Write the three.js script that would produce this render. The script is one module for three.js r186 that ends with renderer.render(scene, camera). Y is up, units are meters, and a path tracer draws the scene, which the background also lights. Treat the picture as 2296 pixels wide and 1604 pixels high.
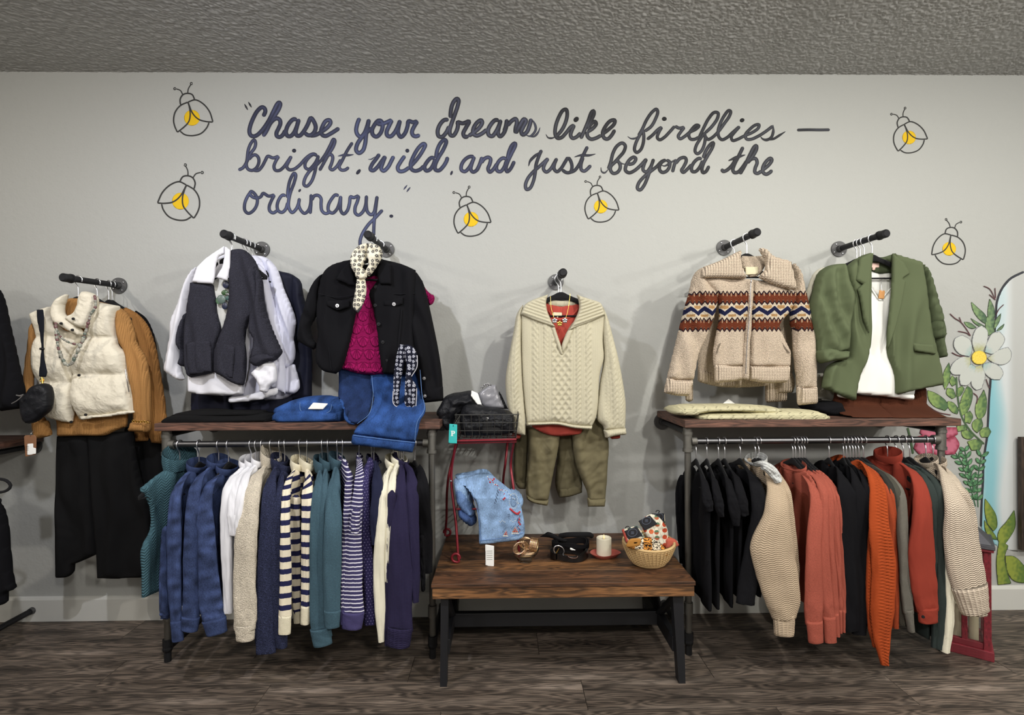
import * as THREE from 'three';
import { mergeGeometries } from 'three/addons/utils/BufferGeometryUtils.js';
import { RoundedBoxGeometry } from 'three/addons/geometries/RoundedBoxGeometry.js';
import { TextGeometry } from 'three/addons/geometries/TextGeometry.js';
import { FontLoader } from 'three/addons/loaders/FontLoader.js';
import { RectAreaLightUniformsLib } from 'three/addons/lights/RectAreaLightUniformsLib.js';
import { createNoise2D, createNoise4D } from 'simplex-noise';

// ---------------------------------------------------------------- camera, light, exposure
const scene = new THREE.Scene();
scene.background = new THREE.Color(0x050505);
const ROOM = { h: 2.701, x0: -4.2, x1: 4.2, depth: 6.2 };
const FOCAL = 1215, PW = 2296, PH = 1604;
const camera = new THREE.PerspectiveCamera(2 * Math.atan(PH / 2 / FOCAL) * 180 / Math.PI, PW / PH, 0.05, 60);
camera.position.set(0, 1.281, 2.7);
camera.rotation.order = 'YXZ';
camera.rotation.set(0, -0.0155, -0.0047);
camera.updateMatrixWorld(true);
const renderer = new THREE.WebGLRenderer({ antialias: true });
renderer.toneMapping = THREE.LinearToneMapping;
renderer.toneMappingExposure = 0.8;
renderer.shadowMap.enabled = true;
RectAreaLightUniformsLib.init();
// unseen spots above the frame, placed to light the display wall: x, height, distance from wall, aim x, intensity, colour
const SPOTS = [
  [-2.7, 2.50, 1.75, -1.95, 4.6, 0xfff6ea],
  [-1.10, 2.50, 1.75, -0.85, 8.0, 0xf4f5fd],
  [0.95, 2.50, 1.85, 0.35, 7.6, 0xfffcf4],
  [2.05, 2.50, 1.85, 1.45, 6.2, 0xfffcf4],
  [3.25, 2.50, 1.75, 2.35, 6.4, 0xfffcf4],
];
// unseen ceiling panels, out of view, placed to light the room from behind: x, z, width, depth, intensity
const PANELS = [[-2.0, 3.6, 1.2, 0.6, 2.6], [0.4, 3.6, 1.2, 0.6, 3.2], [2.6, 3.6, 1.2, 0.6, 3.6], [0, 5.2, 1.2, 0.6, 3]];
// fill globes added behind the viewer to brighten ceiling and wall: x, y, z, intensity
const FILL_GLOBES = [[-1.7, 2.2, 3.4, 5.4], [0.6, 2.2, 3.4, 9.0], [2.7, 2.2, 3.1, 8.2]];

// ---------------------------------------------------------------- helpers
const V = (x, y, z) => new THREE.Vector3(x, y, z);
const noise2 = createNoise2D(rng(7)), noise4 = createNoise4D(rng(11));
function rng(s) { let a = s >>> 0; return () => { a = (a + 0x6d2b79f5) >>> 0; let t = Math.imul(a ^ (a >>> 15), 1 | a); t = (t + Math.imul(t ^ (t >>> 7), 61 | t)) ^ t; return ((t ^ (t >>> 14)) >>> 0) / 4294967296; }; }
const clamp = (x, a = 0, b = 1) => Math.min(b, Math.max(a, x));
const lerp = (a, b, t) => a + (b - a) * t;
// where the sight line through a point of the survey photograph meets a plane of the room
function ray(px, py) { return V((px - PW / 2) / FOCAL, -(py - PH / 2) / FOCAL, -1).applyQuaternion(camera.quaternion); }
function at(px, py, z) { const d = ray(px, py), t = (z - camera.position.z) / d.z; return d.multiplyScalar(t).add(camera.position); }
function atY(px, py, y) { const d = ray(px, py), t = (y - camera.position.y) / d.y; return d.multiplyScalar(t).add(camera.position); }
const mpp = (z) => (camera.position.z - z) / FOCAL;          // metres per survey pixel at distance z from the wall

const used = {};
function numbered(n) { const k = used[n] = (used[n] ?? -1) + 1; return k ? n + '_' + String(k).padStart(3, '0') : n; }
function thing(name, label, category, base, group) {
  const o = new THREE.Group(); o.name = numbered(name); o.position.copy(base); scene.add(o);
  o.userData = { label, category }; if (group) o.userData.group = group;
  return o;
}
function part(parent, name, geo, mat, label, kind) {
  if (Array.isArray(geo)) geo = geo.length > 1 ? mergeGeometries(geo.map((g) => g.index ? g.toNonIndexed() : g)) : geo[0];
  const m = new THREE.Mesh(geo, mat); m.name = name; m.castShadow = m.receiveShadow = true;
  // geometry comes in room coordinates: bring it into the parent's own axes
  parent.updateWorldMatrix(true, false); geo.applyMatrix4(parent.matrixWorld.clone().invert());
  parent.add(m); if (label) m.userData.label = label; if (kind) m.userData.kind = kind;
  return m;
}
function structure(name, geo, mat) {
  const m = new THREE.Mesh(geo, mat); m.name = name; m.castShadow = m.receiveShadow = true; m.userData.kind = 'structure'; scene.add(m); return m;
}
const box = (x0, y0, z0, x1, y1, z1) => { const g = new THREE.BoxGeometry(x1 - x0, y1 - y0, z1 - z0); g.translate((x0 + x1) / 2, (y0 + y1) / 2, (z0 + z1) / 2); return g; };
const rbox = (x0, y0, z0, x1, y1, z1, r = 0.004, s = 2) => { const g = new RoundedBoxGeometry(x1 - x0, y1 - y0, z1 - z0, s, r); g.translate((x0 + x1) / 2, (y0 + y1) / 2, (z0 + z1) / 2); return g; };
function boxUV(g, s = 1, ou = 0, ov = 0, turn = false) {     // uv in metres from position and normal
  const p = g.attributes.position, n = g.attributes.normal, uv = new Float32Array(p.count * 2);
  for (let i = 0; i < p.count; i++) {
    const ax = Math.abs(n.getX(i)), ay = Math.abs(n.getY(i)), az = Math.abs(n.getZ(i));
    let u, v; if (ay >= ax && ay >= az) { u = p.getX(i); v = p.getZ(i); } else if (az >= ax) { u = p.getX(i); v = p.getY(i); } else { u = p.getZ(i); v = p.getY(i); }
    if (turn) [u, v] = [v, u];
    uv[2 * i] = u * s + ou; uv[2 * i + 1] = v * s + ov;
  }
  g.setAttribute('uv', new THREE.BufferAttribute(uv, 2)); return g;
}
function rod(a, b, r, seg = 10, r2 = r) {
  const d = V().subVectors(b, a), g = new THREE.CylinderGeometry(r2, r, d.length(), seg, 1);
  g.applyQuaternion(new THREE.Quaternion().setFromUnitVectors(V(0, 1, 0), d.clone().normalize()));
  g.translate((a.x + b.x) / 2, (a.y + b.y) / 2, (a.z + b.z) / 2); return g;
}
function wire(pts, r, seg = 0, closed = false, rad = 6) {
  const c = new THREE.CatmullRomCurve3(pts, closed, 'centripetal');
  return new THREE.TubeGeometry(c, seg || pts.length * 6, r, rad, closed);
}
function bead(p, r, sx = 1, sy = 1, sz = 1, d = 8) { const g = new THREE.SphereGeometry(r, d, Math.max(5, d - 2)); g.scale(sx, sy, sz); g.translate(p.x, p.y, p.z); return g; }
function disc(p, r, t, seg = 12) { const g = new THREE.CylinderGeometry(r * 0.9, r, t, seg); g.rotateX(Math.PI / 2); g.translate(p.x, p.y, p.z); return g; }

// closed or open smooth line through points
function smoothLine(pts, closed, step) {
  const c = new THREE.CatmullRomCurve3(pts.map((p) => V(p[0], p[1], 0)), closed, 'centripetal');
  const n = Math.max(8, Math.round(c.getLength() / step));
  return c.getSpacedPoints(n).slice(0, closed ? n : n + 1).map((p) => [p.x, p.y]);
}
// closed outline: smooth between its corners, corners (turns past 58 degrees) kept
function cornerLine(pts, step) {
  const n = pts.length, turn = (i) => { const a = pts[(i + n - 1) % n], b = pts[i], c = pts[(i + 1) % n], d = Math.abs(Math.atan2(c[1] - b[1], c[0] - b[0]) - Math.atan2(b[1] - a[1], b[0] - a[0])); return Math.min(d, 6.28319 - d); };
  const cs = pts.map((_, i) => i).filter((i) => turn(i) > 1.01); if (!cs.length) return smoothLine(pts, true, step);
  const out = []; cs.forEach((c, k) => { const e = k + 1 < cs.length ? cs[k + 1] : cs[0] + n, seg = []; for (let i = c; i <= e; i++) seg.push(pts[i % n]); if (cs.length === 1 && seg.length < 3) return;
    const cv = new THREE.CatmullRomCurve3(seg.map((p) => V(p[0], p[1], 0)), false, 'centripetal'), m = Math.max(1, Math.round(cv.getLength() / step)); cv.getSpacedPoints(m).slice(0, m).forEach((p) => out.push([p.x, p.y])); });
  return out;
}
function edgeLine(pts, step) {
  const o = []; for (let i = 0; i < pts.length; i++) { const a = pts[i], b = pts[(i + 1) % pts.length], n = Math.max(1, Math.round(Math.hypot(b[0] - a[0], b[1] - a[1]) / step)); for (let k = 0; k < n; k++) o.push([lerp(a[0], b[0], k / n), lerp(a[1], b[1], k / n)]); } return o;
}
/* A soft closed shell: an outline (metres, in a plane) given rounded edges, thickness and relief on its front.
   o.t front and o.tb back half thickness, o.R edge radius, o.cell mesh size, o.sharp keeps corners, o.relief(a,b,d) adds metres to the front, o.base(a,b) bends the middle surface, o.color(a,b,d) */
function shell(outline, o = {}) {
  const t = o.t ?? 0.02, tb = o.tb ?? t * 0.7, R = o.R ?? 0.03, cell = o.cell ?? 0.009;
  const line = o.sharp ? edgeLine(outline, cell) : cornerLine(outline, cell);
  let x0 = 1e9, x1 = -1e9, y0 = 1e9, y1 = -1e9;
  for (const [x, y] of line) { x0 = Math.min(x0, x); x1 = Math.max(x1, x); y0 = Math.min(y0, y); y1 = Math.max(y1, y); }
  x0 -= cell * 1.01; y0 -= cell * 1.01; const nx = Math.ceil((x1 - x0) / cell) + 2, ny = Math.ceil((y1 - y0) / cell) + 2;
  const L = line.length, sd = new Float64Array(nx * ny);
  for (let j = 0; j < ny; j++) for (let i = 0; i < nx; i++) {
    const x = x0 + i * cell, y = y0 + j * cell; let best = 1e9, inside = false;
    for (let k = 0, m = L - 1; k < L; m = k++) {
      const [ax, ay] = line[m], [bx, by] = line[k], dx = bx - ax, dy = by - ay, l2 = dx * dx + dy * dy || 1e-12;
      const s = clamp(((x - ax) * dx + (y - ay) * dy) / l2), ex = x - ax - dx * s, ey = y - ay - dy * s, d = ex * ex + ey * ey; if (d < best) best = d;
      if ((ay > y) !== (by > y) && x < (bx - ax) * (y - ay) / (by - ay) + ax) inside = !inside;
    }
    let s = Math.sqrt(best) * (inside ? 1 : -1); if (Math.abs(s) < cell * 0.02) s = cell * 0.02; sd[j * nx + i] = s;
  }
  const verts = [], vid = new Map();
  const node = (i, j) => { const k = j * nx + i; if (!vid.has(k)) { vid.set(k, verts.length); verts.push([x0 + i * cell, y0 + j * cell, sd[k]]); } return vid.get(k); };
  const cut = (i, j, p, q) => { const a = j * nx + i, b = q * nx + p, k = 'e' + Math.min(a, b) + '_' + Math.max(a, b); if (!vid.has(k)) { const f = sd[a] / (sd[a] - sd[b]); vid.set(k, verts.length); verts.push([x0 + lerp(i, p, f) * cell, y0 + lerp(j, q, f) * cell, 0]); } return vid.get(k); };
  const tri = [];
  for (let j = 0; j < ny - 1; j++) for (let i = 0; i < nx - 1; i++) {
    const c = [[i, j], [i + 1, j], [i + 1, j + 1], [i, j + 1]], poly = [];
    for (let k = 0; k < 4; k++) { const a = c[k], b = c[(k + 1) % 4], ia = sd[a[1] * nx + a[0]] > 0, ib = sd[b[1] * nx + b[0]] > 0; if (ia) poly.push(node(...a)); if (ia !== ib) poly.push(cut(...a, ...b)); }
    for (let k = 1; k + 1 < poly.length; k++) tri.push(poly[0], poly[k], poly[k + 1]);
  }
  const n = verts.length, pos = [], uv = [], idx = [], col = o.color ? [] : null, back = [];
  const arc = (q) => Math.sqrt(1 - (1 - q) * (1 - q)), E0 = Math.min(R, 0.007), prof = (d) => 0.4 * arc(clamp(d / E0)) + 0.6 * arc(clamp(d / R));
  for (const [a, b, d] of verts) {
    const w = o.base ? o.base(a, b) : 0, f = prof(d), z = w + t * f * (o.puff ? o.puff(a, b) : 1) + (o.relief ? o.relief(a, b, d) * clamp(d / (R * 0.6)) : 0);
    pos.push(a, b, z); uv.push(a, b); if (col) col.push(...o.color(a, b, d));
  }
  verts.forEach(([a, b, d], k) => {
    if (d === 0) { back[k] = k; return; } back[k] = pos.length / 3;
    pos.push(a, b, (o.base ? o.base(a, b) : 0) - tb * prof(d)); uv.push(a, b); if (col) col.push(...o.color(a, b, d));
  });
  for (let k = 0; k < tri.length; k += 3) { idx.push(tri[k], tri[k + 1], tri[k + 2]); idx.push(back[tri[k]], back[tri[k + 2]], back[tri[k + 1]]); }
  const g = new THREE.BufferGeometry(); g.setAttribute('position', new THREE.Float32BufferAttribute(pos, 3)); g.setAttribute('uv', new THREE.Float32BufferAttribute(uv, 2));
  if (col) g.setAttribute('color', new THREE.Float32BufferAttribute(col, 3));
  g.setIndex(idx); g.computeVertexNormals(); return g;
}
// survey pictures: enlarged crops of the photograph, points given in the crop
const crop = (ox, oy, s) => (list) => { const o = []; for (let i = 0; i < list.length; i += 2) o.push([ox + list[i] / s, oy + list[i + 1] / s]); return o; };
const full = crop(0, 0, 1);
const toPlane = (pts, z) => pts.map(([x, y]) => { const p = at(x, y, z); return [p.x, p.y]; });
// a soft piece standing parallel to the wall at distance z, traced outline
function flat(parent, name, pts, z, mat, o = {}, label) {
  let line = toPlane(pts, z);
  if (o.base) for (let k = 0; k < 4; k++) line = pts.map(([x, y], i) => { const p = at(x, y, z + o.base(line[i][0], line[i][1])); return [p.x, p.y]; });
  const g = shell(line, o); g.translate(0, 0, z); return part(parent, name, g, mat, label);
}
// hanging folds: deeper towards the hem
const folds = (A, wave, seed = 1, lean = 0) => (a, b) => { const q = a + lean * b; return A * Math.sin(6.283 * (q / wave + 0.35 * noise2(b * 1.7 + seed, seed)) + 2.2 * noise2(q * 4, b * 1.6 + seed * 3)) + A * 0.7 * noise2(q * 9 + seed, b * 4); };
const crumple = (A, s, seed = 1) => (a, b) => A * (noise2(a * s + seed, b * s) + 0.6 * noise2(a * s * 2.3, b * s * 2.1 + seed) - 0.3 * Math.abs(noise2(a * s * 1.3 + 9, b * s * 1.4 + seed)));
/* A hanging sleeve: centre points [x, y, width] of the photograph at distance z; a tapered fold-ringed tube with an open end */
function sleeveGeo(list, z, o = {}) {
  const c = [], flatR = o.depth ?? 0.5;
  for (const [x, y, w, dz] of list) { const zz = z + (dz ?? 0), p = at(x, y, zz); c.push([p.x, p.y, zz, w * mpp(zz) / 2]); }
  const cv = new THREE.CatmullRomCurve3(c.map((p) => V(p[0], p[1], p[2])), false, 'centripetal');
  const n = o.rings ?? 54, m = 30, pos = [], uv = [], idx = [], sd = o.seed ?? 1, A = o.fold ?? 0.12, maxd = o.maxDepth ?? 0.05;
  const widthAt = (s) => { const q = s * (c.length - 1), i = Math.min(c.length - 2, Math.floor(q)), f = q - i, e = f * f * (3 - 2 * f); return lerp(c[i][3], c[i + 1][3], lerp(f, e, 0.5)); };
  const mean = c.reduce((q, p) => q + p[3], 0) / c.length;
  let len = 0, prev = null;
  const ringAt = (s, shrink, lift) => {
    const p = cv.getPoint(s), tg = cv.getTangent(s), hw = Math.max(0.003, widthAt(s)) * shrink, perp = V(tg.y, -tg.x, 0).normalize().multiplyScalar(-1);
    if (prev) len += p.distanceTo(prev); prev = p.clone(); p.y += lift;
    const hd = Math.min(maxd, Math.max(lerp(mean, hw, 0.4) * flatR, 0.014)) * Math.min(1, shrink * 1.1);
    // creases: long folds down the sleeve and short ones across it
    const across = 0.5 * A * noise2(s * 9 + sd * 5, sd * 2.3);
    for (let q = 0; q <= m; q++) {
      const th = q / m * 6.28318, cx = Math.cos(th), sx = Math.sin(th);
      const f = 1 + A * Math.sin(th * 3 + 3 * noise2(s * 2.2 + sd, sd)) * (0.5 + 0.5 * s) + A * 0.9 * noise2(cx * 1.6 + sd, sx * 1.6 + s * 5) + A * 0.5 * noise2(cx * 2.2 + s * 16, sx * 2.2 + sd) + across;
      pos.push(p.x + perp.x * hw * cx * (1 + (f - 1) * 0.3), p.y + perp.y * hw * cx, p.z + hd * sx * f);
      uv.push(c[0][0] + q / m * Math.max(0.12, mean * 4), c[0][1] - len);
    }
  };
  const round = o.noCap ? 1 : Math.min(0.18, 0.6 * mean / Math.max(0.05, cv.getLength()) + 0.02);      // the sleeve head closes in a rounded shoulder
  for (let k = 0; k <= n; k++) { const s = k / n, q = clamp(s / round); ringAt(s, o.noCap ? 1 : lerp(0.25, 1, Math.sqrt(1 - (1 - q) * (1 - q))), 0); }
  ringAt(1, 0.86, 0.002); ringAt(0.975, 0.82, 0);
  const rows = n + 3;
  for (let k = 0; k < rows - 1; k++) for (let q = 0; q < m; q++) { const a = k * (m + 1) + q, b = a + m + 1; idx.push(a, b, a + 1, a + 1, b, b + 1); }
  for (const row of [0, rows - 1]) {                                   // close both ends
    const i0 = pos.length / 3; let x = 0, y = 0, zz = 0; for (let q = 0; q < m; q++) { const k = (row * (m + 1) + q) * 3; x += pos[k]; y += pos[k + 1]; zz += pos[k + 2]; }
    pos.push(x / m, y / m, zz / m); uv.push(0, 0); for (let q = 0; q < m; q++) { const a = row * (m + 1) + q; row ? idx.push(a, i0, a + 1) : idx.push(a, a + 1, i0); }
  }
  const g = new THREE.BufferGeometry(); g.setAttribute('position', new THREE.Float32BufferAttribute(pos, 3)); g.setAttribute('uv', new THREE.Float32BufferAttribute(uv, 2)); g.setIndex(idx); g.computeVertexNormals(); return g;
}

// ---------------------------------------------------------------- materials
function tex(w, h, size, fn, srgb = true, sizeV = size * h / w) {
  const d = new Uint8Array(w * h * 4);
  for (let y = 0; y < h; y++) for (let x = 0; x < w; x++) { const c = fn(x / w, y / h), k = (y * w + x) * 4; if (typeof c === 'number') { d[k] = d[k + 1] = d[k + 2] = clamp(c) * 255; } else { d[k] = c[0]; d[k + 1] = c[1]; d[k + 2] = c[2]; } d[k + 3] = 255; }
  const t = new THREE.DataTexture(d, w, h); t.wrapS = t.wrapT = THREE.RepeatWrapping; t.magFilter = THREE.LinearFilter; t.minFilter = THREE.LinearMipmapLinearFilter; t.generateMipmaps = true;
  if (srgb) t.colorSpace = THREE.SRGBColorSpace; t.repeat.set(1 / size, 1 / sizeV); t.needsUpdate = true; return t;
}
// tileable noise on a torus
const tn = (u, v, f, s = 0) => { const r = f / 6.2832, a = u * 6.2832, b = v * 6.2832; return noise4(Math.cos(a) * r + s, Math.sin(a) * r, Math.cos(b) * r, Math.sin(b) * r + s); };
const tna = (u, v, fu, fv, s = 0) => { const r = fu / 6.2832, q = fv / 6.2832, a = u * 6.2832, b = v * 6.2832; return noise4(Math.cos(a) * r + s, Math.sin(a) * r, Math.cos(b) * q, Math.sin(b) * q + s); };
const hash = (x, y) => { const s = Math.sin(x * 127.1 + y * 311.7) * 43758.5453; return s - Math.floor(s); };
const std = (c, o = {}) => new THREE.MeshStandardMaterial({ color: c, roughness: 0.85, ...o });
const metal = (c, r = 0.4, o = {}) => std(c, { metalness: 1, roughness: r, ...o });
const B = {
  weave: tex(128, 128, 0.012, (u, v) => 0.5 + 0.25 * Math.sin(u * 6.2832 * 10) * Math.sin(v * 6.2832 * 10) + 0.2 * tn(u, v, 9), false),
  rib: tex(128, 64, 0.06, (u, v) => Math.pow(0.5 + 0.5 * Math.sin(u * 6.2832 * 10), 0.7) * (0.8 + 0.2 * Math.sin(v * 6.2832 * 8)), false),
  wideRib: tex(128, 128, 0.08, (u, v) => Math.pow(0.5 + 0.5 * Math.sin(u * 6.2832 * 7), 0.6) * (0.75 + 0.25 * Math.sin(v * 6.2832 * 12)), false),
  knit: tex(128, 128, 0.05, (u, v) => { const q = u * 12, x = q - Math.floor(q), s = Math.abs(x - 0.5) * 2, w = (v * 10 + s * 0.5) % 1; return 0.15 + 0.85 * Math.sin(Math.PI * w) * (1 - Math.pow(1 - s, 4)) ; }, false),
  cordknit: tex(128, 128, 0.07, (u, v) => { const w = (v * 9 + 0.25 * Math.sin(u * 6.2832 * 6)) % 1; return Math.sin(Math.PI * ((w + 1) % 1)); }, false),
  fuzz: tex(256, 256, 0.12, (u, v) => 0.5 + 0.3 * tn(u, v, 26) + 0.25 * tn(u, v, 60, 4) + 0.2 * (hash(Math.floor(u * 256), Math.floor(v * 256)) - 0.5), false),
  cable: tex(256, 256, 0.10, (u, v) => {
    const q = u * 2, i = Math.floor(q), x = (q - i) * 2 - 1, ph = v * 6.2832 * 4;
    const c1 = Math.exp(-Math.pow((x - 0.34 * Math.sin(ph)) / 0.22, 2)) * (0.75 + 0.25 * Math.cos(ph)), c2 = Math.exp(-Math.pow((x + 0.34 * Math.sin(ph)) / 0.22, 2)) * (0.75 - 0.25 * Math.cos(ph));
    return clamp(0.12 + 0.8 * Math.max(c1, c2) + 0.08 * Math.sin(v * 6.2832 * 40 + x * 6)); }, false),
  herring: tex(128, 128, 0.09, (u, v) => { const q = u * 3, x = Math.abs((q - Math.floor(q)) - 0.5) * 2; return 0.5 + 0.5 * Math.sin(6.2832 * (v * 8 + x * 1.4)); }, false),
  scallop: tex(256, 256, 0.115, (u, v) => {
    const fan = (x, y) => { const r = Math.hypot(x, y * 1.1), a = Math.atan2(x, y); if (y < -0.05 || r > 1) return 0; return (0.45 + 0.55 * Math.pow(Math.abs(Math.cos(a * 6)), 0.6)) * clamp((1 - r) * 8); };
    const y0 = v * 2, row = Math.floor(y0), fy = y0 - row, x0 = u * 2 + (row % 2) * 0.5, fx = (x0 - Math.floor(x0)) - 0.5;
    return Math.max(fan(fx * 2, 1 - fy), 0.25 * (0.5 + 0.5 * Math.sin(v * 6.2832 * 22))); }, false),
  stucco: tex(512, 512, 0.9, (u, v) => 0.5 + 0.45 * tn(u, v, 22) + 0.3 * tn(u, v, 60, 5), false),
  popcorn: tex(1024, 1024, 1.1, (u, v) => { const a = tn(u, v, 70) , b = tn(u, v, 150, 3); return clamp(0.45 + 0.75 * Math.max(0, a + 0.1) * (0.6 + 0.8 * b) + 0.22 * tn(u, v, 260, 8)); }, false),
  cast: tex(256, 256, 0.06, (u, v) => 0.5 + 0.3 * tn(u, v, 18) + 0.25 * tn(u, v, 50, 2), false),
  crinkle: tex(256, 256, 0.35, (u, v) => 0.5 + 0.3 * tn(u, v, 8) - 0.4 * Math.abs(tn(u, v, 13, 6)) + 0.1 * tn(u, v, 40), false),
};
const cloth = (o) => new THREE.MeshPhysicalMaterial({ color: 0xffffff, roughness: 0.95, specularIntensity: 0.25, ...o });
const fab = (c, bump = 'weave', scale = 0.0006, o = {}) => cloth({ color: c, bumpMap: B[bump], bumpScale: scale, ...o });
// denim: warp flecks and slow fading
function denimMat(rgb, fade, o = {}) {
  const t = tex(256, 256, 0.25, (u, v) => { const f = 0.5 + 0.5 * tn(u, v, 5, rgb[0]), g = hash(Math.floor(u * 256), Math.floor(v * 64)) - 0.5, w = 0.5 + 0.5 * Math.sin((u + v) * 6.2832 * 60); const k = 0.82 + fade * (f - 0.4) + 0.24 * g + 0.07 * w; return rgb.map((c) => clamp(c * k / 255) * 255); });
  return cloth({ map: t, bumpMap: B.weave, bumpScale: 0.0004, ...o });
}
function stripeMat(size, fn, bump = 'knit', scale = 0.0008) { return cloth({ map: tex(4, 256, size, (u, v) => fn(v), true, size), bumpMap: B[bump], bumpScale: scale }); }
function woodMat(base, size, contrast, o = {}) {
  const t = tex(512, 256, size, (u, v) => {
    const w = 3 * tna(u, v, 2.5, 9) + 0.5 * tna(u, v, 7, 40, 3), g = 0.5 + 0.5 * Math.sin(w * 6.2832), f = 0.5 + 0.5 * tna(u, v, 2, 6, 9), s = hash(Math.floor(v * 256), Math.floor(u * 9 + 3 * hash(Math.floor(v * 256), 1)));
    const k = 1 + contrast * (0.5 * (g - 0.5) + 0.9 * (f - 0.5) + 0.35 * (s - 0.5)); return base.map((c, i) => clamp(c * k * (1 + 0.05 * (i - 1) * (f - 0.5)) / 255) * 255);
  }, true, size / 2);
  return std(0xffffff, { map: t, roughness: 0.6, bumpMap: t, bumpScale: 0.0008, ...o });
}

// ---------------------------------------------------------------- the room
const M = {
  wall: std(new THREE.Color().setRGB(0.415, 0.422, 0.402), { roughness: 0.75, bumpMap: B.stucco, bumpScale: 0.0009 }),
  plain: std(new THREE.Color().setRGB(0.42, 0.42, 0.40), { roughness: 0.9 }),
  ceiling: std(new THREE.Color().setRGB(0.42, 0.42, 0.405), { roughness: 0.9, bumpMap: B.popcorn, bumpScale: 0.02 }),
  baseboard: std(new THREE.Color().setRGB(0.62, 0.62, 0.58), { roughness: 0.5 }),
  floor: woodMat([88, 78, 69], 1.0, 1.0, { roughness: 0.55 }),
  shelf: woodMat([84, 58, 47], 0.9, 0.9, { roughness: 0.65 }),
  bench: woodMat([96, 66, 40], 0.8, 1.0, { roughness: 0.55 }),
  benchDark: woodMat([76, 50, 32], 0.8, 1.0, { roughness: 0.55 }),
  blackPaint: std(0x17181c, { roughness: 0.5 }),
  iron: metal(0x7a7872, 0.45, { bumpMap: B.cast, bumpScale: 0.0004 }),
  ironDark: metal(0x3a3a3c, 0.5, { bumpMap: B.cast, bumpScale: 0.0006 }),
  flange: metal(0x6a6a6a, 0.55, { bumpMap: B.cast, bumpScale: 0.0004 }),
  steel: metal(0x6a6a6c, 0.38),
  chrome: metal(0xe8e8ec, 0.3),
  gold: metal(0xe0b860, 0.25),
  silver: metal(0xc8c8cc, 0.25),
  velvet: std(0x0d0d10, { roughness: 1 }),
};
{
  const { x0, x1, h, depth } = ROOM, t = 0.15;
  structure('wall_back', boxUV(box(x0 - t, -0.2, -t, x1 + t, h + 0.1, 0)), M.wall);
  structure('wall_left', box(x0 - t, -0.2, 0, x0, h + 0.1, depth), M.plain);
  structure('wall_right', box(x1, -0.2, 0, x1 + t, h + 0.1, depth), M.plain);
  structure('wall_front', box(x0 - t, -0.2, depth, x1 + t, h + 0.1, depth + t), M.plain);
  const ceiling = structure('ceiling', boxUV(box(x0, h + 0.002, 0, x1, h + 0.1, depth)), M.ceiling);
  { // popcorn plaster in relief over the part of the ceiling in view
    const nx = 1040, nz = 230, w = 6.6, d = 1.45, pos = [], idx = [];
    for (let j = 0; j <= nz; j++) for (let i = 0; i <= nx; i++) { const x = (i / nx - 0.5) * w, z = j / nz * d, a = noise2(x * 62 + noise2(x * 20, z * 20), z * 62), b = noise2(x * 95 + 50, z * 95), c = noise2(x * 25, z * 25 + 40); pos.push(x, h - 0.005 * Math.pow(clamp(0.5 + 0.6 * a + 0.2 * c), 1.4) - 0.002 * clamp(0.5 + b) , z); }
    for (let j = 0; j < nz; j++) for (let i = 0; i < nx; i++) { const a = j * (nx + 1) + i, b = a + nx + 1; idx.push(a, a + 1, b, a + 1, b + 1, b); }
    const g = new THREE.BufferGeometry(); g.setAttribute('position', new THREE.Float32BufferAttribute(pos, 3)); g.setIndex(idx); g.computeVertexNormals(); part(ceiling, 'popcorn_texture', g, std(M.ceiling.color, { roughness: 0.9 }), undefined, 'stuff');
  }
  const floor = structure('floor', boxUV(box(x0, -0.16, 0, x1, -0.006, depth)), M.floor);
  // vinyl planks: a board each near the display, one field behind the viewer
  const r = rng(3), far = [], PWD = 0.184, PL = 1.22, tones = [0.75, 0.88, 1, 1.12].map((k) => { const m = M.floor.clone(); m.color.setScalar(k); return m; });
  for (let row = 0; row * PWD < depth; row++) {
    const off = (row * 0.437) % 1 * PL;
    for (let x = x0 - off; x < x1; x += PL) {
      const a = Math.max(x, x0), b = Math.min(x + PL, x1); if (b - a < 0.02) continue;
      const g = boxUV(rbox(a + 0.0009, -0.006, row * PWD + 0.0009, b - 0.0009, 0, (row + 1) * PWD - 0.0009, 0.0008, 1), 1, r() * 5, r() * 5), near = row < 7 && a < 2.7 && b > -2.7;
      if (near) part(floor, 'plank', g, tones[Math.floor(r() * 4)]); else far.push(g);
    }
  }
  part(floor, 'plank_field', far, M.floor, undefined, 'stuff');
  const sh = new THREE.Shape(); [[0, 0], [0.016, 0], [0.016, 0.104], [0.011, 0.113], [0.004, 0.118], [0, 0.118]].forEach(([x, y], i) => i ? sh.lineTo(x, y) : sh.moveTo(x, y));
  const g = new THREE.ExtrudeGeometry(sh, { depth: x1 - x0, bevelEnabled: false }); g.rotateY(-Math.PI / 2); g.scale(1, 1, 1); g.translate(x1, 0, 0);
  structure('baseboard_back', g, M.baseboard);
}
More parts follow.
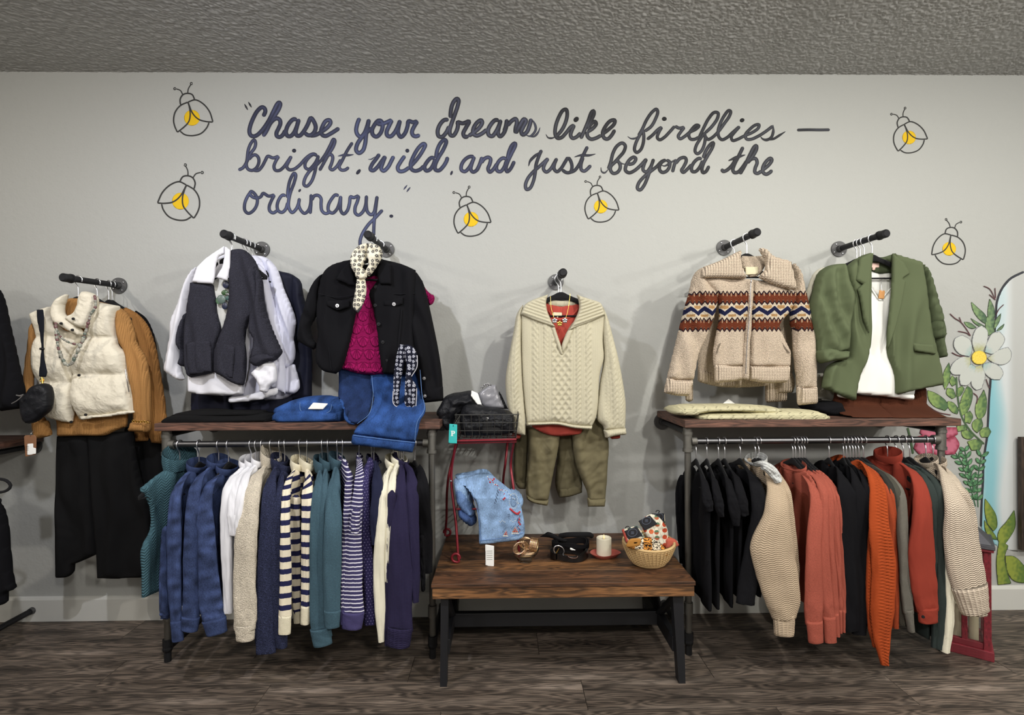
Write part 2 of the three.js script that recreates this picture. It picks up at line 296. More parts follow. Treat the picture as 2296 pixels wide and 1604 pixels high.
// unseen ceiling fittings, out of view, placed to light the display wall and room
SPOTS.forEach(([x, y, z, ax, I, c], i) => {
  const t = thing('unseen_spotlight', 'unseen black ceiling spotlight, out of view, placed to light the ' + ['puffer vest', 'black denim jacket', 'cable sweater', 'fair isle cardigan', 'painted flower'][i], 'spotlight', V(x, y, z));
  const aim = V(ax, 0.75, 0.2), dir = aim.clone().sub(V(x, y, z)).normalize(), p = V(x, y, z);
  part(t, 'stem', rod(V(x, y + 0.03, z), V(x, ROOM.h - 0.02, z), 0.012), M.blackPaint);
  part(t, 'mount', box(x - 0.09, ROOM.h - 0.025, z - 0.02, x + 0.09, ROOM.h - 0.001, z + 0.02), M.blackPaint);
  part(t, 'lamp_housing', rod(p.clone().addScaledVector(dir, -0.10), p.clone().addScaledVector(dir, 0.03), 0.045, 20, 0.05), M.blackPaint);
  part(t, 'lamp_face', rod(p.clone().addScaledVector(dir, 0.0305), p.clone().addScaledVector(dir, 0.033), 0.042, 20), std(0x000000, { emissive: c, emissiveIntensity: 4 }));
  const s = new THREE.SpotLight(c, I, 0, 1.25, 0.7, 2); s.position.copy(p.clone().addScaledVector(dir, 0.05)); s.target.position.copy(aim); s.castShadow = true; s.shadow.radius = 1.5; s.shadow.mapSize.set(2048, 2048); scene.add(s, s.target);
});
PANELS.forEach(([x, z, w, d, I], i) => {  // unseen panels behind the viewer, placed to light the room
  const t = thing('unseen_ceiling_panel', 'unseen white ceiling panel, out of view behind the viewer, lighting the room, ' + ['left of three in a row', 'middle of three in a row', 'right of three in a row', 'nearest the front wall'][i], 'ceiling light', V(x, ROOM.h, z));
  part(t, 'frame', box(x - w / 2 - 0.03, ROOM.h - 0.03, z - d / 2 - 0.03, x + w / 2 + 0.03, ROOM.h - 0.001, z + d / 2 + 0.03), M.baseboard);
  part(t, 'diffuser', box(x - w / 2, ROOM.h - 0.034, z - d / 2, x + w / 2, ROOM.h - 0.0295, z + d / 2), std(0x000000, { emissive: 0xfffaf4, emissiveIntensity: 1.2 }));
  const l = new THREE.RectAreaLight(0xfffaf4, I, w, d); l.position.set(x, ROOM.h - 0.037, z); l.lookAt(x, 0, z); scene.add(l);
});

FILL_GLOBES.forEach(([x, y, z, I], i) => {  // globes added as fill light, grazing the ceiling and lifting the wall
  const t = thing('added_fill_globe', 'added fill globe out of view behind the viewer, brightening ceiling and wall, ' + ['on the left', 'in the middle', 'on the right'][i], 'fill lamp', V(x, ROOM.h, z));
  part(t, 'cord', rod(V(x, y + 0.1, z), V(x, ROOM.h - 0.01, z), 0.004, 6), M.blackPaint);
  part(t, 'ceiling_rose', rod(V(x, ROOM.h - 0.02, z), V(x, ROOM.h - 0.001, z), 0.05, 20), M.blackPaint);
  part(t, 'globe', bead(V(x, y, z), 0.1, 1, 1, 1, 24), std(0x000000, { emissive: 0xfff2e0, emissiveIntensity: 2 }));
  const l = new THREE.PointLight(0xfffaf4, I, 0, 2); l.position.set(x, y, z); l.castShadow = true; l.shadow.radius = 5; scene.add(l);
});

// ---------------------------------------------------------------- pipe racks
function flangeGeo(p, r = 0.04) {           // cast iron flange on the back wall
  const g = [], d = new THREE.CylinderGeometry(r, r, 0.007, 28); d.rotateX(Math.PI / 2); d.translate(p.x, p.y, 0.0045); g.push(d);
  const n = new THREE.CylinderGeometry(r * 0.38, r * 0.46, 0.024, 20); n.rotateX(Math.PI / 2); n.translate(p.x, p.y, 0.019); g.push(n); return g;
}
function flange(t, p, r = 0.04, screwsToo = true) {
  const f = part(t, 'wall_flange', flangeGeo(p, r), M.flange);
  if (screwsToo) for (let k = 0; k < 4; k++) { const a = 0.6 + k * Math.PI / 2; part(f, 'screw', bead(V(p.x + Math.cos(a) * r * 0.72, p.y + Math.sin(a) * r * 0.72, 0.009), 0.0048, 1, 1, 0.5), M.silver); }
}
const collar = (p, axis, r, l) => { const a = axis.clone().multiplyScalar(l / 2); return rod(p.clone().sub(a), p.clone().add(a), r, 16); };
function rack(label, sh, upx, railPx, o) {
  // sh: shelf [left px, right px, top py]; upx: upright pixel columns; railPx: pixel row of the rail
  const zF = 0.42, zU = 0.38, a = at(sh[0], sh[2], zF), b = at(sh[1], sh[2], zF), top = o.top ?? (a.y + b.y) / 2, th = 0.032;
  const t = thing('pipe_clothes_rack', label, 'clothes rack', V((a.x + b.x) / 2, 0, 0.2));
  const g = boxUV(rbox(a.x, top - th, 0.004, b.x, top, zF, 0.003, 1), 1, a.x, 0.3);
  part(t, 'shelf_board', g, M.shelf);
  const ry = at((upx[0] + upx[1]) / 2, railPx, zU).y, xs = upx.map((x) => at(x, 1000, zU).x), X = V(1, 0, 0), Y = V(0, 1, 0), Z = V(0, 0, 1), r = 0.0135;
  for (const x of xs) {
    const p = [rod(V(x, 0.075, zU), V(x, top - th, zU), r, 16)];
    part(t, 'upright', p, M.iron);
    part(t, 'tee_fitting', [collar(V(x, ry, zU), Y, 0.0185, 0.075), collar(V(x, ry + 0.037, zU), Y, 0.0215, 0.014), collar(V(x, ry - 0.037, zU), Y, 0.0215, 0.014), collar(V(x + (x === xs[0] ? 0.025 : -0.025), ry, zU), X, 0.0205, 0.022)], M.iron);
    part(t, 'coupling', collar(V(x, top - th - 0.018, zU), Y, 0.019, 0.03), M.iron); part(t, 'coupling', collar(V(x, 0.20, zU), Y, 0.0185, 0.05), M.iron);
    part(t, 'base_pipe', [rod(V(x, 0.055, zU), V(x, 0.055, 0.02), r, 14), bead(V(x, 0.055, zU), 0.021), collar(V(x, 0.08, zU), Y, 0.02, 0.03), collar(V(x, 0.0275, zU), Y, 0.014, 0.055)], M.ironDark);
    flange(t, V(x, 0.055, 0)); flange(t, V(x, top - th - 0.022, 0), 0.04, false);
    part(t, 'shelf_support', rod(V(x, top - th - 0.022, 0.02), V(x, top - th - 0.022, zU), 0.0125, 12), M.ironDark);
  }
  part(t, 'rail', rod(V(xs[0], ry, zU), V(xs[1], ry, zU), r, 16), M.steel);
  return { t, top, ry, xs, zU, zF, x0: a.x, x1: b.x };
}
const RL = rack('dark iron pipe rack of blue and cream clothes under the black denim jacket', [345, 986, 948], [374, 968], 995, {});
const RR = rack('dark iron pipe rack of black, rust and beige clothes under the green blazer', [1535.5, 2156, 941], [1542, 2110], 988, {});
const RN = rack('pipe rack cut off by the picture edge beside the tan sweater', [-620, -94, 969], [-560, -98], 1040, { top: 0.912 });

// ---------------------------------------------------------------- wall pegs
function peg(label, fl, tip) {
  const f = at(fl[0], fl[1], 0), e = at(tip[0], tip[1], 0.355), t = thing('wall_peg', label, 'clothes peg', V(f.x, f.y, 0));
  const a = V(f.x, f.y, 0.02); flange(t, f, 0.039);
  part(t, 'pipe', rod(a, e.clone().lerp(a, 0.09), 0.0135, 16), M.ironDark);
  const d = e.clone().sub(a).normalize();
  part(t, 'end_cap', [rod(e.clone().addScaledVector(d, -0.045), e.clone().addScaledVector(d, -0.006), 0.0185, 16), rod(e.clone().addScaledVector(d, -0.006), e.clone(), 0.0185, 16, 0.013), rod(e.clone().addScaledVector(d, -0.052), e.clone().addScaledVector(d, -0.044), 0.0205, 16)], M.ironDark);
  return (z) => a.clone().lerp(e, (z - 0.02) / 0.335);      // a point of the pipe's axis at distance z
}
const PEG = [
  peg('black pipe peg on the wall holding the cream puffer vest', [268, 641], [139, 622]),
  peg('black pipe peg on the wall holding the white shirts and charcoal cardigan', [588, 560], [500, 524]),
  peg('black pipe peg on the wall holding the black denim jacket', [867, 560], [824, 526]),
  peg('black pipe peg on the wall holding the cable knit sweater', [1246, 633], [1263, 611]),
  peg('black pipe peg on the wall holding the fair isle cardigans', [1623, 556], [1699, 520]),
  peg('black pipe peg on the wall holding the green blazer', [1880, 559], [1989, 523]),
];

// ---------------------------------------------------------------- bench
const BT = 0.41;
{
  const zF = 0.612, zB = 0.024, l = atY(966, 1312, BT), r = atY(1560, 1304, BT), xl = l.x, xr = r.x, t = thing('wooden_bench', 'low brown plank bench with splayed black legs between the two racks', 'bench', V((xl + xr) / 2, 0, 0.3));
  const R = rng(5), cuts = [zB, 0.135, 0.25, 0.365, 0.485, zF];
  for (let k = 0; k < 5; k++) part(t, 'top_plank', boxUV(rbox(xl, BT - 0.017, cuts[k] + 0.0007, xr, BT - R() * 0.0012, cuts[k + 1] - 0.0007, 0.002, 1), 1, R() * 4, R() * 4), k % 2 ? M.bench : M.benchDark);
  const a0 = BT - 0.017, a1 = BT - 0.060, i = 0.004;
  part(t, 'apron_board', boxUV(rbox(xl + i, a1, zF - 0.024, xr - i, a0, zF - i, 0.002, 1), 1, 0.4, 0.2), M.bench);
  part(t, 'apron_board', boxUV(rbox(xl + i, a1, zB + i, xr - i, a0, zB + 0.024, 0.002, 1), 1, 1.4, 0.7), M.benchDark);
  for (const [x, s] of [[xl + i, 1], [xr - i, -1]]) part(t, 'apron_board', boxUV(rbox(Math.min(x, x + s * 0.02), a1, zB + 0.024, Math.max(x, x + s * 0.02), a0, zF - 0.024, 0.002, 1), 1, 2, 1), M.bench);
  // legs taper and splay a little outwards
  const legX = [[xl + 0.034, xl + 0.064, xl + 0.030, xl + 0.056], [xr - 0.083, xr - 0.041, xr - 0.060, xr - 0.034]];
  const leg = (x, z0, z1) => { const g = new THREE.BoxGeometry(1, a1, 1, 1, 4, 1), p = g.attributes.position; for (let k = 0; k < p.count; k++) { const y = p.getY(k) + a1 / 2, f = 1 - y / a1; p.setXYZ(k, lerp(p.getX(k) > 0 ? x[1] : x[0], p.getX(k) > 0 ? x[3] : x[2], f), y, p.getZ(k) > 0 ? z1 : z0); } g.computeVertexNormals(); return g; };
  for (const x of legX) { part(t, 'leg', leg(x, 0.548, 0.588), M.blackPaint); part(t, 'leg', leg(x, 0.05, 0.09), M.blackPaint); }
  const sy = 0.135;
  part(t, 'long_stretcher', rbox(xl + 0.05, sy - 0.03, 0.305, xr - 0.055, sy + 0.03, 0.335, 0.003, 1), M.blackPaint);
  part(t, 'under_rail', rbox(xl + 0.06, a1 - 0.035, 0.055, xr - 0.06, a1 + 0.001, 0.08, 0.003, 1), M.blackPaint);
  for (const x of [xl + 0.05, xr - 0.06]) {
    part(t, 'side_stretcher', rbox(x - 0.014, sy - 0.03, 0.09, x + 0.014, sy + 0.03, 0.55, 0.003, 1), M.blackPaint);
    part(t, 'side_rail', rbox(x - 0.014, a1 - 0.04, 0.09, x + 0.014, a1 - 0.001, 0.55, 0.003, 1), M.blackPaint);
    for (const s of [[0.10, 0.31], [0.54, 0.33]]) { const q = rod(V(x, a1 - 0.03, s[0]), V(x, sy + 0.02, s[1]), 0.02, 4); part(t, 'diagonal_brace', q, M.blackPaint); }
  }
}

// ---------------------------------------------------------------- painted wall: lettering, fireflies, flowers
const paint = new THREE.MeshStandardMaterial({ vertexColors: true, roughness: 0.75 });
const lin = (hex) => { const c = new THREE.Color(hex); return [c.r, c.g, c.b]; };
const mixc = (a, b, t) => a.map((v, i) => lerp(v, b[i], t));
// brush stroke on the wall: five points across, dark outline and a lighter core, raised less than 2 mm
function stroke(px, w, edge, core, lift = 0.0006, taper = 0) {
  const P = smoothLine(toPlane(px, 0), false, 0.004), n = P.length, pos = [], col = [], idx = [], hw = w * mpp(0) / 2;
  const X = [-1, -0.62, 0, 0.62, 1], Zh = [0, 0.0006, 0.0011, 0.0006, 0];
  const first = P[0], last = P[n - 1], cap = (k) => { const d = Math.min(k, n - 1 - k) * 0.004; const r = clamp(d / hw); return Math.max(0.25, Math.sqrt(1 - (1 - r) * (1 - r))) * (taper ? clamp(0.25 + d / taper) : 1); };
  for (let k = 0; k < n; k++) {
    const a = P[Math.max(0, k - 1)], b = P[Math.min(n - 1, k + 1)], dx = b[0] - a[0], dy = b[1] - a[1], l = Math.hypot(dx, dy) || 1, m = hw * cap(k);
    const c = mixc(core, edge, clamp(0.5 + 0.9 * noise2(P[k][0] * 6, P[k][1] * 6)) * 0.65);
    for (let q = 0; q < 5; q++) { pos.push(P[k][0] - dy / l * m * X[q], P[k][1] + dx / l * m * X[q], lift + Zh[q]); col.push(...(q === 0 || q === 4 ? edge : q === 2 ? c : mixc(c, edge, 0.7))); }
  }
  for (let k = 0; k < n - 1; k++) for (let q = 0; q < 4; q++) { const a = k * 5 + q, b = a + 5; idx.push(a, a + 1, b, a + 1, b + 1, b); }
  const g = new THREE.BufferGeometry(); g.setAttribute('position', new THREE.Float32BufferAttribute(pos, 3)); g.setAttribute('color', new THREE.Float32BufferAttribute(col, 3)); g.setIndex(idx); g.computeVertexNormals();
  const nm = g.attributes.normal; for (let i = 0; i < nm.count; i++) if (nm.getZ(i) < 0) { for (let k = 0; k < idx.length; k += 3) [idx[k], idx[k + 1]] = [idx[k + 1], idx[k]]; g.setIndex(idx); g.computeVertexNormals(); break; }
  return g;
}
// flat painted patch on the wall
function patch(px, lift, color, o = {}) {
  const base = toPlane(px, 0), line = o.sharp ? edgeLine(base, 0.006) : cornerLine(base, 0.005);
  const g = shell(line, { t: 0.0008, tb: 0.0002, R: 0.004, cell: o.cell ?? 0.006, sharp: true, color: typeof color === 'function' ? color : () => color });
  g.deleteAttribute('uv'); g.translate(0, 0, lift); return g;
}
const NAVY = [lin(0x16182a), lin(0x4a4f6e)], BLUE = [lin(0x191c30), lin(0x4c5478)], INK = [lin(0x0e0e12), lin(0x44464f)], INKB = [lin(0x101119), lin(0x4a4d60)];
{
  const t = thing('wall_lettering', 'hand painted cursive quotation about dreams and fireflies across the grey wall', 'lettering', at(1180, 370, 0));
  const word = (name, c, ox, oy, list, w = 8.4, dots = []) => {
    const f = crop(ox, oy, 8), g = list.map((s, i) => stroke(f(s.p ?? s), (s.w ?? w) * 1.12, c[0], c[1], 0.0006 + 0.00025 * (i % 4), s.p ? 0.05 : 0));
    for (const [x, y, rx, ry, rot = 0] of dots) { const o = []; for (let k = 0; k < 14; k++) { const a = k / 14 * 6.283, u = rx * Math.cos(a), v = ry * Math.sin(a); o.push(x + u * Math.cos(rot) - v * Math.sin(rot), y + u * Math.sin(rot) + v * Math.cos(rot)); } g.push(...[patch(f(o), 0.0012, c[0], { cell: 0.003 })]); }
    part(t, name, g, paint);
  };
  word('quotation_mark', INK, 540, 210, [{ p: [65, 185, 95, 240, 128, 298], w: 6.2 }, { p: [135, 148, 165, 200, 195, 252], w: 6.6 }]);
  word('word', NAVY, 540, 210, [[400, 415, 440, 320, 425, 265, 380, 245, 300, 310, 220, 450, 165, 600, 155, 690, 180, 750, 235, 768, 300, 740, 390, 650, 500, 490, 590, 310, 660, 180, 690, 160, 708, 185, 690, 260, 620, 380, 540, 510, 455, 680, 395, 770],
    [470, 650, 520, 550, 590, 470, 650, 445, 700, 475, 710, 540, 680, 620, 640, 710, 650, 765, 700, 780, 760, 735, 800, 650],
    [1010, 475, 950, 460, 880, 520, 825, 620, 810, 700, 840, 760, 890, 765, 950, 710, 1005, 590, 1045, 455], [1045, 455, 1005, 600, 985, 710, 1010, 755, 1060, 755, 1130, 680, 1200, 560, 1258, 440, 1320, 520, 1345, 610, 1320, 690, 1260, 745, 1200, 745, 1145, 700],
    [1230, 755, 1340, 745, 1440, 690, 1560, 600, 1610, 520, 1590, 478, 1530, 490, 1465, 590, 1440, 680, 1460, 740, 1520, 762, 1600, 725, 1690, 670, 1768, 618]]);
  word('word', BLUE, 760, 210, [[370, 435, 325, 560, 310, 670, 340, 745, 390, 775, 450, 720, 505, 590, 540, 458], [540, 458, 515, 600, 488, 740, 470, 900, 430, 1020, 360, 1068, 310, 1020, 325, 920, 400, 800, 500, 700, 590, 610],
    [760, 500, 710, 485, 640, 560, 595, 660, 610, 740, 670, 775, 740, 720, 780, 620, 780, 530, 740, 485, 700, 500, 700, 540, 760, 550, 850, 520, 955, 470], [955, 470, 900, 580, 855, 690, 870, 755, 925, 770, 1000, 700, 1070, 560, 1098, 475], [1098, 475, 1070, 600, 1060, 700, 1110, 780, 1180, 720, 1230, 590, 1250, 495, 1330, 515, 1415, 492], [1415, 492, 1350, 590, 1310, 690, 1330, 750, 1380, 768, 1455, 742]]);
  word('word', INKB, 970, 210, [[290, 470, 210, 475, 130, 560, 90, 680, 110, 765, 170, 775, 250, 690, 300, 580], [320, 440, 325, 330, 350, 210, 395, 125, 440, 92, 466, 120, 450, 220, 400, 370, 340, 540, 305, 670, 320, 745, 370, 755, 430, 670, 455, 570, 450, 515, 540, 535, 655, 500, 600, 610, 550, 720, 580, 778, 650, 760],
    [640, 765, 740, 700, 840, 610, 890, 520, 870, 480, 800, 520, 730, 640, 735, 725, 790, 755, 880, 720, 980, 640], [1190, 490, 1130, 475, 1050, 550, 995, 660, 1010, 745, 1070, 765, 1140, 680, 1190, 580, 1225, 468], [1225, 468, 1185, 620, 1175, 720, 1210, 770, 1270, 720, 1320, 600, 1335, 460], [1335, 460, 1315, 580, 1280, 690], [1340, 580, 1420, 490, 1490, 455, 1512, 510, 1490, 620, 1485, 720], [1490, 720, 1560, 580, 1640, 460, 1675, 490, 1625, 600, 1590, 690, 1620, 740, 1690, 690, 1740, 570, 1770, 450],
    { p: [1770, 450, 1830, 540, 1850, 640, 1800, 730, 1740, 765, 1670, 742], w: 5 }, { p: [1720, 770, 1820, 770, 1890, 700, 1930, 605], w: 4.5 }]);
  word('word', INK, 1210, 210, [{ p: [110, 728, 150, 790, 220, 800, 310, 760], w: 4.6 }, [300, 770, 400, 650, 470, 500, 495, 360, 475, 285, 420, 300, 340, 430, 285, 600, 280, 730, 320, 800, 390, 790, 470, 710, 560, 600, 625, 560], [625, 560, 575, 670, 555, 750, 590, 802, 660, 780, 740, 700],
    [735, 812, 800, 670, 870, 500, 930, 340, 965, 310, 975, 360, 930, 470, 860, 610], [860, 640, 930, 540, 990, 500, 1015, 540, 960, 620, 855, 690], [850, 680, 860, 770, 920, 818, 1010, 800, 1110, 745], [1110, 740, 1230, 650, 1340, 540, 1345, 478, 1270, 490, 1180, 590, 1130, 710, 1160, 800, 1220, 815, 1290, 750, 1350, 648]], 7.6, [[655, 465, 54, 42, -0.8]]);
  word('word', INK, 1400, 210, [{ p: [55, 768, 120, 808, 200, 800, 270, 740], w: 4.4 }, [250, 760, 320, 640, 400, 470, 500, 330, 575, 280, 598, 330, 560, 450, 480, 590, 360, 680], [330, 640, 348, 770, 335, 900, 290, 1010, 220, 1058, 182, 1010, 205, 890, 280, 740, 330, 660],
    [405, 825, 500, 750, 600, 650, 675, 598], [675, 598, 620, 690, 590, 790, 630, 830, 710, 790, 810, 690, 905, 582], [905, 582, 980, 620, 1080, 602], [1080, 602, 1010, 690, 965, 770, 1000, 812, 1080, 770, 1180, 690, 1280, 640, 1338, 580, 1290, 568, 1210, 640, 1155, 740, 1185, 815, 1260, 820, 1340, 780],
    [1340, 790, 1420, 620, 1510, 450, 1610, 340, 1678, 350, 1670, 440, 1570, 590, 1445, 710], [1430, 690, 1450, 790, 1430, 920, 1380, 1030, 1310, 1080, 1268, 1040, 1290, 930, 1370, 800, 1430, 710], [1455, 770, 1495, 822, 1560, 800, 1670, 700, 1790, 540, 1885, 400, 1905, 320, 1870, 305, 1790, 400, 1710, 560, 1680, 690, 1695, 780, 1750, 828, 1840, 790, 1940, 700, 2068, 588]], 6.6, [[715, 455, 44, 38]]);
  word('word', INK, 1580, 210, [[630, 588, 540, 690, 478, 780, 500, 842, 580, 825, 700, 765, 850, 700, 960, 620, 975, 560, 910, 565, 810, 640, 730, 740, 750, 815, 830, 820, 950, 770, 1080, 690, 1225, 580], { p: [1225, 560, 1228, 690, 1190, 790, 1110, 832, 1040, 815, 1000, 770], w: 6 }, { p: [1100, 838, 1230, 815, 1340, 750, 1450, 680], w: 5 }], 6.4, [[670, 480, 44, 36, -0.4]]);
  word('dash', INK, 1580, 210, [[1655, 655, 1850, 650, 2050, 652, 2245, 650]], 5.8);
  word('word', NAVY, 530, 300, [[35, 655, 120, 610, 180, 520, 260, 350, 330, 250, 345, 160, 320, 112, 270, 160, 215, 290, 195, 450, 180, 570, 215, 640, 290, 658, 370, 600, 405, 500, 390, 420, 335, 378, 270, 410, 225, 470],
    [300, 655, 390, 660, 460, 590, 520, 480, 565, 405, 660, 435, 765, 402], [765, 402, 710, 490, 675, 590, 700, 655, 770, 660, 850, 600, 930, 490, 990, 400], [990, 400, 940, 500, 905, 590, 945, 645, 1030, 640, 1140, 560, 1240, 450, 1330, 380, 1395, 365, 1450, 400],
    [1450, 400, 1390, 372, 1300, 430, 1235, 530, 1240, 610, 1300, 640, 1380, 570, 1440, 480, 1475, 385], [1475, 385, 1435, 560, 1400, 720, 1345, 860, 1265, 942, 1215, 920, 1225, 820, 1300, 690, 1410, 590, 1520, 480],
    [1500, 510, 1600, 370, 1690, 200, 1745, 98, 1768, 125, 1740, 230, 1650, 380, 1560, 540, 1490, 665], [1580, 470, 1640, 395, 1700, 375, 1730, 425, 1710, 530, 1680, 620, 1720, 650, 1800, 590, 1880, 460], [2085, 155, 1985, 310, 1900, 480, 1845, 600, 1880, 650, 1950, 650, 2020, 600], { p: [1820, 403, 1930, 382, 2030, 385, 2108, 372], w: 6 }], 6.6, [[1037, 305, 38, 36], [2190, 685, 58, 30, -0.9]]);
  word('word', BLUE, 790, 300, [{ p: [280, 460, 340, 458, 410, 410], w: 4 }, [490, 362, 430, 450, 350, 560, 325, 640, 370, 662, 440, 610, 530, 490, 595, 400], [595, 400, 545, 530, 520, 630, 560, 668, 640, 600, 700, 490, 745, 400], [945, 395, 870, 500, 815, 610, 840, 670, 920, 670, 1030, 600], [1030, 600, 1150, 470, 1260, 310, 1308, 200, 1280, 180, 1200, 240, 1110, 380, 1045, 550, 1065, 640, 1130, 668, 1220, 640, 1290, 570], [1480, 445, 1420, 432, 1345, 500, 1295, 600, 1325, 665, 1390, 645, 1450, 560, 1490, 450],
    [1500, 440, 1525, 290, 1590, 160, 1655, 108, 1685, 135, 1640, 270, 1540, 440, 1485, 570, 1490, 645, 1550, 662, 1630, 590, 1690, 490, 1710, 415]], 8, [[987, 305, 36, 36], [1780, 705, 44, 20, -1.2]]);
  word('word', NAVY, 1020, 300, [[345, 412, 265, 412, 175, 470, 115, 575, 120, 655, 180, 678, 250, 615, 310, 510, 352, 408], [352, 408, 300, 550, 285, 640, 325, 688, 395, 650, 440, 560, 490, 415], [490, 420, 450, 540, 390, 660], [470, 530, 530, 450, 600, 425, 640, 455, 625, 545, 595, 630, 625, 688, 690, 640, 760, 530], [930, 465, 870, 437, 800, 480, 745, 590, 760, 665, 820, 678, 885, 600, 925, 480], [940, 460, 975, 310, 1030, 200, 1080, 170, 1085, 210, 1020, 350, 950, 500, 915, 620, 935, 682, 990, 640, 1070, 490]], 7.6);
  word('word', INKB, 1170, 300, [{ p: [120, 588, 150, 490, 230, 405, 310, 345, 355, 290], w: 6 }, [355, 290, 300, 420, 255, 560, 240, 700, 205, 860, 145, 980, 85, 1000, 65, 930, 105, 810, 190, 700, 290, 610, 400, 510, 475, 440], [475, 440, 405, 560, 390, 640, 440, 688, 515, 635, 580, 530, 630, 440], [630, 440, 585, 550, 580, 635, 630, 682, 700, 630, 770, 520, 830, 418], [830, 418, 880, 500, 900, 600, 870, 690, 800, 698, 720, 645], [840, 700, 940, 665, 1030, 550, 1100, 390, 1180, 228], [1100, 420, 1060, 560, 1070, 650, 1120, 672, 1180, 630, 1240, 565], { p: [940, 420, 1060, 387, 1200, 390, 1325, 365], w: 5 }], 7);
  word('word', INK, 1340, 300, [{ p: [57, 600, 72, 680, 125, 702, 200, 630], w: 4.4 }, [190, 640, 235, 510, 275, 350, 345, 225, 440, 168, 495, 215, 470, 320, 380, 430, 290, 530, 240, 580, 230, 650, 275, 710, 345, 700, 400, 630, 400, 550, 350, 490, 280, 540], { p: [375, 470, 420, 530, 500, 550], w: 5 },
    [540, 555, 640, 530, 685, 450, 650, 422, 580, 460, 510, 570, 500, 660, 560, 702, 650, 670, 770, 570, 880, 448], [880, 448, 830, 560, 815, 650, 870, 688, 930, 630, 980, 530, 1005, 450], [1005, 450, 950, 620, 890, 800, 825, 940, 760, 1010, 715, 985, 735, 890, 820, 785, 940, 685, 1060, 590, 1150, 500, 1230, 470],
    [1230, 470, 1290, 510, 1285, 600, 1230, 675, 1160, 695, 1112, 650, 1115, 570, 1165, 500, 1230, 470], { p: [1140, 565, 1200, 580, 1280, 540, 1405, 455], w: 5 }, [1405, 460, 1370, 580, 1340, 695], [1395, 540, 1480, 445, 1565, 430, 1590, 480, 1545, 590, 1505, 660, 1535, 695, 1595, 650, 1690, 550], [1870, 455, 1815, 445, 1740, 500, 1685, 600, 1695, 675, 1755, 680, 1830, 600, 1885, 480], [1890, 440, 1945, 300, 2030, 185, 2075, 162, 2060, 240, 1970, 400, 1900, 530, 1870, 640, 1890, 700, 1940, 680, 2000, 575]], 7);
  word('word', INK, 1540, 300, [[630, 625, 645, 675, 700, 665, 800, 580, 880, 450], [1010, 235, 930, 400, 850, 560, 825, 655, 855, 698, 915, 690, 985, 620, 1080, 480], { p: [740, 487, 880, 432, 1050, 378], w: 7 }, [950, 728, 1040, 570, 1130, 380, 1210, 235, 1245, 215, 1250, 270, 1190, 390, 1090, 510], [1080, 530, 1160, 455, 1235, 450, 1260, 520, 1225, 620, 1222, 695, 1270, 712, 1345, 665], [1345, 665, 1470, 560, 1525, 470, 1500, 442, 1430, 490, 1365, 600, 1365, 690, 1420, 728, 1490, 695, 1530, 650]], 7.4);
  word('word', BLUE, 535, 380, [[225, 395, 160, 490, 110, 620, 115, 740, 175, 790, 260, 745, 325, 640, 335, 530, 290, 440, 225, 395, 205, 440, 250, 495, 330, 515, 400, 490, 440, 430, 540, 480, 648, 455], [648, 455, 590, 560, 550, 670, 560, 745, 620, 782, 700, 735], [850, 478, 790, 462, 725, 540, 692, 660, 715, 745, 780, 772, 845, 715, 885, 590], [880, 520, 890, 350, 930, 180, 1000, 68, 1025, 95, 1000, 230, 930, 420, 895, 600, 905, 700, 960, 775, 1035, 710, 1080, 600, 1092, 515], [1092, 515, 1080, 640, 1125, 745, 1185, 790, 1250, 740, 1290, 630, 1302, 445], [1302, 445, 1297, 640, 1285, 800], [1310, 560, 1360, 475, 1430, 468, 1478, 520, 1480, 640, 1495, 740, 1555, 792, 1640, 770]], 6.6, [[1097, 380, 34, 20, -0.9]]);
  word('word', BLUE, 680, 380, [[640, 480, 580, 458, 510, 530, 450, 650, 455, 745, 525, 785, 600, 720, 650, 600, 672, 475], [672, 475, 668, 620, 675, 745, 725, 800, 790, 740, 830, 610, 850, 490, 900, 508, 1000, 468], [1000, 468, 970, 580, 930, 690, 935, 785, 990, 822, 1070, 760, 1120, 640, 1135, 468], [1135, 468, 1130, 640, 1155, 765, 1220, 815, 1270, 770, 1300, 640, 1326, 478], [1326, 478, 1300, 700, 1275, 900, 1265, 1080, 1262, 1230], [1022, 1385, 1020, 1280, 1065, 1150, 1170, 990, 1290, 870, 1425, 725]], 6.8, [[1580, 840, 36, 30]]);
  word('quotation_mark', NAVY, 680, 380, [{ p: [1866, 280, 1830, 325, 1798, 368], w: 6 }, { p: [1922, 318, 1885, 365, 1853, 408], w: 6.2 }]);
}
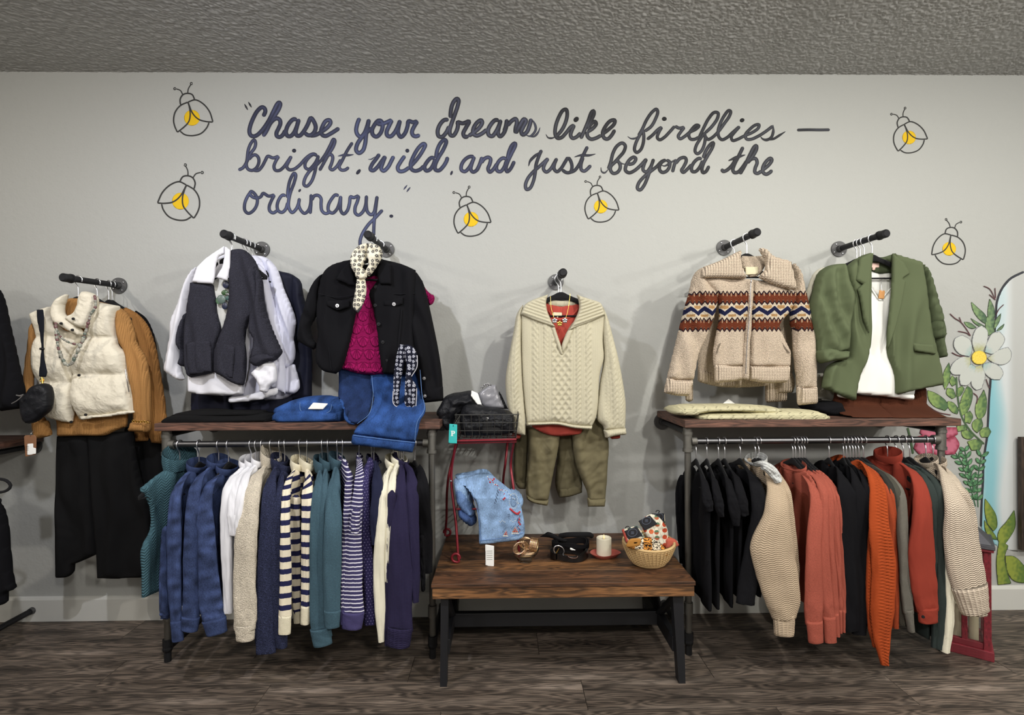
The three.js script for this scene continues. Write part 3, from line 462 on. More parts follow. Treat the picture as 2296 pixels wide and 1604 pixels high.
{ // six fireflies: one drawing in unit form, set by the tips of its two wings
  const K = lin(0x2b2b2a), Y = lin(0xdcb400), lines = [
    [1240, 1110, 1235, 1020, 1280, 950, 1350, 930, 1420, 950, 1460, 1030], [1275, 955, 1240, 890, 1170, 860], [1350, 930, 1360, 860, 1400, 790],
    [1355, 1065, 1240, 1120, 1160, 1220, 1135, 1340, 1150, 1430, 1195, 1535], [1195, 1535, 1300, 1450, 1370, 1370, 1392, 1270, 1380, 1150, 1355, 1065], [1355, 1065, 1470, 1030, 1590, 1090, 1690, 1210, 1745, 1370], [1745, 1372, 1640, 1365, 1520, 1330, 1430, 1240, 1355, 1065], [1235, 1515, 1310, 1570, 1430, 1585, 1560, 1550, 1650, 1460, 1685, 1380]];
  const names = ['head_outline', 'antenna', 'antenna', 'wing_outline', 'wing_outline', 'wing_outline', 'wing_outline', 'belly_outline'];
  const T0 = [149.4, 191.9], T1 = [218.1, 171.5];
  [[398, 297, 477.7, 274, 0, 'painted firefly above and before the first word of the quotation'], [435, 490, 353.5, 455.5, 1, 'painted firefly beside the last line of the quotation, nearest the charcoal cardigan'], [1027, 524, 1101.2, 499.2, 0, 'painted firefly low between the closing quotation mark and the cable knit sweater'],
    [1319, 492, 1388, 471.5, 0, 'painted firefly directly under the word beyond'], [2013.6, 339.7, 2079.7, 311.8, 0, 'painted firefly high on the wall past the long painted dash'], [2159.5, 583, 2088.5, 571.7, 1, 'painted firefly just above the green blazer shoulder and painted arch']].forEach(([ax, ay, bx, by, mir, label]) => {
    // similarity that takes the template's wing tips to these (mirrored first if asked)
    const m = mir ? -1 : 1, tx = (T1[0] - T0[0]) * m, ty = T1[1] - T0[1], dx = bx - ax, dy = by - ay, l2 = tx * tx + ty * ty, c = (dx * tx + dy * ty) / l2, s = (dy * tx - dx * ty) / l2;
    const f = (list, scale = 8) => { const o = []; for (let i = 0; i < list.length; i += 2) { const x = (list[i] / scale - T0[0]) * m, y = list[i + 1] / scale - T0[1]; o.push([ax + c * x - s * y, ay + s * x + c * y]); } return o; };
    const circle = (x, y, r) => { const o = []; for (let k = 0; k < 16; k++) o.push(x + r * Math.cos(k / 16 * 6.2832), y + r * Math.sin(k / 16 * 6.2832)); return o; };
    const mid = f([1420, 1310])[0], t = thing('painted_firefly', label, 'painting', at(mid[0], mid[1], 0)), sc = Math.hypot(c, s);
    part(t, 'glowing_belly', patch(f(circle(1418, 1308, 122)), 0.0004, Y, { cell: 0.004 }), paint, 'yellow painted disc');
    lines.forEach((q, i) => part(t, names[i], stroke(f(q), (i === 1 || i === 2 ? 2 : 2.7) * sc, K, K, 0.0013), paint));
    for (const [x, y] of [[1150, 860], [1406, 778]]) { const q = circle(x, y, 17); part(t, 'antenna_tip', stroke(f([...q, q[0], q[1]]), 1.8 * sc, K, K, 0.0013), paint); }
  });
}
{
  const C7 = crop(2000, 560, 3.209), C8 = crop(1960, 1000, 3.083);
  const t = thing('painted_arch', 'tall painted arch with dark outline and pale blue and white inside', 'painting', at(2270, 950, 0));
  const cy = lin(0x86bcc6), wh = lin(0xcdd3d4), be = lin(0x9d9a92);
  part(t, 'arch_filling', patch([...C7([950, 160, 850, 212, 790, 285, 757, 370, 748, 470, 738, 620, 722, 800, 708, 960, 698, 1100, 684, 1350]), ...C8([757, 100, 752, 250, 742, 440, 738, 560, 760, 640, 860, 700, 960, 730]), ...full([2420, 1240, 2420, 600, 2340, 590])], 0.0002, (a, b) => {
    const x = clamp((a - 2.38) / 0.2), n = noise2(a * 5, b * 1.6), m = clamp(1.05 - 2.3 * Math.abs(x - 0.3) + 0.5 * n); return mixc(mixc(wh, cy, m), be, clamp((x - 0.8) * 2.6));
  }, { cell: 0.010, sharp: true }), paint);
  part(t, 'arch_outline', stroke([...C7([950, 160, 850, 212, 790, 285, 757, 370, 748, 470, 738, 620, 722, 800, 708, 960, 698, 1100, 684, 1350]), ...C8([757, 100, 752, 250, 742, 440, 738, 560])], 6, lin(0x26282e), lin(0x3a3d44), 0.0004), paint);
  const bw = thing('wooden_board', 'dark brown upright wooden board at the picture edge over the painted leaves', 'board', at(2330, 1100, 0)), bx = at(2285, 1140, 0.02);
  part(bw, 'board', boxUV(rbox(bx.x, at(2285, 1233, 0.02).y, 0.012, bx.x + 0.14, at(2285, 980, 0.02).y, 0.035, 0.003, 1), 1, 0, 0, true), woodMat([58, 46, 38], 0.8, 0.7));

  const m = thing('floral_mural', 'painted white flower with yellow centre, green leaves and red rose beside the painted arch', 'mural', at(2190, 850, 0));
  let lift = 0.0012; const up = () => lift += 0.00003;
  const G1 = lin(0x4d6b45), G2 = lin(0x8aa35e), G3 = lin(0x2f5a3e), G4 = lin(0x6fa574), OL = lin(0x32412c);
  const leaf = (pts, a = G1, b = G2) => {
    const q = toPlane(pts, 0), cx = q.reduce((s, p) => s + p[0], 0) / q.length;
    const L = up(); part(m, 'painted_leaf', [patch(pts, L, (x, y, d) => d < 0.002 ? OL : mixc(a, b, clamp(0.5 + (cx - x) * 22 + 0.5 * noise2(x * 40, y * 40))), { cell: 0.005 })], paint);
  };
  for (const q of [[565, 370, 620, 420, 672, 470, 695, 545, 650, 525, 600, 475, 575, 425], [700, 345, 737, 430, 732, 500, 702, 545, 685, 470, 690, 400], [513, 518, 560, 525, 612, 562, 570, 572, 530, 548], [558, 488, 612, 520, 672, 552, 640, 560, 590, 532], [786, 455, 772, 520, 730, 585, 738, 520, 760, 480], [812, 528, 790, 572, 742, 592, 770, 560], [680, 480, 742, 505, 732, 560, 740, 592, 690, 625, 668, 560]]) leaf(C7(q), lin(0x47604a), lin(0x7c9668));
  for (const q of [[540, 978, 576, 1010, 576, 1080, 540, 1170, 500, 1200, 480, 1150, 500, 1060], [660, 1000, 682, 1090, 667, 1190, 620, 1232, 597, 1180, 600, 1110, 640, 1040], [410, 808, 420, 870, 412, 950, 380, 1012, 360, 960, 370, 880], [250, 1010, 310, 1030, 380, 1080, 412, 1130, 380, 1162, 300, 1130, 260, 1080], [430, 903, 456, 930, 462, 970, 430, 987, 410, 950], [393, 993, 440, 1000, 462, 1060, 430, 1077, 388, 1040], [460, 1010, 500, 978, 522, 1000, 492, 1052, 462, 1062], [395, 1088, 440, 1100, 477, 1150, 470, 1187, 430, 1172, 398, 1130], [557, 1068, 552, 1110, 510, 1152, 468, 1152, 490, 1100], [520, 1180, 560, 1158, 582, 1200, 560, 1255, 518, 1242], [600, 1220, 642, 1213, 653, 1270, 610, 1324, 578, 1290, 573, 1250], [640, 1290, 690, 1273, 713, 1310, 690, 1354, 640, 1352, 628, 1320], [493, 1310, 540, 1298, 592, 1340, 560, 1367, 508, 1352], [536, 1380, 600, 1363, 653, 1390, 630, 1444, 568, 1448], [460, 1268, 530, 1258, 542, 1300, 468, 1312]]) leaf(C7(q));
  part(m, 'painted_stem', stroke(C7([462, 915, 470, 1050, 500, 1200, 560, 1300, 662, 1400]), 4, lin(0x3b5238), lin(0x57744a), up()), paint);
  part(m, 'painted_stem', stroke(C7([110, 1280, 130, 1360, 150, 1470]), 5, lin(0x3b5238), lin(0x57744a), lift), paint);
  // sprigs of small paired leaves
  for (const [st, n] of [[[548, 30, 600, 110, 650, 240, 700, 420], 8], [[742, 60, 722, 170, 712, 290, 716, 425], 7], [[622, 20, 640, 110, 668, 220, 690, 330], 6]]) {
    const P = smoothLine(C8(st), false, 2); part(m, 'painted_stem', stroke(C8(st), 2.4, lin(0x2f5a3e), lin(0x4a7a50), up()), paint);
    for (let k = 0; k < n; k++) for (const s of [-1, 1]) {
      const i = Math.floor((k + 0.4) / n * (P.length - 4)), a = P[i], b = P[i + 3], th = Math.atan2(b[1] - a[1], b[0] - a[0]) + Math.PI + s * 0.75, L = 19 + 5 * noise2(k, n), w = 4.2, c = Math.cos(th), d = Math.sin(th);
      leaf([[0, 0], [L * 0.35, w], [L * 0.7, w * 0.9], [L, 0], [L * 0.7, -w * 0.9], [L * 0.35, -w]].map(([x, y]) => [a[0] + x * c - y * d, a[1] + x * d + y * c]), G3, G4);
    }
  }
  for (const q of [[760, 358, 800, 410, 840, 480, 846, 560, 820, 592, 780, 540, 760, 460], [755, 500, 790, 560, 830, 610, 850, 650, 800, 640, 765, 590], [967, 436, 972, 560, 930, 640, 880, 705, 848, 640, 860, 580, 910, 520], [860, 640, 925, 690, 900, 770, 920, 880, 945, 952, 850, 962, 840, 800], [900, 758, 962, 762, 1036, 832, 1080, 930, 1030, 948, 960, 932, 915, 870]]) leaf(C8(q), lin(0x5d7836), lin(0x8f9c40));
  const R1 = lin(0x8e2f45), R2 = lin(0xc06a80);
  for (const q of [[205, 1285, 330, 1278, 335, 1352, 250, 1362, 195, 1320], [180, 1343, 260, 1330, 325, 1400, 300, 1472, 200, 1477, 152, 1430], [365, 1278, 462, 1278, 472, 1330, 400, 1362, 355, 1330], [380, 1370, 450, 1340, 482, 1400, 450, 1472, 380, 1478, 355, 1420], [265, 1350, 340, 1330, 390, 1360, 380, 1440, 320, 1490, 262, 1440]]) part(m, 'painted_rose_petal', patch(C7(q), up(), (x, y, d) => mixc(R1, R2, clamp(d * 60 - 0.15 + 0.5 * noise2(x * 35, y * 35))), { cell: 0.005 }), paint);
  for (const q of [[655, 262, 700, 285, 740, 362], [737, 275, 742, 350], [695, 322, 742, 364], [412, 460, 450, 495, 490, 520, 530, 570, 562, 622], [480, 485, 494, 522], [470, 587, 530, 600, 560, 620], [800, 395, 765, 430, 745, 470], [425, 740, 470, 762, 520, 770], [580, 1030, 610, 1060, 605, 1110], [260, 1130, 330, 1170, 420, 1190], [672, 930, 690, 980, 700, 1000]]) part(m, 'painted_twig', stroke(C7(q), 2.2, lin(0x4a2f33), lin(0x6e4247), up()), paint);
  const pet = [[590, 740, 570, 660, 600, 570, 640, 545, 682, 580, 682, 660, 650, 740], [660, 740, 680, 660, 720, 600, 770, 588, 808, 640, 790, 690, 720, 752], [680, 780, 760, 722, 830, 700, 855, 740, 842, 802, 780, 832, 700, 802], [650, 822, 700, 810, 770, 840, 797, 890, 772, 938, 710, 932, 650, 870], [600, 840, 640, 830, 667, 900, 642, 1002, 600, 1014, 568, 980, 568, 900], [570, 820, 602, 850, 582, 920, 540, 977, 488, 977, 478, 920, 510, 850], [560, 775, 500, 770, 430, 820, 410, 870, 430, 898, 500, 897, 562, 822], [570, 740, 560, 650, 500, 613, 448, 640, 440, 700, 480, 752, 552, 772]];
  const c0 = toPlane(C7([622, 777]), 0)[0], PW1 = lin(0xbfc3bd), PY = lin(0xabac78), PB = lin(0x8fb0ae), PE = lin(0x6f7178);
  pet.forEach((q, i) => part(m, 'painted_petal', patch(C7(q), up(), (x, y, d) => { if (d < 0.0022) return PE; const r = Math.hypot(x - c0[0], y - c0[1]) * 10, s = 0.5 + 0.5 * noise2(x * 50 + i, y * 50); return mixc(mixc(PW1, i % 2 ? PB : PY, clamp(0.45 * s + 0.75 * (1 - Math.abs(r - 0.4) * 3.2))), PE, clamp(0.5 - r * 1.6)); }, { cell: 0.004 }), paint));
  const ring = []; for (let k = 0; k < 18; k++) ring.push(622 + 56 * Math.cos(k / 18 * 6.2832), 777 + 52 * Math.sin(k / 18 * 6.2832));
  part(m, 'painted_flower_centre', patch(C7(ring), up(), (x, y, d) => d < 0.003 ? lin(0x8a7a3a) : mixc(lin(0xe0b92a), lin(0xf0e070), 0.5 + 0.5 * noise2(x * 160, y * 160)), { cell: 0.003 }), paint);
}

// ---------------------------------------------------------------- clothes hanging on the two rails
// one velvet hanger: hook round a pipe at its origin, shoulders along its own x axis
const hangerProto = new THREE.Group();
{
  const hk = wire([V(0.0155, -0.009, 0), V(0.0172, 0.004, 0), V(0.009, 0.0148, 0), V(0, 0.0172, 0), V(-0.011, 0.0135, 0), V(-0.0172, 0.001, 0), V(-0.0125, -0.016, 0), V(-0.002, -0.032, 0), V(0, -0.048, 0), V(0, -0.082, 0)], 0.0025, 40, false, 6);
  part(hangerProto, 'hook', hk, M.chrome);
  const arm = shell([[-0.2, -0.172], [-0.12, -0.125], [-0.035, -0.088], [-0.008, -0.075], [0.008, -0.075], [0.035, -0.088], [0.12, -0.125], [0.2, -0.172], [0.196, -0.19], [0.11, -0.147], [0, -0.105], [-0.11, -0.147], [-0.196, -0.19]], { t: 0.004, tb: 0.004, R: 0.006, cell: 0.005 });
  part(hangerProto, 'shoulder_bar', arm, M.velvet);
  part(hangerProto, 'lower_bar', rod(V(-0.193, -0.184, 0), V(0.193, -0.184, 0), 0.004, 8), M.velvet);
}
function hanger(C, yaw, label, group, lean = 0) {
  const h = hangerProto.clone(); h.name = numbered('velvet_hanger'); h.position.copy(C); h.rotation.set(0, yaw, lean); scene.add(h);
  h.userData = { label, category: 'hanger' }; if (group) h.userData.group = group; return h;
}
// ring collar round the neck: lower and upper ellipse, with thickness
function collarGeo(rx, ry, h, flare, y0, back = 0.02) {
  const pos = [], uv = [], idx = [], m = 28, prof = [[1.0, 0, 0.0], [1 + flare * 0.6, 0.55, 0.004], [1 + flare, 1, 0.0], [0.94 + flare, 1.03, 0], [0.9 + flare * 0.6, 0.5, 0], [0.9, 0, 0]];
  for (const [r, v, e] of prof) for (let q = 0; q <= m; q++) { const a = q / m * 6.28318; pos.push((rx * r + e) * Math.cos(a), y0 + h * v + back * v * -Math.sin(a), (ry * r + e) * Math.sin(a)); uv.push(q / m * 0.4, v * h); }
  for (let k = 0; k < prof.length - 1; k++) for (let q = 0; q < m; q++) { const a = k * (m + 1) + q, b = a + m + 1; idx.push(a, b, a + 1, a + 1, b, b + 1); }
  const g = new THREE.BufferGeometry(); g.setAttribute('position', new THREE.Float32BufferAttribute(pos, 3)); g.setAttribute('uv', new THREE.Float32BufferAttribute(uv, 2)); g.setIndex(idx); g.computeVertexNormals(); return g;
}
/* a garment on a rail, its shoulders across the rail: rack, hook column, near shoulder [x, y], hem row near the viewer, sleeves as traced */
let gi = 0;
function railGarment(R, o) {
  const i = gi++, C = V(at(o.hook, 995, R.zU).x, R.ry, R.zU), zs = o.zs ?? 0.565, S = at(o.sh[0], o.sh[1], zs);
  const u = V(S.x - C.x, 0, S.z - C.z), hw = clamp(u.length(), 0.16, 0.25); u.normalize(); const right = R === RR;
  const ax = right ? u : u.clone().negate(), yaw = Math.atan2(-ax.z, ax.x);            // own x axis; near side is +x on the right rack, -x on the left
  const t = thing(o.name, o.label, o.cat, C.clone(), o.group); t.rotation.y = yaw; t.updateMatrixWorld(true);
  if (!o.noHanger) hanger(C, yaw, 'black velvet hanger holding the ' + o.short, o.group ? o.group + ' hangers' : undefined, 0);
  const toRoom = (g) => g.applyMatrix4(t.matrixWorld), s = right ? 1 : -1;
  const bs = S.y - C.y, hy = at(o.sh[0], o.hem, zs).y - C.y, nk = o.neck ?? 0.06, hemW = hw + (o.flare ?? -0.01);
  const half = o.sleeveless ? [[nk, bs + 0.05], [hw, bs], [hw - 0.045, bs - 0.08], [hw - 0.05, bs - 0.17], [hw - 0.01, bs - 0.235], [hemW, hy + 0.1], [hemW, hy]] : [[nk, bs + 0.052], [hw * 0.9, bs + 0.012], [hw, bs - 0.03], [hw - 0.005, bs - 0.18], [hemW, hy + 0.12], [hemW, hy]];
  const out = [...half, [0, hy - 0.008], ...half.slice().reverse().map(([x, y]) => [-x, y]), [0, bs + 0.035]];
  part(t, 'body', toRoom(shell(out, { t: o.t ?? 0.012, tb: o.t ?? 0.010, R: 0.035, cell: 0.011, relief: folds(0.008, 0.11, i + 1) })), o.mat);
  if (o.collar) { const c = o.collar; part(t, 'collar', toRoom(collarGeo(nk + 0.008, 0.028, c.h ?? 0.035, c.flare ?? 0.1, bs + 0.035 + (c.y ?? 0), c.back ?? 0.018)), c.mat ?? o.mat); }
  for (const q of o.sleeves ?? []) {
    let list = q.p ?? q; const zq = q.z ?? o.zl ?? 0.6;
    if (q === o.sleeves[0] && q.name !== 'side_panel') {                      // the shoulder: from the neck over the hanger's end into the sleeve
      const [x, y, w] = list[0], w1 = clamp(w * 0.85, 13, 34);
      list = [[lerp(o.hook, x, 0.40), y - 44, w1 * 0.6, 0.45 - zq], [lerp(o.hook, x, 0.74), y - 27, w1 * 0.9, 0.52 - zq], [lerp(o.hook, x, 0.97), y + 4, w, 0.575 - zq], ...list.slice(list.length > 2 ? 1 : 0)];
    }
    const g = sleeveGeo(list, q.z ?? o.zl ?? 0.6, { seed: i * 3 + 1, fold: q.fold ?? o.fold ?? 0.17, depth: q.depth, maxDepth: q.maxDepth ?? 0.045 });
    const sl = part(t, q.name ?? 'sleeve', g, q.mat ?? o.mat);
    if (q.cuff) part(sl, 'cuff', sleeveGeo(q.cuff, (q.z ?? o.zl ?? 0.6) + 0.003, { seed: i, fold: 0.05, rings: 8, noCap: true, maxDepth: 0.042, depth: 0.55 }), q.cuffMat ?? o.mat);
  }
  for (const b of o.buttons ?? []) part(t, 'button', disc(at(b[0], b[1], b[2] ?? 0.645), 0.006, 0.004), M.velvet);
  return t;
}
const nub = (c, a, n = 0.25) => tex(256, 256, 0.12, (u, v) => { const k = 1 + a * tn(u, v, 30) + n * (hash(Math.floor(u * 256), Math.floor(v * 256)) - 0.5) * 2; return c.map((x) => clamp(x * k / 255) * 255); });
const F = {
  tealVest: fab(0x42606a, 'herring', 0.003), denim: denimMat([60, 73, 110], 0.55), white: fab(0xdedee2, 'weave', 0.0003), creamFuzz: cloth({ map: nub([206, 196, 178], 0.16, 0.14), roughness: 1, bumpMap: B.fuzz, bumpScale: 0.004 }),
  boucle: cloth({ map: nub([44, 48, 70], 0.35, 0.65), roughness: 1, bumpMap: B.fuzz, bumpScale: 0.003 }), teal: cloth({ map: nub([66, 90, 102], 0.12, 0.14), roughness: 1, bumpMap: B.knit, bumpScale: 0.0006 }),
  stripe: stripeMat(0.046, (v) => v < 0.42 ? [38, 40, 76] : [232, 222, 198]), thin: stripeMat(0.0155, (v) => v < 0.3 ? [222, 220, 230] : [62, 58, 96]), purple: fab(0x47426a, 'knit', 0.0008), creamKnit: fab(0xe6dec4, 'knit', 0.0010),
  dots: cloth({ map: tex(128, 128, 0.022, (u, v) => { const x = (u * 2 + (Math.floor(v * 2) % 2) * 0.5) % 1 - 0.5, y = (v * 2) % 1 - 0.5; return x * x + y * y < 0.022 ? [140, 132, 176] : [48, 44, 82]; }), roughness: 0.9 }),
  navy: fab(0x23263c), ivory: fab(0xe2ddc8, 'knit', 0.0006), plum: fab(0x2a2640, 'knit', 0.001), plumRib: fab(0x2a2640, 'wideRib', 0.003), black: fab(0x111114, 'weave', 0.0004), blackKnit: fab(0x131316, 'knit', 0.0008),
  taupe: fab(0xb3a088, 'cordknit', 0.002), taupeRib: fab(0xb9a68e, 'wideRib', 0.004), heather: cloth({ map: nub([188, 190, 188], 0.12, 0.2), roughness: 1, bumpMap: B.wideRib, bumpScale: 0.002 }),
  rust: cloth({ map: nub([152, 80, 66], 0.08, 0.1), roughness: 1, bumpMap: B.fuzz, bumpScale: 0.0008 }), orange: fab(0xaa4a24, 'cable', 0.006), rustDark: fab(0xa3492c, 'knit', 0.001),
  olive: fab(0x4a4840, 'knit', 0.0008), grey: fab(0x69665e, 'knit', 0.0008), charcoal: fab(0x33322f, 'knit', 0.0008), red: fab(0x8e3a2d, 'weave', 0.0005), green: fab(0x323a38, 'knit', 0.0006), beige: fab(0xd0c1ae, 'cordknit', 0.004), beigeRib: fab(0xd0c1ae, 'wideRib', 0.007),
};
const rg = railGarment;
// left rack, from the trousers on the wall to the bench
rg(RL, { name: 'knit_vest', label: 'teal cable knit sleeveless vest with high collar, first on the rail', cat: 'vest', short: 'teal sleeveless vest', hook: 403, sh: [313, 1097], hem: 1345, mat: F.tealVest, sleeveless: true, collar: { h: 0.075, flare: 0.12, back: 0.03 }, neck: 0.068, t: 0.016 });
rg(RL, { name: 'denim_shirt', label: 'dark blue denim shirt right next to the teal sleeveless vest', cat: 'shirt', short: 'denim shirt next to the teal vest', hook: 446, sh: [388, 1098], hem: 1372, mat: F.denim, collar: { flare: 0.14 }, sleeves: [{ p: [[394, 1106, 24], [391, 1200, 32], [392, 1300, 30], [396, 1400, 25]], cuff: [[396, 1392, 27], [399, 1437, 25]] }, { p: [[372, 1180, 14], [368, 1280, 18], [369, 1370, 20, 0.01], [371, 1386, 18]], name: 'front_edge', z: 0.56 }] });
rg(RL, { name: 'denim_shirt', label: 'blue denim shirt in the middle of the three denim shirts', cat: 'shirt', short: 'middle denim shirt', hook: 490, sh: [437, 1088], hem: 1386, mat: F.denim, collar: { flare: 0.14 }, sleeves: [{ p: [[436, 1095, 26], [430, 1200, 36], [428, 1300, 34], [428, 1390, 38]], cuff: [[428, 1383, 40], [425, 1414, 36]] }] });
rg(RL, { name: 'denim_shirt', label: 'blue denim shirt next to the white blouses, its wide cuff facing out', cat: 'shirt', short: 'denim shirt next to the white blouses', hook: 512, sh: [456, 1105], hem: 1382, mat: F.denim, collar: { flare: 0.16, h: 0.04 }, sleeves: [{ p: [[461, 1108, 28], [462, 1190, 38], [466, 1280, 44], [474, 1360, 50], [482, 1398, 50]], cuff: [[480, 1388, 53], [487, 1420, 46]] }], zl: 0.61 });
rg(RL, { name: 'white_blouse', label: 'white blouse with a long sleeve right beside the denim shirts', cat: 'blouse', short: 'white blouse beside the denim', hook: 563, sh: [505, 1090], hem: 1368, mat: F.white, collar: { flare: 0.12 }, sleeves: [[[510, 1098, 26], [508, 1200, 26], [511, 1300, 22], [513, 1374, 20]]] });
rg(RL, { name: 'white_blouse', label: 'white blouse with a short loose sleeve, middle of three white blouses', cat: 'blouse', short: 'middle white blouse', hook: 575, sh: [521, 1088], hem: 1350, mat: F.white, collar: { flare: 0.12 }, sleeves: [{ p: [[525, 1096, 22], [523, 1150, 26], [524, 1200, 18]], z: 0.61 }] });
rg(RL, { name: 'white_blouse', label: 'white blouse with a pleated shoulder touching the cream fuzzy jacket', cat: 'blouse', short: 'white blouse beside the cream jacket', hook: 588, sh: [541, 1084], hem: 1340, mat: F.white, collar: { flare: 0.12 }, sleeves: [{ p: [[543, 1090, 22], [536, 1150, 22], [533, 1212, 12]], z: 0.612 }] });
rg(RL, { name: 'fuzzy_jacket', label: 'cream fuzzy jacket with turned cuff between white blouses and navy jackets', cat: 'jacket', short: 'cream fuzzy jacket', hook: 608, sh: [563, 1086], hem: 1400, mat: F.creamFuzz, collar: { h: 0.06, flare: 0.12, back: 0.03 }, sleeves: [{ p: [[566, 1092, 38], [555, 1180, 48], [550, 1280, 50], [549, 1375, 49], [550, 1412, 48]], cuff: [[549, 1400, 45], [550, 1435, 40]], z: 0.62 }] });
rg(RL, { name: 'boucle_jacket', label: 'navy speckled boucle jacket beside the cream fuzzy jacket', cat: 'jacket', short: 'navy boucle jacket beside the cream one', hook: 627, sh: [600, 1088], hem: 1440, mat: F.boucle, collar: { h: 0.04, flare: 0.12 }, sleeves: [[[604, 1096, 30], [600, 1200, 38], [596, 1320, 44], [595, 1420, 46], [597, 1464, 42]]] });
rg(RL, { name: 'boucle_jacket', label: 'navy speckled boucle jacket beside the striped cardigans', cat: 'jacket', short: 'navy boucle jacket beside the stripes', hook: 638, sh: [622, 1098], hem: 1430, mat: F.boucle, collar: { h: 0.04, flare: 0.12 }, sleeves: [[[625, 1106, 26], [620, 1200, 30], [624, 1320, 36], [630, 1410, 30], [632, 1452, 24]]] });
rg(RL, { name: 'striped_cardigan', label: 'cream and navy wide striped cardigan touching the navy jackets', cat: 'cardigan', short: 'striped cardigan touching the navy jackets', hook: 672, sh: [640, 1094], hem: 1375, mat: F.stripe, collar: { h: 0.04, flare: 0.12, mat: F.creamKnit }, sleeves: [{ p: [[642, 1098, 18], [640, 1180, 21], [640, 1280, 25], [639, 1388, 28]], cuff: [[639, 1380, 28], [638, 1421, 27]], cuffMat: F.creamKnit, z: 0.62 }, { p: [[664, 1110, 22], [660, 1180, 26], [664, 1260, 26], [666, 1330, 24], [668, 1376, 20]], name: 'front_panel', z: 0.55, cuff: [[667, 1370, 20], [668, 1396, 18]], cuffMat: F.creamKnit }] });
rg(RL, { name: 'striped_cardigan', label: 'cream and navy wide striped cardigan touching the teal sweaters', cat: 'cardigan', short: 'striped cardigan touching the teal sweaters', hook: 688, sh: [690, 1094], hem: 1360, mat: F.stripe, collar: { h: 0.04, flare: 0.12, mat: F.creamKnit }, sleeves: [{ p: [[690, 1104, 26], [689, 1200, 26], [688, 1300, 24], [686, 1366, 22]], cuff: [[686, 1358, 22], [684, 1399, 20]], cuffMat: F.creamKnit, z: 0.59 }] });
rg(RL, { name: 'teal_sweater', label: 'teal sweater with the longest turned-up cuff, next to the striped cardigan', cat: 'sweater', short: 'teal sweater next to the stripes', hook: 722, sh: [708, 1096], hem: 1380, mat: F.teal, collar: { h: 0.045, flare: 0.2 }, sleeves: [{ p: [[712, 1102, 24], [708, 1200, 26], [709, 1300, 30], [716, 1390, 40], [722, 1430, 44]], cuff: [[718, 1408, 46], [724, 1446, 42]], z: 0.6 }] });
rg(RL, { name: 'teal_sweater', label: 'teal sweater squeezed in the middle of the three teal sweaters', cat: 'sweater', short: 'middle teal sweater', hook: 735, sh: [722, 1092], hem: 1370, mat: F.teal, collar: { h: 0.045, flare: 0.2 }, sleeves: [[[726, 1100, 20], [722, 1200, 22], [724, 1300, 24], [732, 1380, 22]]] });
rg(RL, { name: 'teal_sweater', label: 'teal sweater with a short turned cuff next to the thin striped tops', cat: 'sweater', short: 'teal sweater next to the thin stripes', hook: 756, sh: [744, 1088], hem: 1360, mat: F.teal, collar: { h: 0.045, flare: 0.2 }, sleeves: [{ p: [[749, 1096, 30], [746, 1180, 40], [744, 1280, 40], [745, 1372, 36]], cuff: [[745, 1368, 37], [745, 1406, 32]], z: 0.625 }] });
rg(RL, { name: 'striped_shirt', label: 'purple top with thin white stripes, the one touching the teal sweaters', cat: 'shirt', short: 'thin striped top touching the teal sweaters', hook: 767, sh: [783, 1072], hem: 1370, mat: F.thin, sleeves: [{ p: [[782, 1078, 16], [776, 1180, 16], [771, 1290, 14], [769, 1372, 12]], name: 'side_panel', cuff: [[769, 1366, 13], [769, 1398, 12]], cuffMat: F.purple }] });
rg(RL, { name: 'striped_shirt', label: 'purple top with thin white stripes and a solid hem, facing out', cat: 'shirt', short: 'thin striped top with the solid hem', hook: 805, sh: [810, 1068], hem: 1360, mat: F.thin, sleeves: [{ p: [[806, 1074, 22], [797, 1170, 28], [792, 1270, 40], [791, 1376, 52]], name: 'front_panel', z: 0.6, fold: 0.16, cuff: [[791, 1370, 53], [789, 1408, 46]], cuffMat: F.purple }, { p: [[800, 1140, 18], [797, 1175, 20], [796, 1196, 17]], z: 0.635 }] });
rg(RL, { name: 'dotted_blouse', label: 'purple top with tiny white dots behind the thin striped tops', cat: 'shirt', short: 'dotted purple top', hook: 833, sh: [820, 1068], hem: 1390, mat: F.dots, sleeves: [[[815, 1080, 22], [820, 1180, 24], [826, 1290, 26], [829, 1400, 24]]], zl: 0.57 });
rg(RL, { name: 'navy_tee', label: 'navy tee with a white size tag at the neck before the ivory sweaters', cat: 'tee', short: 'navy tee', hook: 838, sh: [846, 1076], hem: 1390, mat: F.navy, collar: { h: 0.015, flare: 0.05 }, sleeves: [{ p: [[846, 1086, 26], [842, 1160, 24], [842, 1220, 18]] }] });
rg(RL, { name: 'ivory_sweater', label: 'ivory sweater with the longer pointed sleeve', cat: 'sweater', short: 'ivory sweater with the long sleeve', hook: 882, sh: [862, 1086], hem: 1390, mat: F.ivory, collar: { h: 0.03, flare: 0.15 }, sleeves: [{ p: [[860, 1096, 20], [854, 1190, 22], [850, 1270, 25], [852, 1370, 24], [855, 1438, 13]], z: 0.61 }] });
rg(RL, { name: 'ivory_sweater', label: 'ivory sweater with the shorter sleeve, against the plum sweater', cat: 'sweater', short: 'ivory sweater against the plum one', hook: 895, sh: [879, 1080], hem: 1380, mat: F.ivory, collar: { h: 0.03, flare: 0.15 }, sleeves: [[[878, 1090, 18], [872, 1180, 18], [869, 1260, 15], [868, 1304, 9]]] });
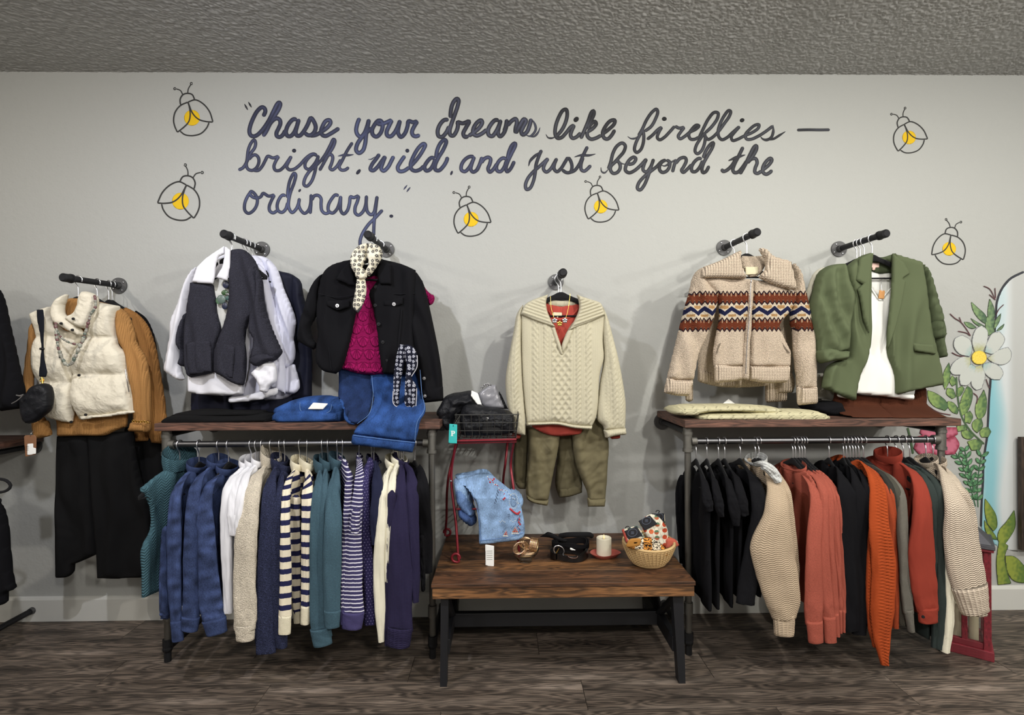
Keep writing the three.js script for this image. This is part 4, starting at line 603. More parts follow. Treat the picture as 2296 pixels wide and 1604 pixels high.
rg(RL, { name: 'plum_sweater', label: 'dark plum sweater with a wide ribbed hem in front', cat: 'sweater', short: 'plum sweater with ribbed hem', hook: 899, sh: [899, 1082], hem: 1400, mat: F.plum, collar: { h: 0.03, flare: 0.15 }, sleeves: [{ p: [[899, 1092, 26], [897, 1190, 42], [897, 1300, 54], [897, 1415, 58]], name: 'front_panel', z: 0.61, cuff: [[897, 1405, 57], [893, 1448, 52]], cuffMat: F.plumRib }, [[879, 1100, 20], [872, 1250, 14], [868, 1390, 12], [868, 1446, 10]]] });
rg(RL, { name: 'plum_sweater', label: 'dark plum sweater with a drooping sleeve, behind the ribbed one', cat: 'sweater', short: 'plum sweater behind', hook: 904, sh: [926, 1080], hem: 1340, mat: F.plum, sleeves: [[[924, 1090, 28], [926, 1190, 28], [931, 1280, 22], [932, 1350, 14]]] });
rg(RL, { name: 'black_tee', label: 'black top at the end of the rail beside the bench', cat: 'shirt', short: 'black top beside the bench', hook: 930, sh: [950, 1084], hem: 1280, mat: F.blackKnit, zs: 0.5, sleeves: [{ p: [[948, 1090, 28], [954, 1190, 30], [957, 1284, 26]], z: 0.52 }, { p: [[945, 1200, 12], [948, 1270, 12], [949, 1324, 9]], z: 0.55 }] });
// right rack
rg(RR, { name: 'black_tee', label: 'black top directly behind the pipe upright, first in the row of black tops', cat: 'shirt', short: 'first black top by the upright', hook: 1561, sh: [1590, 1102], hem: 1372, mat: F.black, sleeves: [{ p: [[1584, 1104, 22], [1587, 1128, 24], [1590, 1146, 16]], z: 0.59 }, { p: [[1534, 1066, 18], [1525, 1096, 20], [1527, 1180, 20], [1532, 1262, 18]], z: 0.24, name: 'far_sleeve' }], flare: 0.01 });
rg(RR, { name: 'black_tee', label: 'black cap sleeve top, second in the row of black tops', cat: 'shirt', short: 'second black top', hook: 1585, sh: [1611, 1102], hem: 1372, mat: F.black, sleeves: [{ p: [[1608, 1104, 20], [1612, 1134, 22], [1617, 1158, 14]], z: 0.59 }] });
rg(RR, { name: 'black_tee', label: 'black cap sleeve top, third in the row of black tops', cat: 'shirt', short: 'third black top', hook: 1611, sh: [1642, 1102], hem: 1368, mat: F.black, sleeves: [{ p: [[1640, 1104, 22], [1646, 1142, 26], [1651, 1178, 16]], z: 0.59 }] });
rg(RR, { name: 'black_tee', label: 'black cap sleeve top, fourth in the row of black tops', cat: 'shirt', short: 'fourth black top', hook: 1625, sh: [1662, 1094], hem: 1350, mat: F.black, sleeves: [{ p: [[1660, 1098, 22], [1664, 1130, 26], [1670, 1156, 18]], z: 0.59 }] });
rg(RR, { name: 'black_cardigan', label: 'black rounded hem cardigan with a long sleeve against the taupe cardigan', cat: 'cardigan', short: 'black cardigan', hook: 1660, sh: [1708, 1094], hem: 1345, mat: F.blackKnit, sleeves: [[[1700, 1098, 34], [1704, 1150, 40], [1690, 1230, 44], [1676, 1310, 44], [1670, 1354, 40]]] });
rg(RR, { name: 'taupe_cardigan', label: 'chunky taupe cardigan with grey heather collar and a wide balloon sleeve', cat: 'cardigan', short: 'taupe balloon sleeve cardigan', hook: 1694, sh: [1742, 1082], hem: 1352, mat: F.taupe, collar: { h: 0.03, flare: 0.2, mat: F.heather }, sleeves: [{ p: [[1742, 1090, 44], [1742, 1150, 58], [1732, 1226, 100], [1744, 1290, 94], [1755, 1350, 78], [1758, 1386, 54]], z: 0.62, maxDepth: 0.05, fold: 0.08, cuff: [[1758, 1376, 50], [1758, 1423, 45]], cuffMat: F.taupeRib }, { p: [[1690, 1042, 12, -0.05], [1712, 1044, 20], [1732, 1058, 24], [1746, 1080, 18]], z: 0.58, name: 'heather_collar', mat: F.heather, maxDepth: 0.02 }] });
rg(RR, { name: 'taupe_cardigan', label: 'chunky taupe cardigan mostly hidden behind the balloon sleeve', cat: 'cardigan', short: 'hidden taupe cardigan', hook: 1702, sh: [1758, 1088], hem: 1352, mat: F.taupe, sleeves: [[[1760, 1096, 26], [1768, 1180, 32], [1776, 1280, 32], [1780, 1350, 24]]], zl: 0.58 });
const tops = [[1778, 1834, 'front one of the rust sweatshirts, its round neckline facing out', [[1832, 1108, 30], [1824, 1220, 34], [1823, 1340, 42], [1826, 1400, 40]], [[1826, 1392, 37], [1829, 1440, 34]]],
  [1784, 1848, 'second of the five rust sweatshirts, cuff ending low', [[1848, 1100, 22], [1844, 1220, 28], [1852, 1340, 32], [1859, 1390, 32]], [[1859, 1382, 29], [1862, 1440, 27]]], [1793, 1860, 'middle of the five rust sweatshirts', [[1860, 1100, 18], [1860, 1220, 20], [1869, 1330, 18], [1872, 1380, 16]], [[1872, 1374, 15], [1876, 1426, 13]]],
  [1799, 1869, 'fourth of the five rust sweatshirts', [[1869, 1102, 16], [1874, 1220, 16], [1880, 1320, 14], [1881, 1372, 13]], [[1881, 1366, 12], [1882, 1418, 10]]], [1805, 1877, 'last of the five rust sweatshirts, against the black tops', [[1877, 1106, 14], [1882, 1220, 14], [1888, 1320, 12], [1889, 1372, 11]], [[1889, 1366, 10], [1889, 1416, 9]]]];
tops.forEach(([hook, sx, l, p, cuff], i) => rg(RR, { name: 'rust_sweatshirt', label: l, cat: 'sweatshirt', short: l.replace('its round neckline facing out', 'neckline out'), hook, sh: [sx, 1094], hem: 1376, mat: F.rust, collar: i ? undefined : { h: 0.022, flare: 0.08 }, neck: 0.075, sleeves: [{ p, cuff, z: 0.62 - i * 0.008 }] }));
rg(RR, { name: 'black_tee', label: 'long black top right after the rust sweatshirts', cat: 'shirt', short: 'long black top after the rust ones', hook: 1859, sh: [1902, 1088], hem: 1410, mat: F.black, sleeves: [[[1900, 1096, 44], [1900, 1220, 48], [1906, 1340, 42], [1908, 1414, 36]]], zl: 0.585 });
rg(RR, { name: 'black_tee', label: 'long black top in the middle of the three long black tops', cat: 'shirt', short: 'middle long black top', hook: 1891, sh: [1926, 1086], hem: 1410, mat: F.black, sleeves: [[[1926, 1094, 34], [1926, 1220, 38], [1928, 1340, 38], [1927, 1422, 32]]], zl: 0.58 });
rg(RR, { name: 'black_tee', label: 'long black top touching the orange cable knit', cat: 'shirt', short: 'long black top touching the orange knit', hook: 1898, sh: [1946, 1086], hem: 1400, mat: F.black, sleeves: [[[1947, 1094, 24], [1947, 1220, 28], [1946, 1340, 24], [1944, 1396, 20]]], zl: 0.58 });
rg(RR, { name: 'orange_sweater', label: 'bright orange cable knit sweater, its sleeve hanging lowest of all', cat: 'sweater', short: 'orange cable sweater', hook: 1906, sh: [1968, 1074], hem: 1420, mat: F.orange, sleeves: [{ p: [[1966, 1082, 36], [1972, 1180, 46], [1980, 1270, 56], [1978, 1360, 54], [1976, 1425, 42], [1983, 1490, 16]], z: 0.62 }, { p: [[1956, 1180, 14], [1950, 1300, 16], [1954, 1400, 16], [1962, 1450, 10]], z: 0.6, name: 'front_edge' }] });
rg(RR, { name: 'rust_sweater', label: 'dark rust sweater peeking out behind the orange cable knit', cat: 'sweater', short: 'dark rust sweater behind orange', hook: 1913, sh: [1990, 1084], hem: 1400, mat: F.rustDark, sleeves: [[[1992, 1094, 20], [2002, 1200, 24], [2008, 1320, 18], [2007, 1408, 12]]], zl: 0.575 });
rg(RR, { name: 'charcoal_sweater', label: 'charcoal sweater next to the dark rust one', cat: 'sweater', short: 'charcoal sweater', hook: 1919, sh: [1996, 1080], hem: 1380, mat: F.charcoal, sleeves: [[[1997, 1090, 18], [2008, 1200, 16], [2012, 1320, 14], [2014, 1390, 10]]], zl: 0.565 });
rg(RR, { name: 'olive_sweater', label: 'dark olive sweater between the charcoal and the grey sweater', cat: 'sweater', short: 'dark olive sweater', hook: 1926, sh: [2008, 1084], hem: 1380, mat: F.olive, sleeves: [[[2010, 1094, 18], [2016, 1200, 18], [2018, 1320, 16], [2022, 1400, 12]]], zl: 0.575 });
rg(RR, { name: 'grey_sweater', label: 'warm grey sweater with a thin ribbed cuff next to the red shirt', cat: 'sweater', short: 'warm grey sweater', hook: 1936, sh: [2022, 1094], hem: 1380, mat: F.grey, sleeves: [{ p: [[2020, 1100, 20], [2024, 1200, 24], [2030, 1300, 26], [2036, 1374, 22]], cuff: [[2036, 1366, 20], [2043, 1416, 14]], z: 0.6 }] });
rg(RR, { name: 'red_shirt', label: 'red brushed shirt with a buttoned cuff and stand-up collar', cat: 'shirt', short: 'red shirt', hook: 1990, sh: [2064, 1076], hem: 1380, mat: F.red, collar: { h: 0.045, flare: 0.14 }, sleeves: [{ p: [[2064, 1084, 32], [2068, 1150, 42], [2064, 1240, 58], [2071, 1320, 58], [2079, 1372, 46]], cuff: [[2079, 1362, 44], [2081, 1395, 42]], z: 0.615 }], buttons: [[2070, 1384, 0.665]] });
rg(RR, { name: 'green_pullover', label: 'dark green top right beside the red shirt', cat: 'shirt', short: 'dark green top beside the red shirt', hook: 2010, sh: [2088, 1082], hem: 1440, mat: F.green, sleeves: [[[2088, 1092, 22], [2097, 1220, 20], [2100, 1340, 18], [2097, 1452, 16]]], zl: 0.58 });
rg(RR, { name: 'green_pullover', label: 'dark green top beside the cream and beige knits', cat: 'shirt', short: 'dark green top beside the knits', hook: 2026, sh: [2108, 1086], hem: 1440, mat: F.green, sleeves: [[[2108, 1096, 24], [2112, 1220, 26], [2112, 1340, 24], [2110, 1456, 22]]], zl: 0.59 });
rg(RR, { name: 'cream_pullover', label: 'long cream top showing as a strip under the beige knit sleeve', cat: 'shirt', short: 'long cream top', hook: 2040, sh: [2122, 1098], hem: 1430, mat: F.ivory, sleeves: [[[2120, 1106, 12], [2124, 1200, 14], [2128, 1290, 20], [2127, 1390, 22], [2119, 1462, 19]]], zl: 0.6 });
rg(RR, { name: 'beige_sweater', label: 'beige ribbed knit sweater with the wide sleeve in front, next to the cream top', cat: 'sweater', short: 'beige knit with the wide sleeve', hook: 2076, sh: [2132, 1084], hem: 1330, mat: F.beige, collar: { h: 0.03, flare: 0.12 }, sleeves: [{ p: [[2132, 1088, 40], [2144, 1135, 52], [2152, 1200, 74], [2162, 1265, 82], [2174, 1322, 78]], z: 0.62, cuff: [[2173, 1312, 79], [2186, 1372, 62]], cuffMat: F.beigeRib, maxDepth: 0.05, fold: 0.07 }] });
rg(RR, { name: 'beige_sweater', label: 'beige ribbed knit sweater at the far end of the rail, partly behind its twin', cat: 'sweater', short: 'beige knit at the end', hook: 2092, sh: [2158, 1088], hem: 1340, mat: F.beige, collar: { h: 0.03, flare: 0.12 }, sleeves: [{ p: [[2150, 1094, 36], [2166, 1150, 40], [2178, 1220, 36], [2190, 1310, 34]], z: 0.575, cuff: [[2190, 1300, 36], [2199, 1380, 28]], cuffMat: F.beigeRib }] });

// ---------------------------------------------------------------- clothes shown on the wall pegs
const K1 = crop(0, 480, 3.085), K2 = crop(340, 480, 3.342), K3 = crop(640, 480, 2.916), K4 = crop(960, 580, 2.7646), K5 = crop(1450, 480, 3.2075), K6 = crop(1780, 480, 3.2075), K8 = crop(0, 900, 2.278);
const pt = (k, x, y, z) => { const p = k([x, y])[0]; return at(p[0], p[1], z); };
const F2 = {
  vest: cloth({ color: 0xd9d2bf, roughness: 0.7, specularIntensity: 0.4, bumpMap: B.crinkle, bumpScale: 0.004 }), mustard: fab(0xa67a49, 'rib', 0.0022), mustardDark: fab(0x966a3c, 'rib', 0.0022), blackTrousers: fab(0x141415, 'weave', 0.0004),
  leather: cloth({ color: 0x17181c, roughness: 0.5, specularIntensity: 0.5, bumpMap: B.crinkle, bumpScale: 0.003 }), strap: fab(0x1d1f26, 'weave', 0.001),
  shirt: fab(0xe2e2e8, 'weave', 0.0003), shirtBlue: fab(0xd6d7e6, 'weave', 0.0003), char: cloth({ map: nub([45, 45, 53], 0.25, 0.35), bumpMap: B.fuzz, bumpScale: 0.0008 }), print: fab(0xd2d2cc, 'weave', 0.0003), navySilk: cloth({ color: 0x191b2a, roughness: 0.7, specularIntensity: 0.4 }),
  blackDenim: cloth({ color: 0x141417, bumpMap: B.weave, bumpScale: 0.0006 }), blackSeam: fab(0x1d1d21), magenta: fab(0x8c1450, 'scallop', 0.009), jean: denimMat([48, 79, 136], 0.5), jeanDark: denimMat([38, 56, 96], 0.35), stitch: fab(0x6d8fc4),
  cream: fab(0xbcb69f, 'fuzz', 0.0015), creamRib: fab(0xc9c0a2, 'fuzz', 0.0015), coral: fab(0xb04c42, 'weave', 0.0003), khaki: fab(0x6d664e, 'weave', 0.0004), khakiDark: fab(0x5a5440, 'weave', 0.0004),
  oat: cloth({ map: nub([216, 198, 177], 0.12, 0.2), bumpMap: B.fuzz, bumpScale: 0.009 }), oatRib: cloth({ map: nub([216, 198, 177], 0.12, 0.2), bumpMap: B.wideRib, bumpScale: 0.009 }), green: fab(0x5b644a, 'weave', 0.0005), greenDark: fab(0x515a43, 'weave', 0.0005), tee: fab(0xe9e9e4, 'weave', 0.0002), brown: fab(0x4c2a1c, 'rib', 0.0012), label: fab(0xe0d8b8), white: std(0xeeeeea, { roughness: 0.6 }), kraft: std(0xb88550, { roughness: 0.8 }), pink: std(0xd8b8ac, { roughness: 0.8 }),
};
function floral(bg, fg, cell, dens) {
  const n = 8; return cloth({ map: tex(512, 512, cell * n, (u, v) => {
    const x = u * n, y = v * n, i = Math.floor(x), j = Math.floor(y); let ink = false;
    for (let a = -1; a < 2; a++) for (let b = -1; b < 2; b++) { const p = (i + a + n) % n, q = (j + b + n) % n, cx = i + a + 0.5 + 0.35 * (hash(p, q) - 0.5), cy = j + b + 0.5 + 0.35 * (hash(q + 9, p) - 0.5), dx = x - cx, dy = y - cy, r = Math.hypot(dx, dy), th = Math.atan2(dy, dx) + hash(p, q) * 6; const R = 0.4 * (0.6 + 0.4 * Math.abs(Math.cos(th * 2.5))); if (r < R && r > 0.09 && Math.abs(Math.sin(th * 2.5)) + 0.25 * Math.sin(r * 40) > 0.12 && hash(p + 3, q + 5) < dens) ink = true; }
    return ink ? fg : bg; }), roughness: 0.8 });
}
F2.scarfCream = floral([222, 216, 196], [52, 50, 54], 0.019, 0.95); F2.scarfNavy = floral([26, 28, 42], [186, 188, 200], 0.018, 0.95);
const button = (t, p, m = M.silver, r = 0.0065) => part(t, 'button', [disc(p, r, 0.005, 14), bead(V(p.x, p.y, p.z + 0.002), r * 0.5, 1, 1, 0.5)], m);
const R3 = 0.03;

{ // ---- peg 1: cream vest over a mustard sweater, trousers, bag, necklace
  const P = PEG[0], zv = 0.27;
  hanger(P(0.265), 0, 'black velvet hanger inside the collar of the cream puffer vest'); hanger(P(0.15), -0.25, 'black velvet hanger of the second mustard sweater behind the vest');
  hanger(P(0.075), -0.35, 'empty black hanger by the mustard sweaters, in front'); hanger(P(0.048), -0.3, 'empty black hanger sticking out right of the mustard sweaters, against the wall', undefined, -0.06);
  const s2 = thing('mustard_sweater', 'mustard ribbed sweater hanging behind the one under the puffer vest', 'sweater', P(0.15));
  flat(s2, 'sleeve', K1([860, 640, 950, 690, 1020, 770, 1075, 920, 1108, 1100, 1140, 1300, 1150, 1480, 1125, 1585, 1060, 1580, 1030, 1500, 1000, 1300, 960, 1050, 900, 850]), 0.16, F2.mustardDark, { t: 0.03, R: 0.04, relief: folds(0.009, 0.09, 3, 0.2) });
  flat(s2, 'cuff', K1([1055, 1500, 1148, 1490, 1128, 1590, 1058, 1584]), 0.165, F2.mustardDark, { t: 0.03, R: 0.03 });
  flat(s2, 'sleeve', K1([900, 1500, 1035, 1500, 1030, 1570, 930, 1580]), 0.15, F2.mustardDark, { t: 0.02 });
  const s1 = thing('mustard_sweater', 'mustard ribbed sweater under the cream puffer vest with turned cuffs', 'sweater', P(0.262));
  flat(s1, 'body', K1([300, 690, 450, 610, 560, 590, 700, 610, 820, 640, 870, 900, 885, 1300, 880, 1470, 800, 1500, 730, 1532, 560, 1535, 402, 1540, 400, 1440, 340, 1300, 290, 900]), 0.235, F2.mustard, { t: 0.02, R: 0.02, cell: 0.007, relief: folds(0.004, 0.1, 4) });
  const cf = (x) => crop(0, 480, 3.085)(x);
  flat(s1, 'sleeve', cf([822, 640, 880, 690, 925, 800, 945, 890, 1005, 990, 1032, 1120, 1042, 1300, 1035, 1445, 935, 1450, 928, 1260, 900, 1100, 872, 950, 838, 900, 816, 790]), 0.25, F2.mustard, { t: 0.035, R: 0.045, relief: folds(0.010, 0.08, 8, 0.15) });
  flat(s1, 'cuff', cf([925, 1430, 1030, 1435, 1038, 1512, 900, 1502]), 0.255, F2.mustard, { t: 0.04, R: 0.03, relief: (a) => 0.002 * Math.sin(a * 900) });
  flat(s1, 'sleeve', cf([238, 735, 268, 830, 252, 960, 232, 1100, 240, 1280, 300, 1400, 345, 1510, 255, 1530, 232, 1440, 196, 1300, 175, 1235, 180, 1100, 205, 900, 220, 790]), 0.25, F2.mustard, { t: 0.03, R: 0.04, relief: folds(0.008, 0.08, 5) });
  flat(s1, 'cuff', cf([240, 1440, 325, 1425, 355, 1535, 255, 1558]), 0.255, F2.mustard, { t: 0.034, R: 0.03 });
  flat(s1, 'ribbed_neck', cf([440, 615, 480, 585, 560, 585, 590, 650, 545, 700, 500, 740, 455, 715, 438, 660]), 0.265, F2.mustard, { t: 0.012, R: 0.02, relief: (a) => 0.0025 * Math.sin(a * 700) });
  const v = thing('puffer_vest', 'cream quilted puffer vest with stand collar and snap buttons', 'vest', P(0.27));
  const q = (list) => { const ys = list.map((y) => pt(K1, 500, y, zv).y); return (a, b) => { for (let i = 0; i + 1 < ys.length; i++) if (b <= ys[i] && b > ys[i + 1]) return 0.3 + 0.7 * Math.pow(Math.sin(Math.PI * (ys[i] - b) / (ys[i] - ys[i + 1])), 0.55); return 0.35; }; };
  const cr1 = crumple(0.0045, 9, 3);
  flat(v, 'front_panel', K1([655, 605, 745, 622, 832, 638, 812, 705, 808, 800, 822, 910, 872, 962, 888, 1080, 917, 1200, 932, 1372, 850, 1375, 760, 1398, 640, 1405, 556, 1425, 545, 1375, 522, 1300, 518, 1150, 515, 1050, 545, 950, 600, 860, 632, 740]), zv, F2.vest, { t: 0.055, tb: 0.02, R: 0.05, cell: 0.007, puff: q([560, 858, 1112, 1405]), relief: cr1 });
  flat(v, 'front_panel', K1([236, 690, 300, 660, 372, 638, 390, 740, 440, 800, 560, 832, 576, 862, 532, 960, 505, 1060, 518, 1200, 518, 1300, 502, 1445, 430, 1435, 350, 1408, 330, 1300, 270, 1150, 250, 1050, 250, 900, 262, 800]), zv, F2.vest, { t: 0.05, tb: 0.02, R: 0.045, cell: 0.007, puff: q([560, 850, 1165, 1450]), relief: crumple(0.0045, 9, 8) });
  flat(v, 'hem_binding', K1([555, 1400, 660, 1390, 760, 1382, 850, 1362, 930, 1358, 932, 1378, 850, 1388, 760, 1402, 650, 1412, 556, 1430]), zv + 0.028, F2.vest, { t: 0.012, R: 0.008, relief: (a) => 0.0025 * Math.sin(a * 420) });
  flat(v, 'collar', K1([370, 700, 372, 650, 405, 590, 470, 553, 455, 600, 442, 640, 448, 690, 500, 730, 560, 800, 577, 832, 560, 846, 470, 802, 388, 748]), zv + 0.05, F2.vest, { t: 0.03, R: 0.025, cell: 0.006, relief: crumple(0.004, 14, 2) });
  flat(v, 'collar', K1([560, 580, 590, 533, 652, 553, 675, 590, 667, 640, 640, 722, 610, 782, 578, 792, 500, 752, 470, 732, 480, 710, 530, 680, 553, 630]), zv + 0.055, F2.vest, { t: 0.034, R: 0.028, cell: 0.006, relief: crumple(0.005, 14, 5) });
  for (const [x, y, dz] of [[506, 726, 0.1], [422, 758, 0.09], [500, 803, 0.088], [418, 990, 0.045], [502, 1034, 0.04], [546, 1116, 0.045], [592, 1390, 0.05], [492, 1440, 0.035]]) button(v, pt(K1, x, y, zv + dz), M.ironDark, 0.006);
  part(v, 'pocket_zip', wire([pt(K1, 866, 1075, zv + 0.05), pt(K1, 878, 1150, zv + 0.052), pt(K1, 892, 1232, zv + 0.045)], 0.0022), M.silver);
  const nk = thing('bead_necklace', 'long necklace of grey and amethyst stones over the puffer vest', 'necklace', pt(K1, 560, 800, 0.35));
  const stones = [0x84857a, 0x6a4a4a, 0x9c9c90, 0x5c665c, 0x8c8a80].map((c) => std(c, { roughness: 0.25 })), rr = rng(21);
  const strand = (list, z, r0, r1) => { const L = smoothLine(K1(list), false, 3.6); L.forEach(([x, y], i) => { const r = lerp(r0, r1, rr()); part(nk, 'bead', bead(at(x + (rr() - 0.5) * 1.2, y, z + 0.012 * Math.sin(i / L.length * 3.14)), r, 1, 0.85 + 0.4 * rr(), 0.8, 7), stones[Math.floor(rr() * 5)]); }); };
  strand([655, 570, 660, 640, 625, 700, 600, 790, 575, 870, 545, 930, 515, 1000, 495, 1035, 460, 1045, 430, 1000, 405, 930, 395, 870, 385, 760], zv + 0.085, 0.004, 0.009);
  strand([385, 780, 420, 850, 480, 890, 550, 900, 590, 860], zv + 0.085, 0.003, 0.006);
  const bag = thing('crossbody_bag', 'small black leather crossbody bag on a wide strap hanging on the vest shoulder', 'bag', pt(K1, 260, 1300, 0.36));
  flat(bag, 'strap', K1([254, 662, 300, 660, 306, 750, 302, 880, 308, 1000, 326, 1095, 320, 1130, 270, 1126, 276, 1050, 286, 920, 272, 800, 256, 720]), 0.355, F2.strap, { t: 0.006, R: 0.01, cell: 0.006 });
  flat(bag, 'strap_slider', K1([274, 925, 308, 925, 308, 942, 274, 942]), 0.36, M.ironDark, { t: 0.006, R: 0.005, cell: 0.003 });
  part(bag, 'clasp', [new THREE.TorusGeometry(0.008, 0.002, 8, 20).translate(...pt(K1, 291, 1150, 0.36).toArray()), rod(pt(K1, 290, 1130, 0.36), pt(K1, 295, 1175, 0.365), 0.004)], M.gold);
  part(bag, 'ring', new THREE.TorusGeometry(0.011, 0.0016, 8, 20).translate(...pt(K1, 305, 1192, 0.372).toArray()), M.gold);
  flat(bag, 'body', K1([190, 1250, 240, 1190, 320, 1172, 352, 1200, 362, 1290, 345, 1360, 300, 1400, 250, 1440, 205, 1452, 180, 1425, 158, 1320, 160, 1262]), 0.37, F2.leather, { t: 0.035, R: 0.04, cell: 0.006, relief: crumple(0.0035, 13, 4) });
  const br = thing('chain_bracelet', 'thin gold chain bracelet on the turned cuff of the mustard sweater', 'bracelet', pt(K1, 970, 1436, 0.3));
  const bl = smoothLine(K1([920, 1432, 960, 1438, 1000, 1437, 1026, 1446]), false, 3.2); bl.forEach(([x, y], i) => part(br, 'chain_link', new THREE.TorusGeometry(0.0042, 0.0012, 6, 12).rotateX(i % 2 ? 0.9 : 0).translate(...at(x, y, 0.302).toArray()), M.gold));
  const tr = thing('black_trousers', 'black wide leg trousers hanging below the mustard sweater', 'trousers', pt(K8, 480, 500, 0.2));
  flat(tr, 'trouser_leg', K8([298, 178, 400, 165, 480, 170, 492, 500, 497, 650, 500, 780, 430, 812, 380, 832, 372, 880, 330, 902, 295, 896, 291, 600]), 0.19, F2.blackTrousers, { t: 0.03, R: 0.05, relief: folds(0.01, 0.14, 2) });
  flat(tr, 'trouser_leg', K8([455, 170, 560, 160, 680, 150, 700, 300, 730, 420, 770, 520, 775, 895, 700, 900, 620, 905, 506, 905, 502, 790, 490, 640, 470, 400]), 0.2, F2.blackTrousers, { t: 0.03, R: 0.05, relief: folds(0.01, 0.14, 6) });
  const tr2 = thing('black_trousers', 'black trousers behind the first pair, reaching under the shelf end', 'trousers', pt(K8, 760, 300, 0.12));
  flat(tr2, 'trouser_leg', K8([640, 130, 760, 150, 835, 160, 840, 330, 830, 620, 740, 640, 690, 400]), 0.12, F2.blackTrousers, { t: 0.025, R: 0.05, relief: folds(0.008, 0.12, 3) });
  const bt = thing('black_tee', 'black garment edge peeking out behind the mustard sweaters', 'top', P(0.07));
  flat(bt, 'body', K1([930, 660, 1010, 720, 1060, 820, 1095, 1000, 1130, 1250, 1140, 1500, 1000, 1500, 960, 1000]), 0.075, F.black, { t: 0.018, R: 0.03 });
}
{ // ---- cut off at the left edge
  const c = thing('black_coat', 'black coat cut off at the left picture edge above the dark shelf', 'coat', at(-40, 700, 0.4));
  const fp = at(-70, 560, 0), pg = thing('wall_peg', 'black pipe peg on the wall past the left picture edge holding the black coat', 'clothes peg', V(fp.x, fp.y, 0)); flange(pg, fp, 0.039); part(pg, 'pipe', rod(V(fp.x, fp.y, 0.02), V(fp.x, fp.y + 0.008, 0.42), 0.0135, 16), M.ironDark); part(pg, 'end_cap', rod(V(fp.x, fp.y + 0.008, 0.40), V(fp.x, fp.y + 0.009, 0.44), 0.0185, 16), M.ironDark);
  hanger(V(fp.x, fp.y + 0.007, 0.36), 0, 'black velvet hanger holding the black coat past the left picture edge').scale.set(0.8, 1, 1);
  flat(c, 'body', full([-250, 655, -215, 622, -150, 596, -118, 600, -88, 596, -40, 618, -5, 650, 20, 760, 30, 915, -120, 930, -250, 925]), 0.355, F.black, { t: 0.04, R: 0.06, relief: folds(0.014, 0.12, 2) });
  flat(c, 'sleeve', full([-30, 622, 0, 655, 22, 740, 40, 820, 53, 885, 48, 916, 5, 922, -10, 800, -25, 700]), 0.37, F.black, { t: 0.04, R: 0.05, relief: folds(0.012, 0.08, 4) }); flat(c, 'sleeve', full([-215, 622, -250, 660, -275, 760, -290, 900, -240, 915, -225, 780]), 0.37, F.black, { t: 0.04, R: 0.05, relief: folds(0.012, 0.08, 6) });
  const hk = thing('metal_hook', 'small chrome hook poking out beside the black crossbody bag', 'hook', pt(K1, 140, 1255, 0.42));
  part(hk, 'hook_wire', wire([pt(K1, 80, 1312, 0.43), pt(K1, 120, 1290, 0.43), pt(K1, 158, 1256, 0.43)], 0.002), M.chrome); part(hk, 'hook_tip', wire([pt(K1, 116, 1254, 0.425), pt(K1, 140, 1258, 0.43), pt(K1, 165, 1250, 0.43)], 0.0035), M.chrome);
  const tg = thing('hang_tag', 'brown kraft hang tag with a white price sticker hanging left of the trousers', 'tag', pt(K8, 155, 180, 0.4));
  flat(tg, 'card', K8([122, 182, 130, 174, 178, 173, 187, 184, 184, 272, 130, 285]), 0.4, std(0x7d563a, { roughness: 0.8 }), { t: 0.0012, tb: 0.0012, R: 0.002, cell: 0.003, sharp: true });
  flat(tg, 'price_sticker', K8([140, 218, 170, 216, 170, 238, 184, 240, 184, 268, 152, 276, 138, 275]), 0.4018, F2.white, { t: 0.0006, R: 0.002, cell: 0.003, sharp: true }); part(tg, 'string', wire([pt(K8, 155, 182, 0.402), pt(K8, 158, 166, 0.402), pt(K8, 172, 150, 0.39)], 0.0008), M.kraftLine ?? M.silver);
  for (const y of [226, 234, 244]) part(tg, 'printed_line', box(pt(K8, 144, y, 0).x * 0.855, 0, 0, pt(K8, 144, y, 0).x * 0.855 + 0.012, 0.001, 0.0004).translate(0, pt(K8, 150, y + 6, 0.403).y, 0.4026), M.velvet);
  const g = thing('black_blouse', 'black blouse cut off at the left picture edge near the floor', 'blouse', at(-60, 1200, 0.4));
  flat(g, 'body', full([-190, 1150, -150, 1118, -95, 1092, -40, 1108, 0, 1132, 14, 1172, 20, 1230, 27, 1295, 34, 1322, 15, 1328, 16, 1352, 0, 1358, -90, 1365, -200, 1360]), 0.4, F.black, { t: 0.04, R: 0.06, relief: folds(0.012, 0.12, 5) });
  const hx = at(-95, 1040, RN.zU).x; hanger(V(hx, RN.ry, RN.zU), 0.5, 'black velvet hanger holding the black blouse at the left picture edge').scale.set(0.7, 1, 1);
  const lp = thing('velvet_hanger', 'end of a black hanger poking in at the left picture edge', 'hanger', at(0, 1090, 0.42));
  part(lp, 'shoulder_bar', wire([at(-90, 1050, 0.42), at(-20, 1072, 0.42), at(14, 1078, 0.42), at(24, 1090, 0.42), at(14, 1101, 0.42), at(-30, 1106, 0.42), at(-120, 1108, 0.42)], 0.006, 40), M.velvet);
}
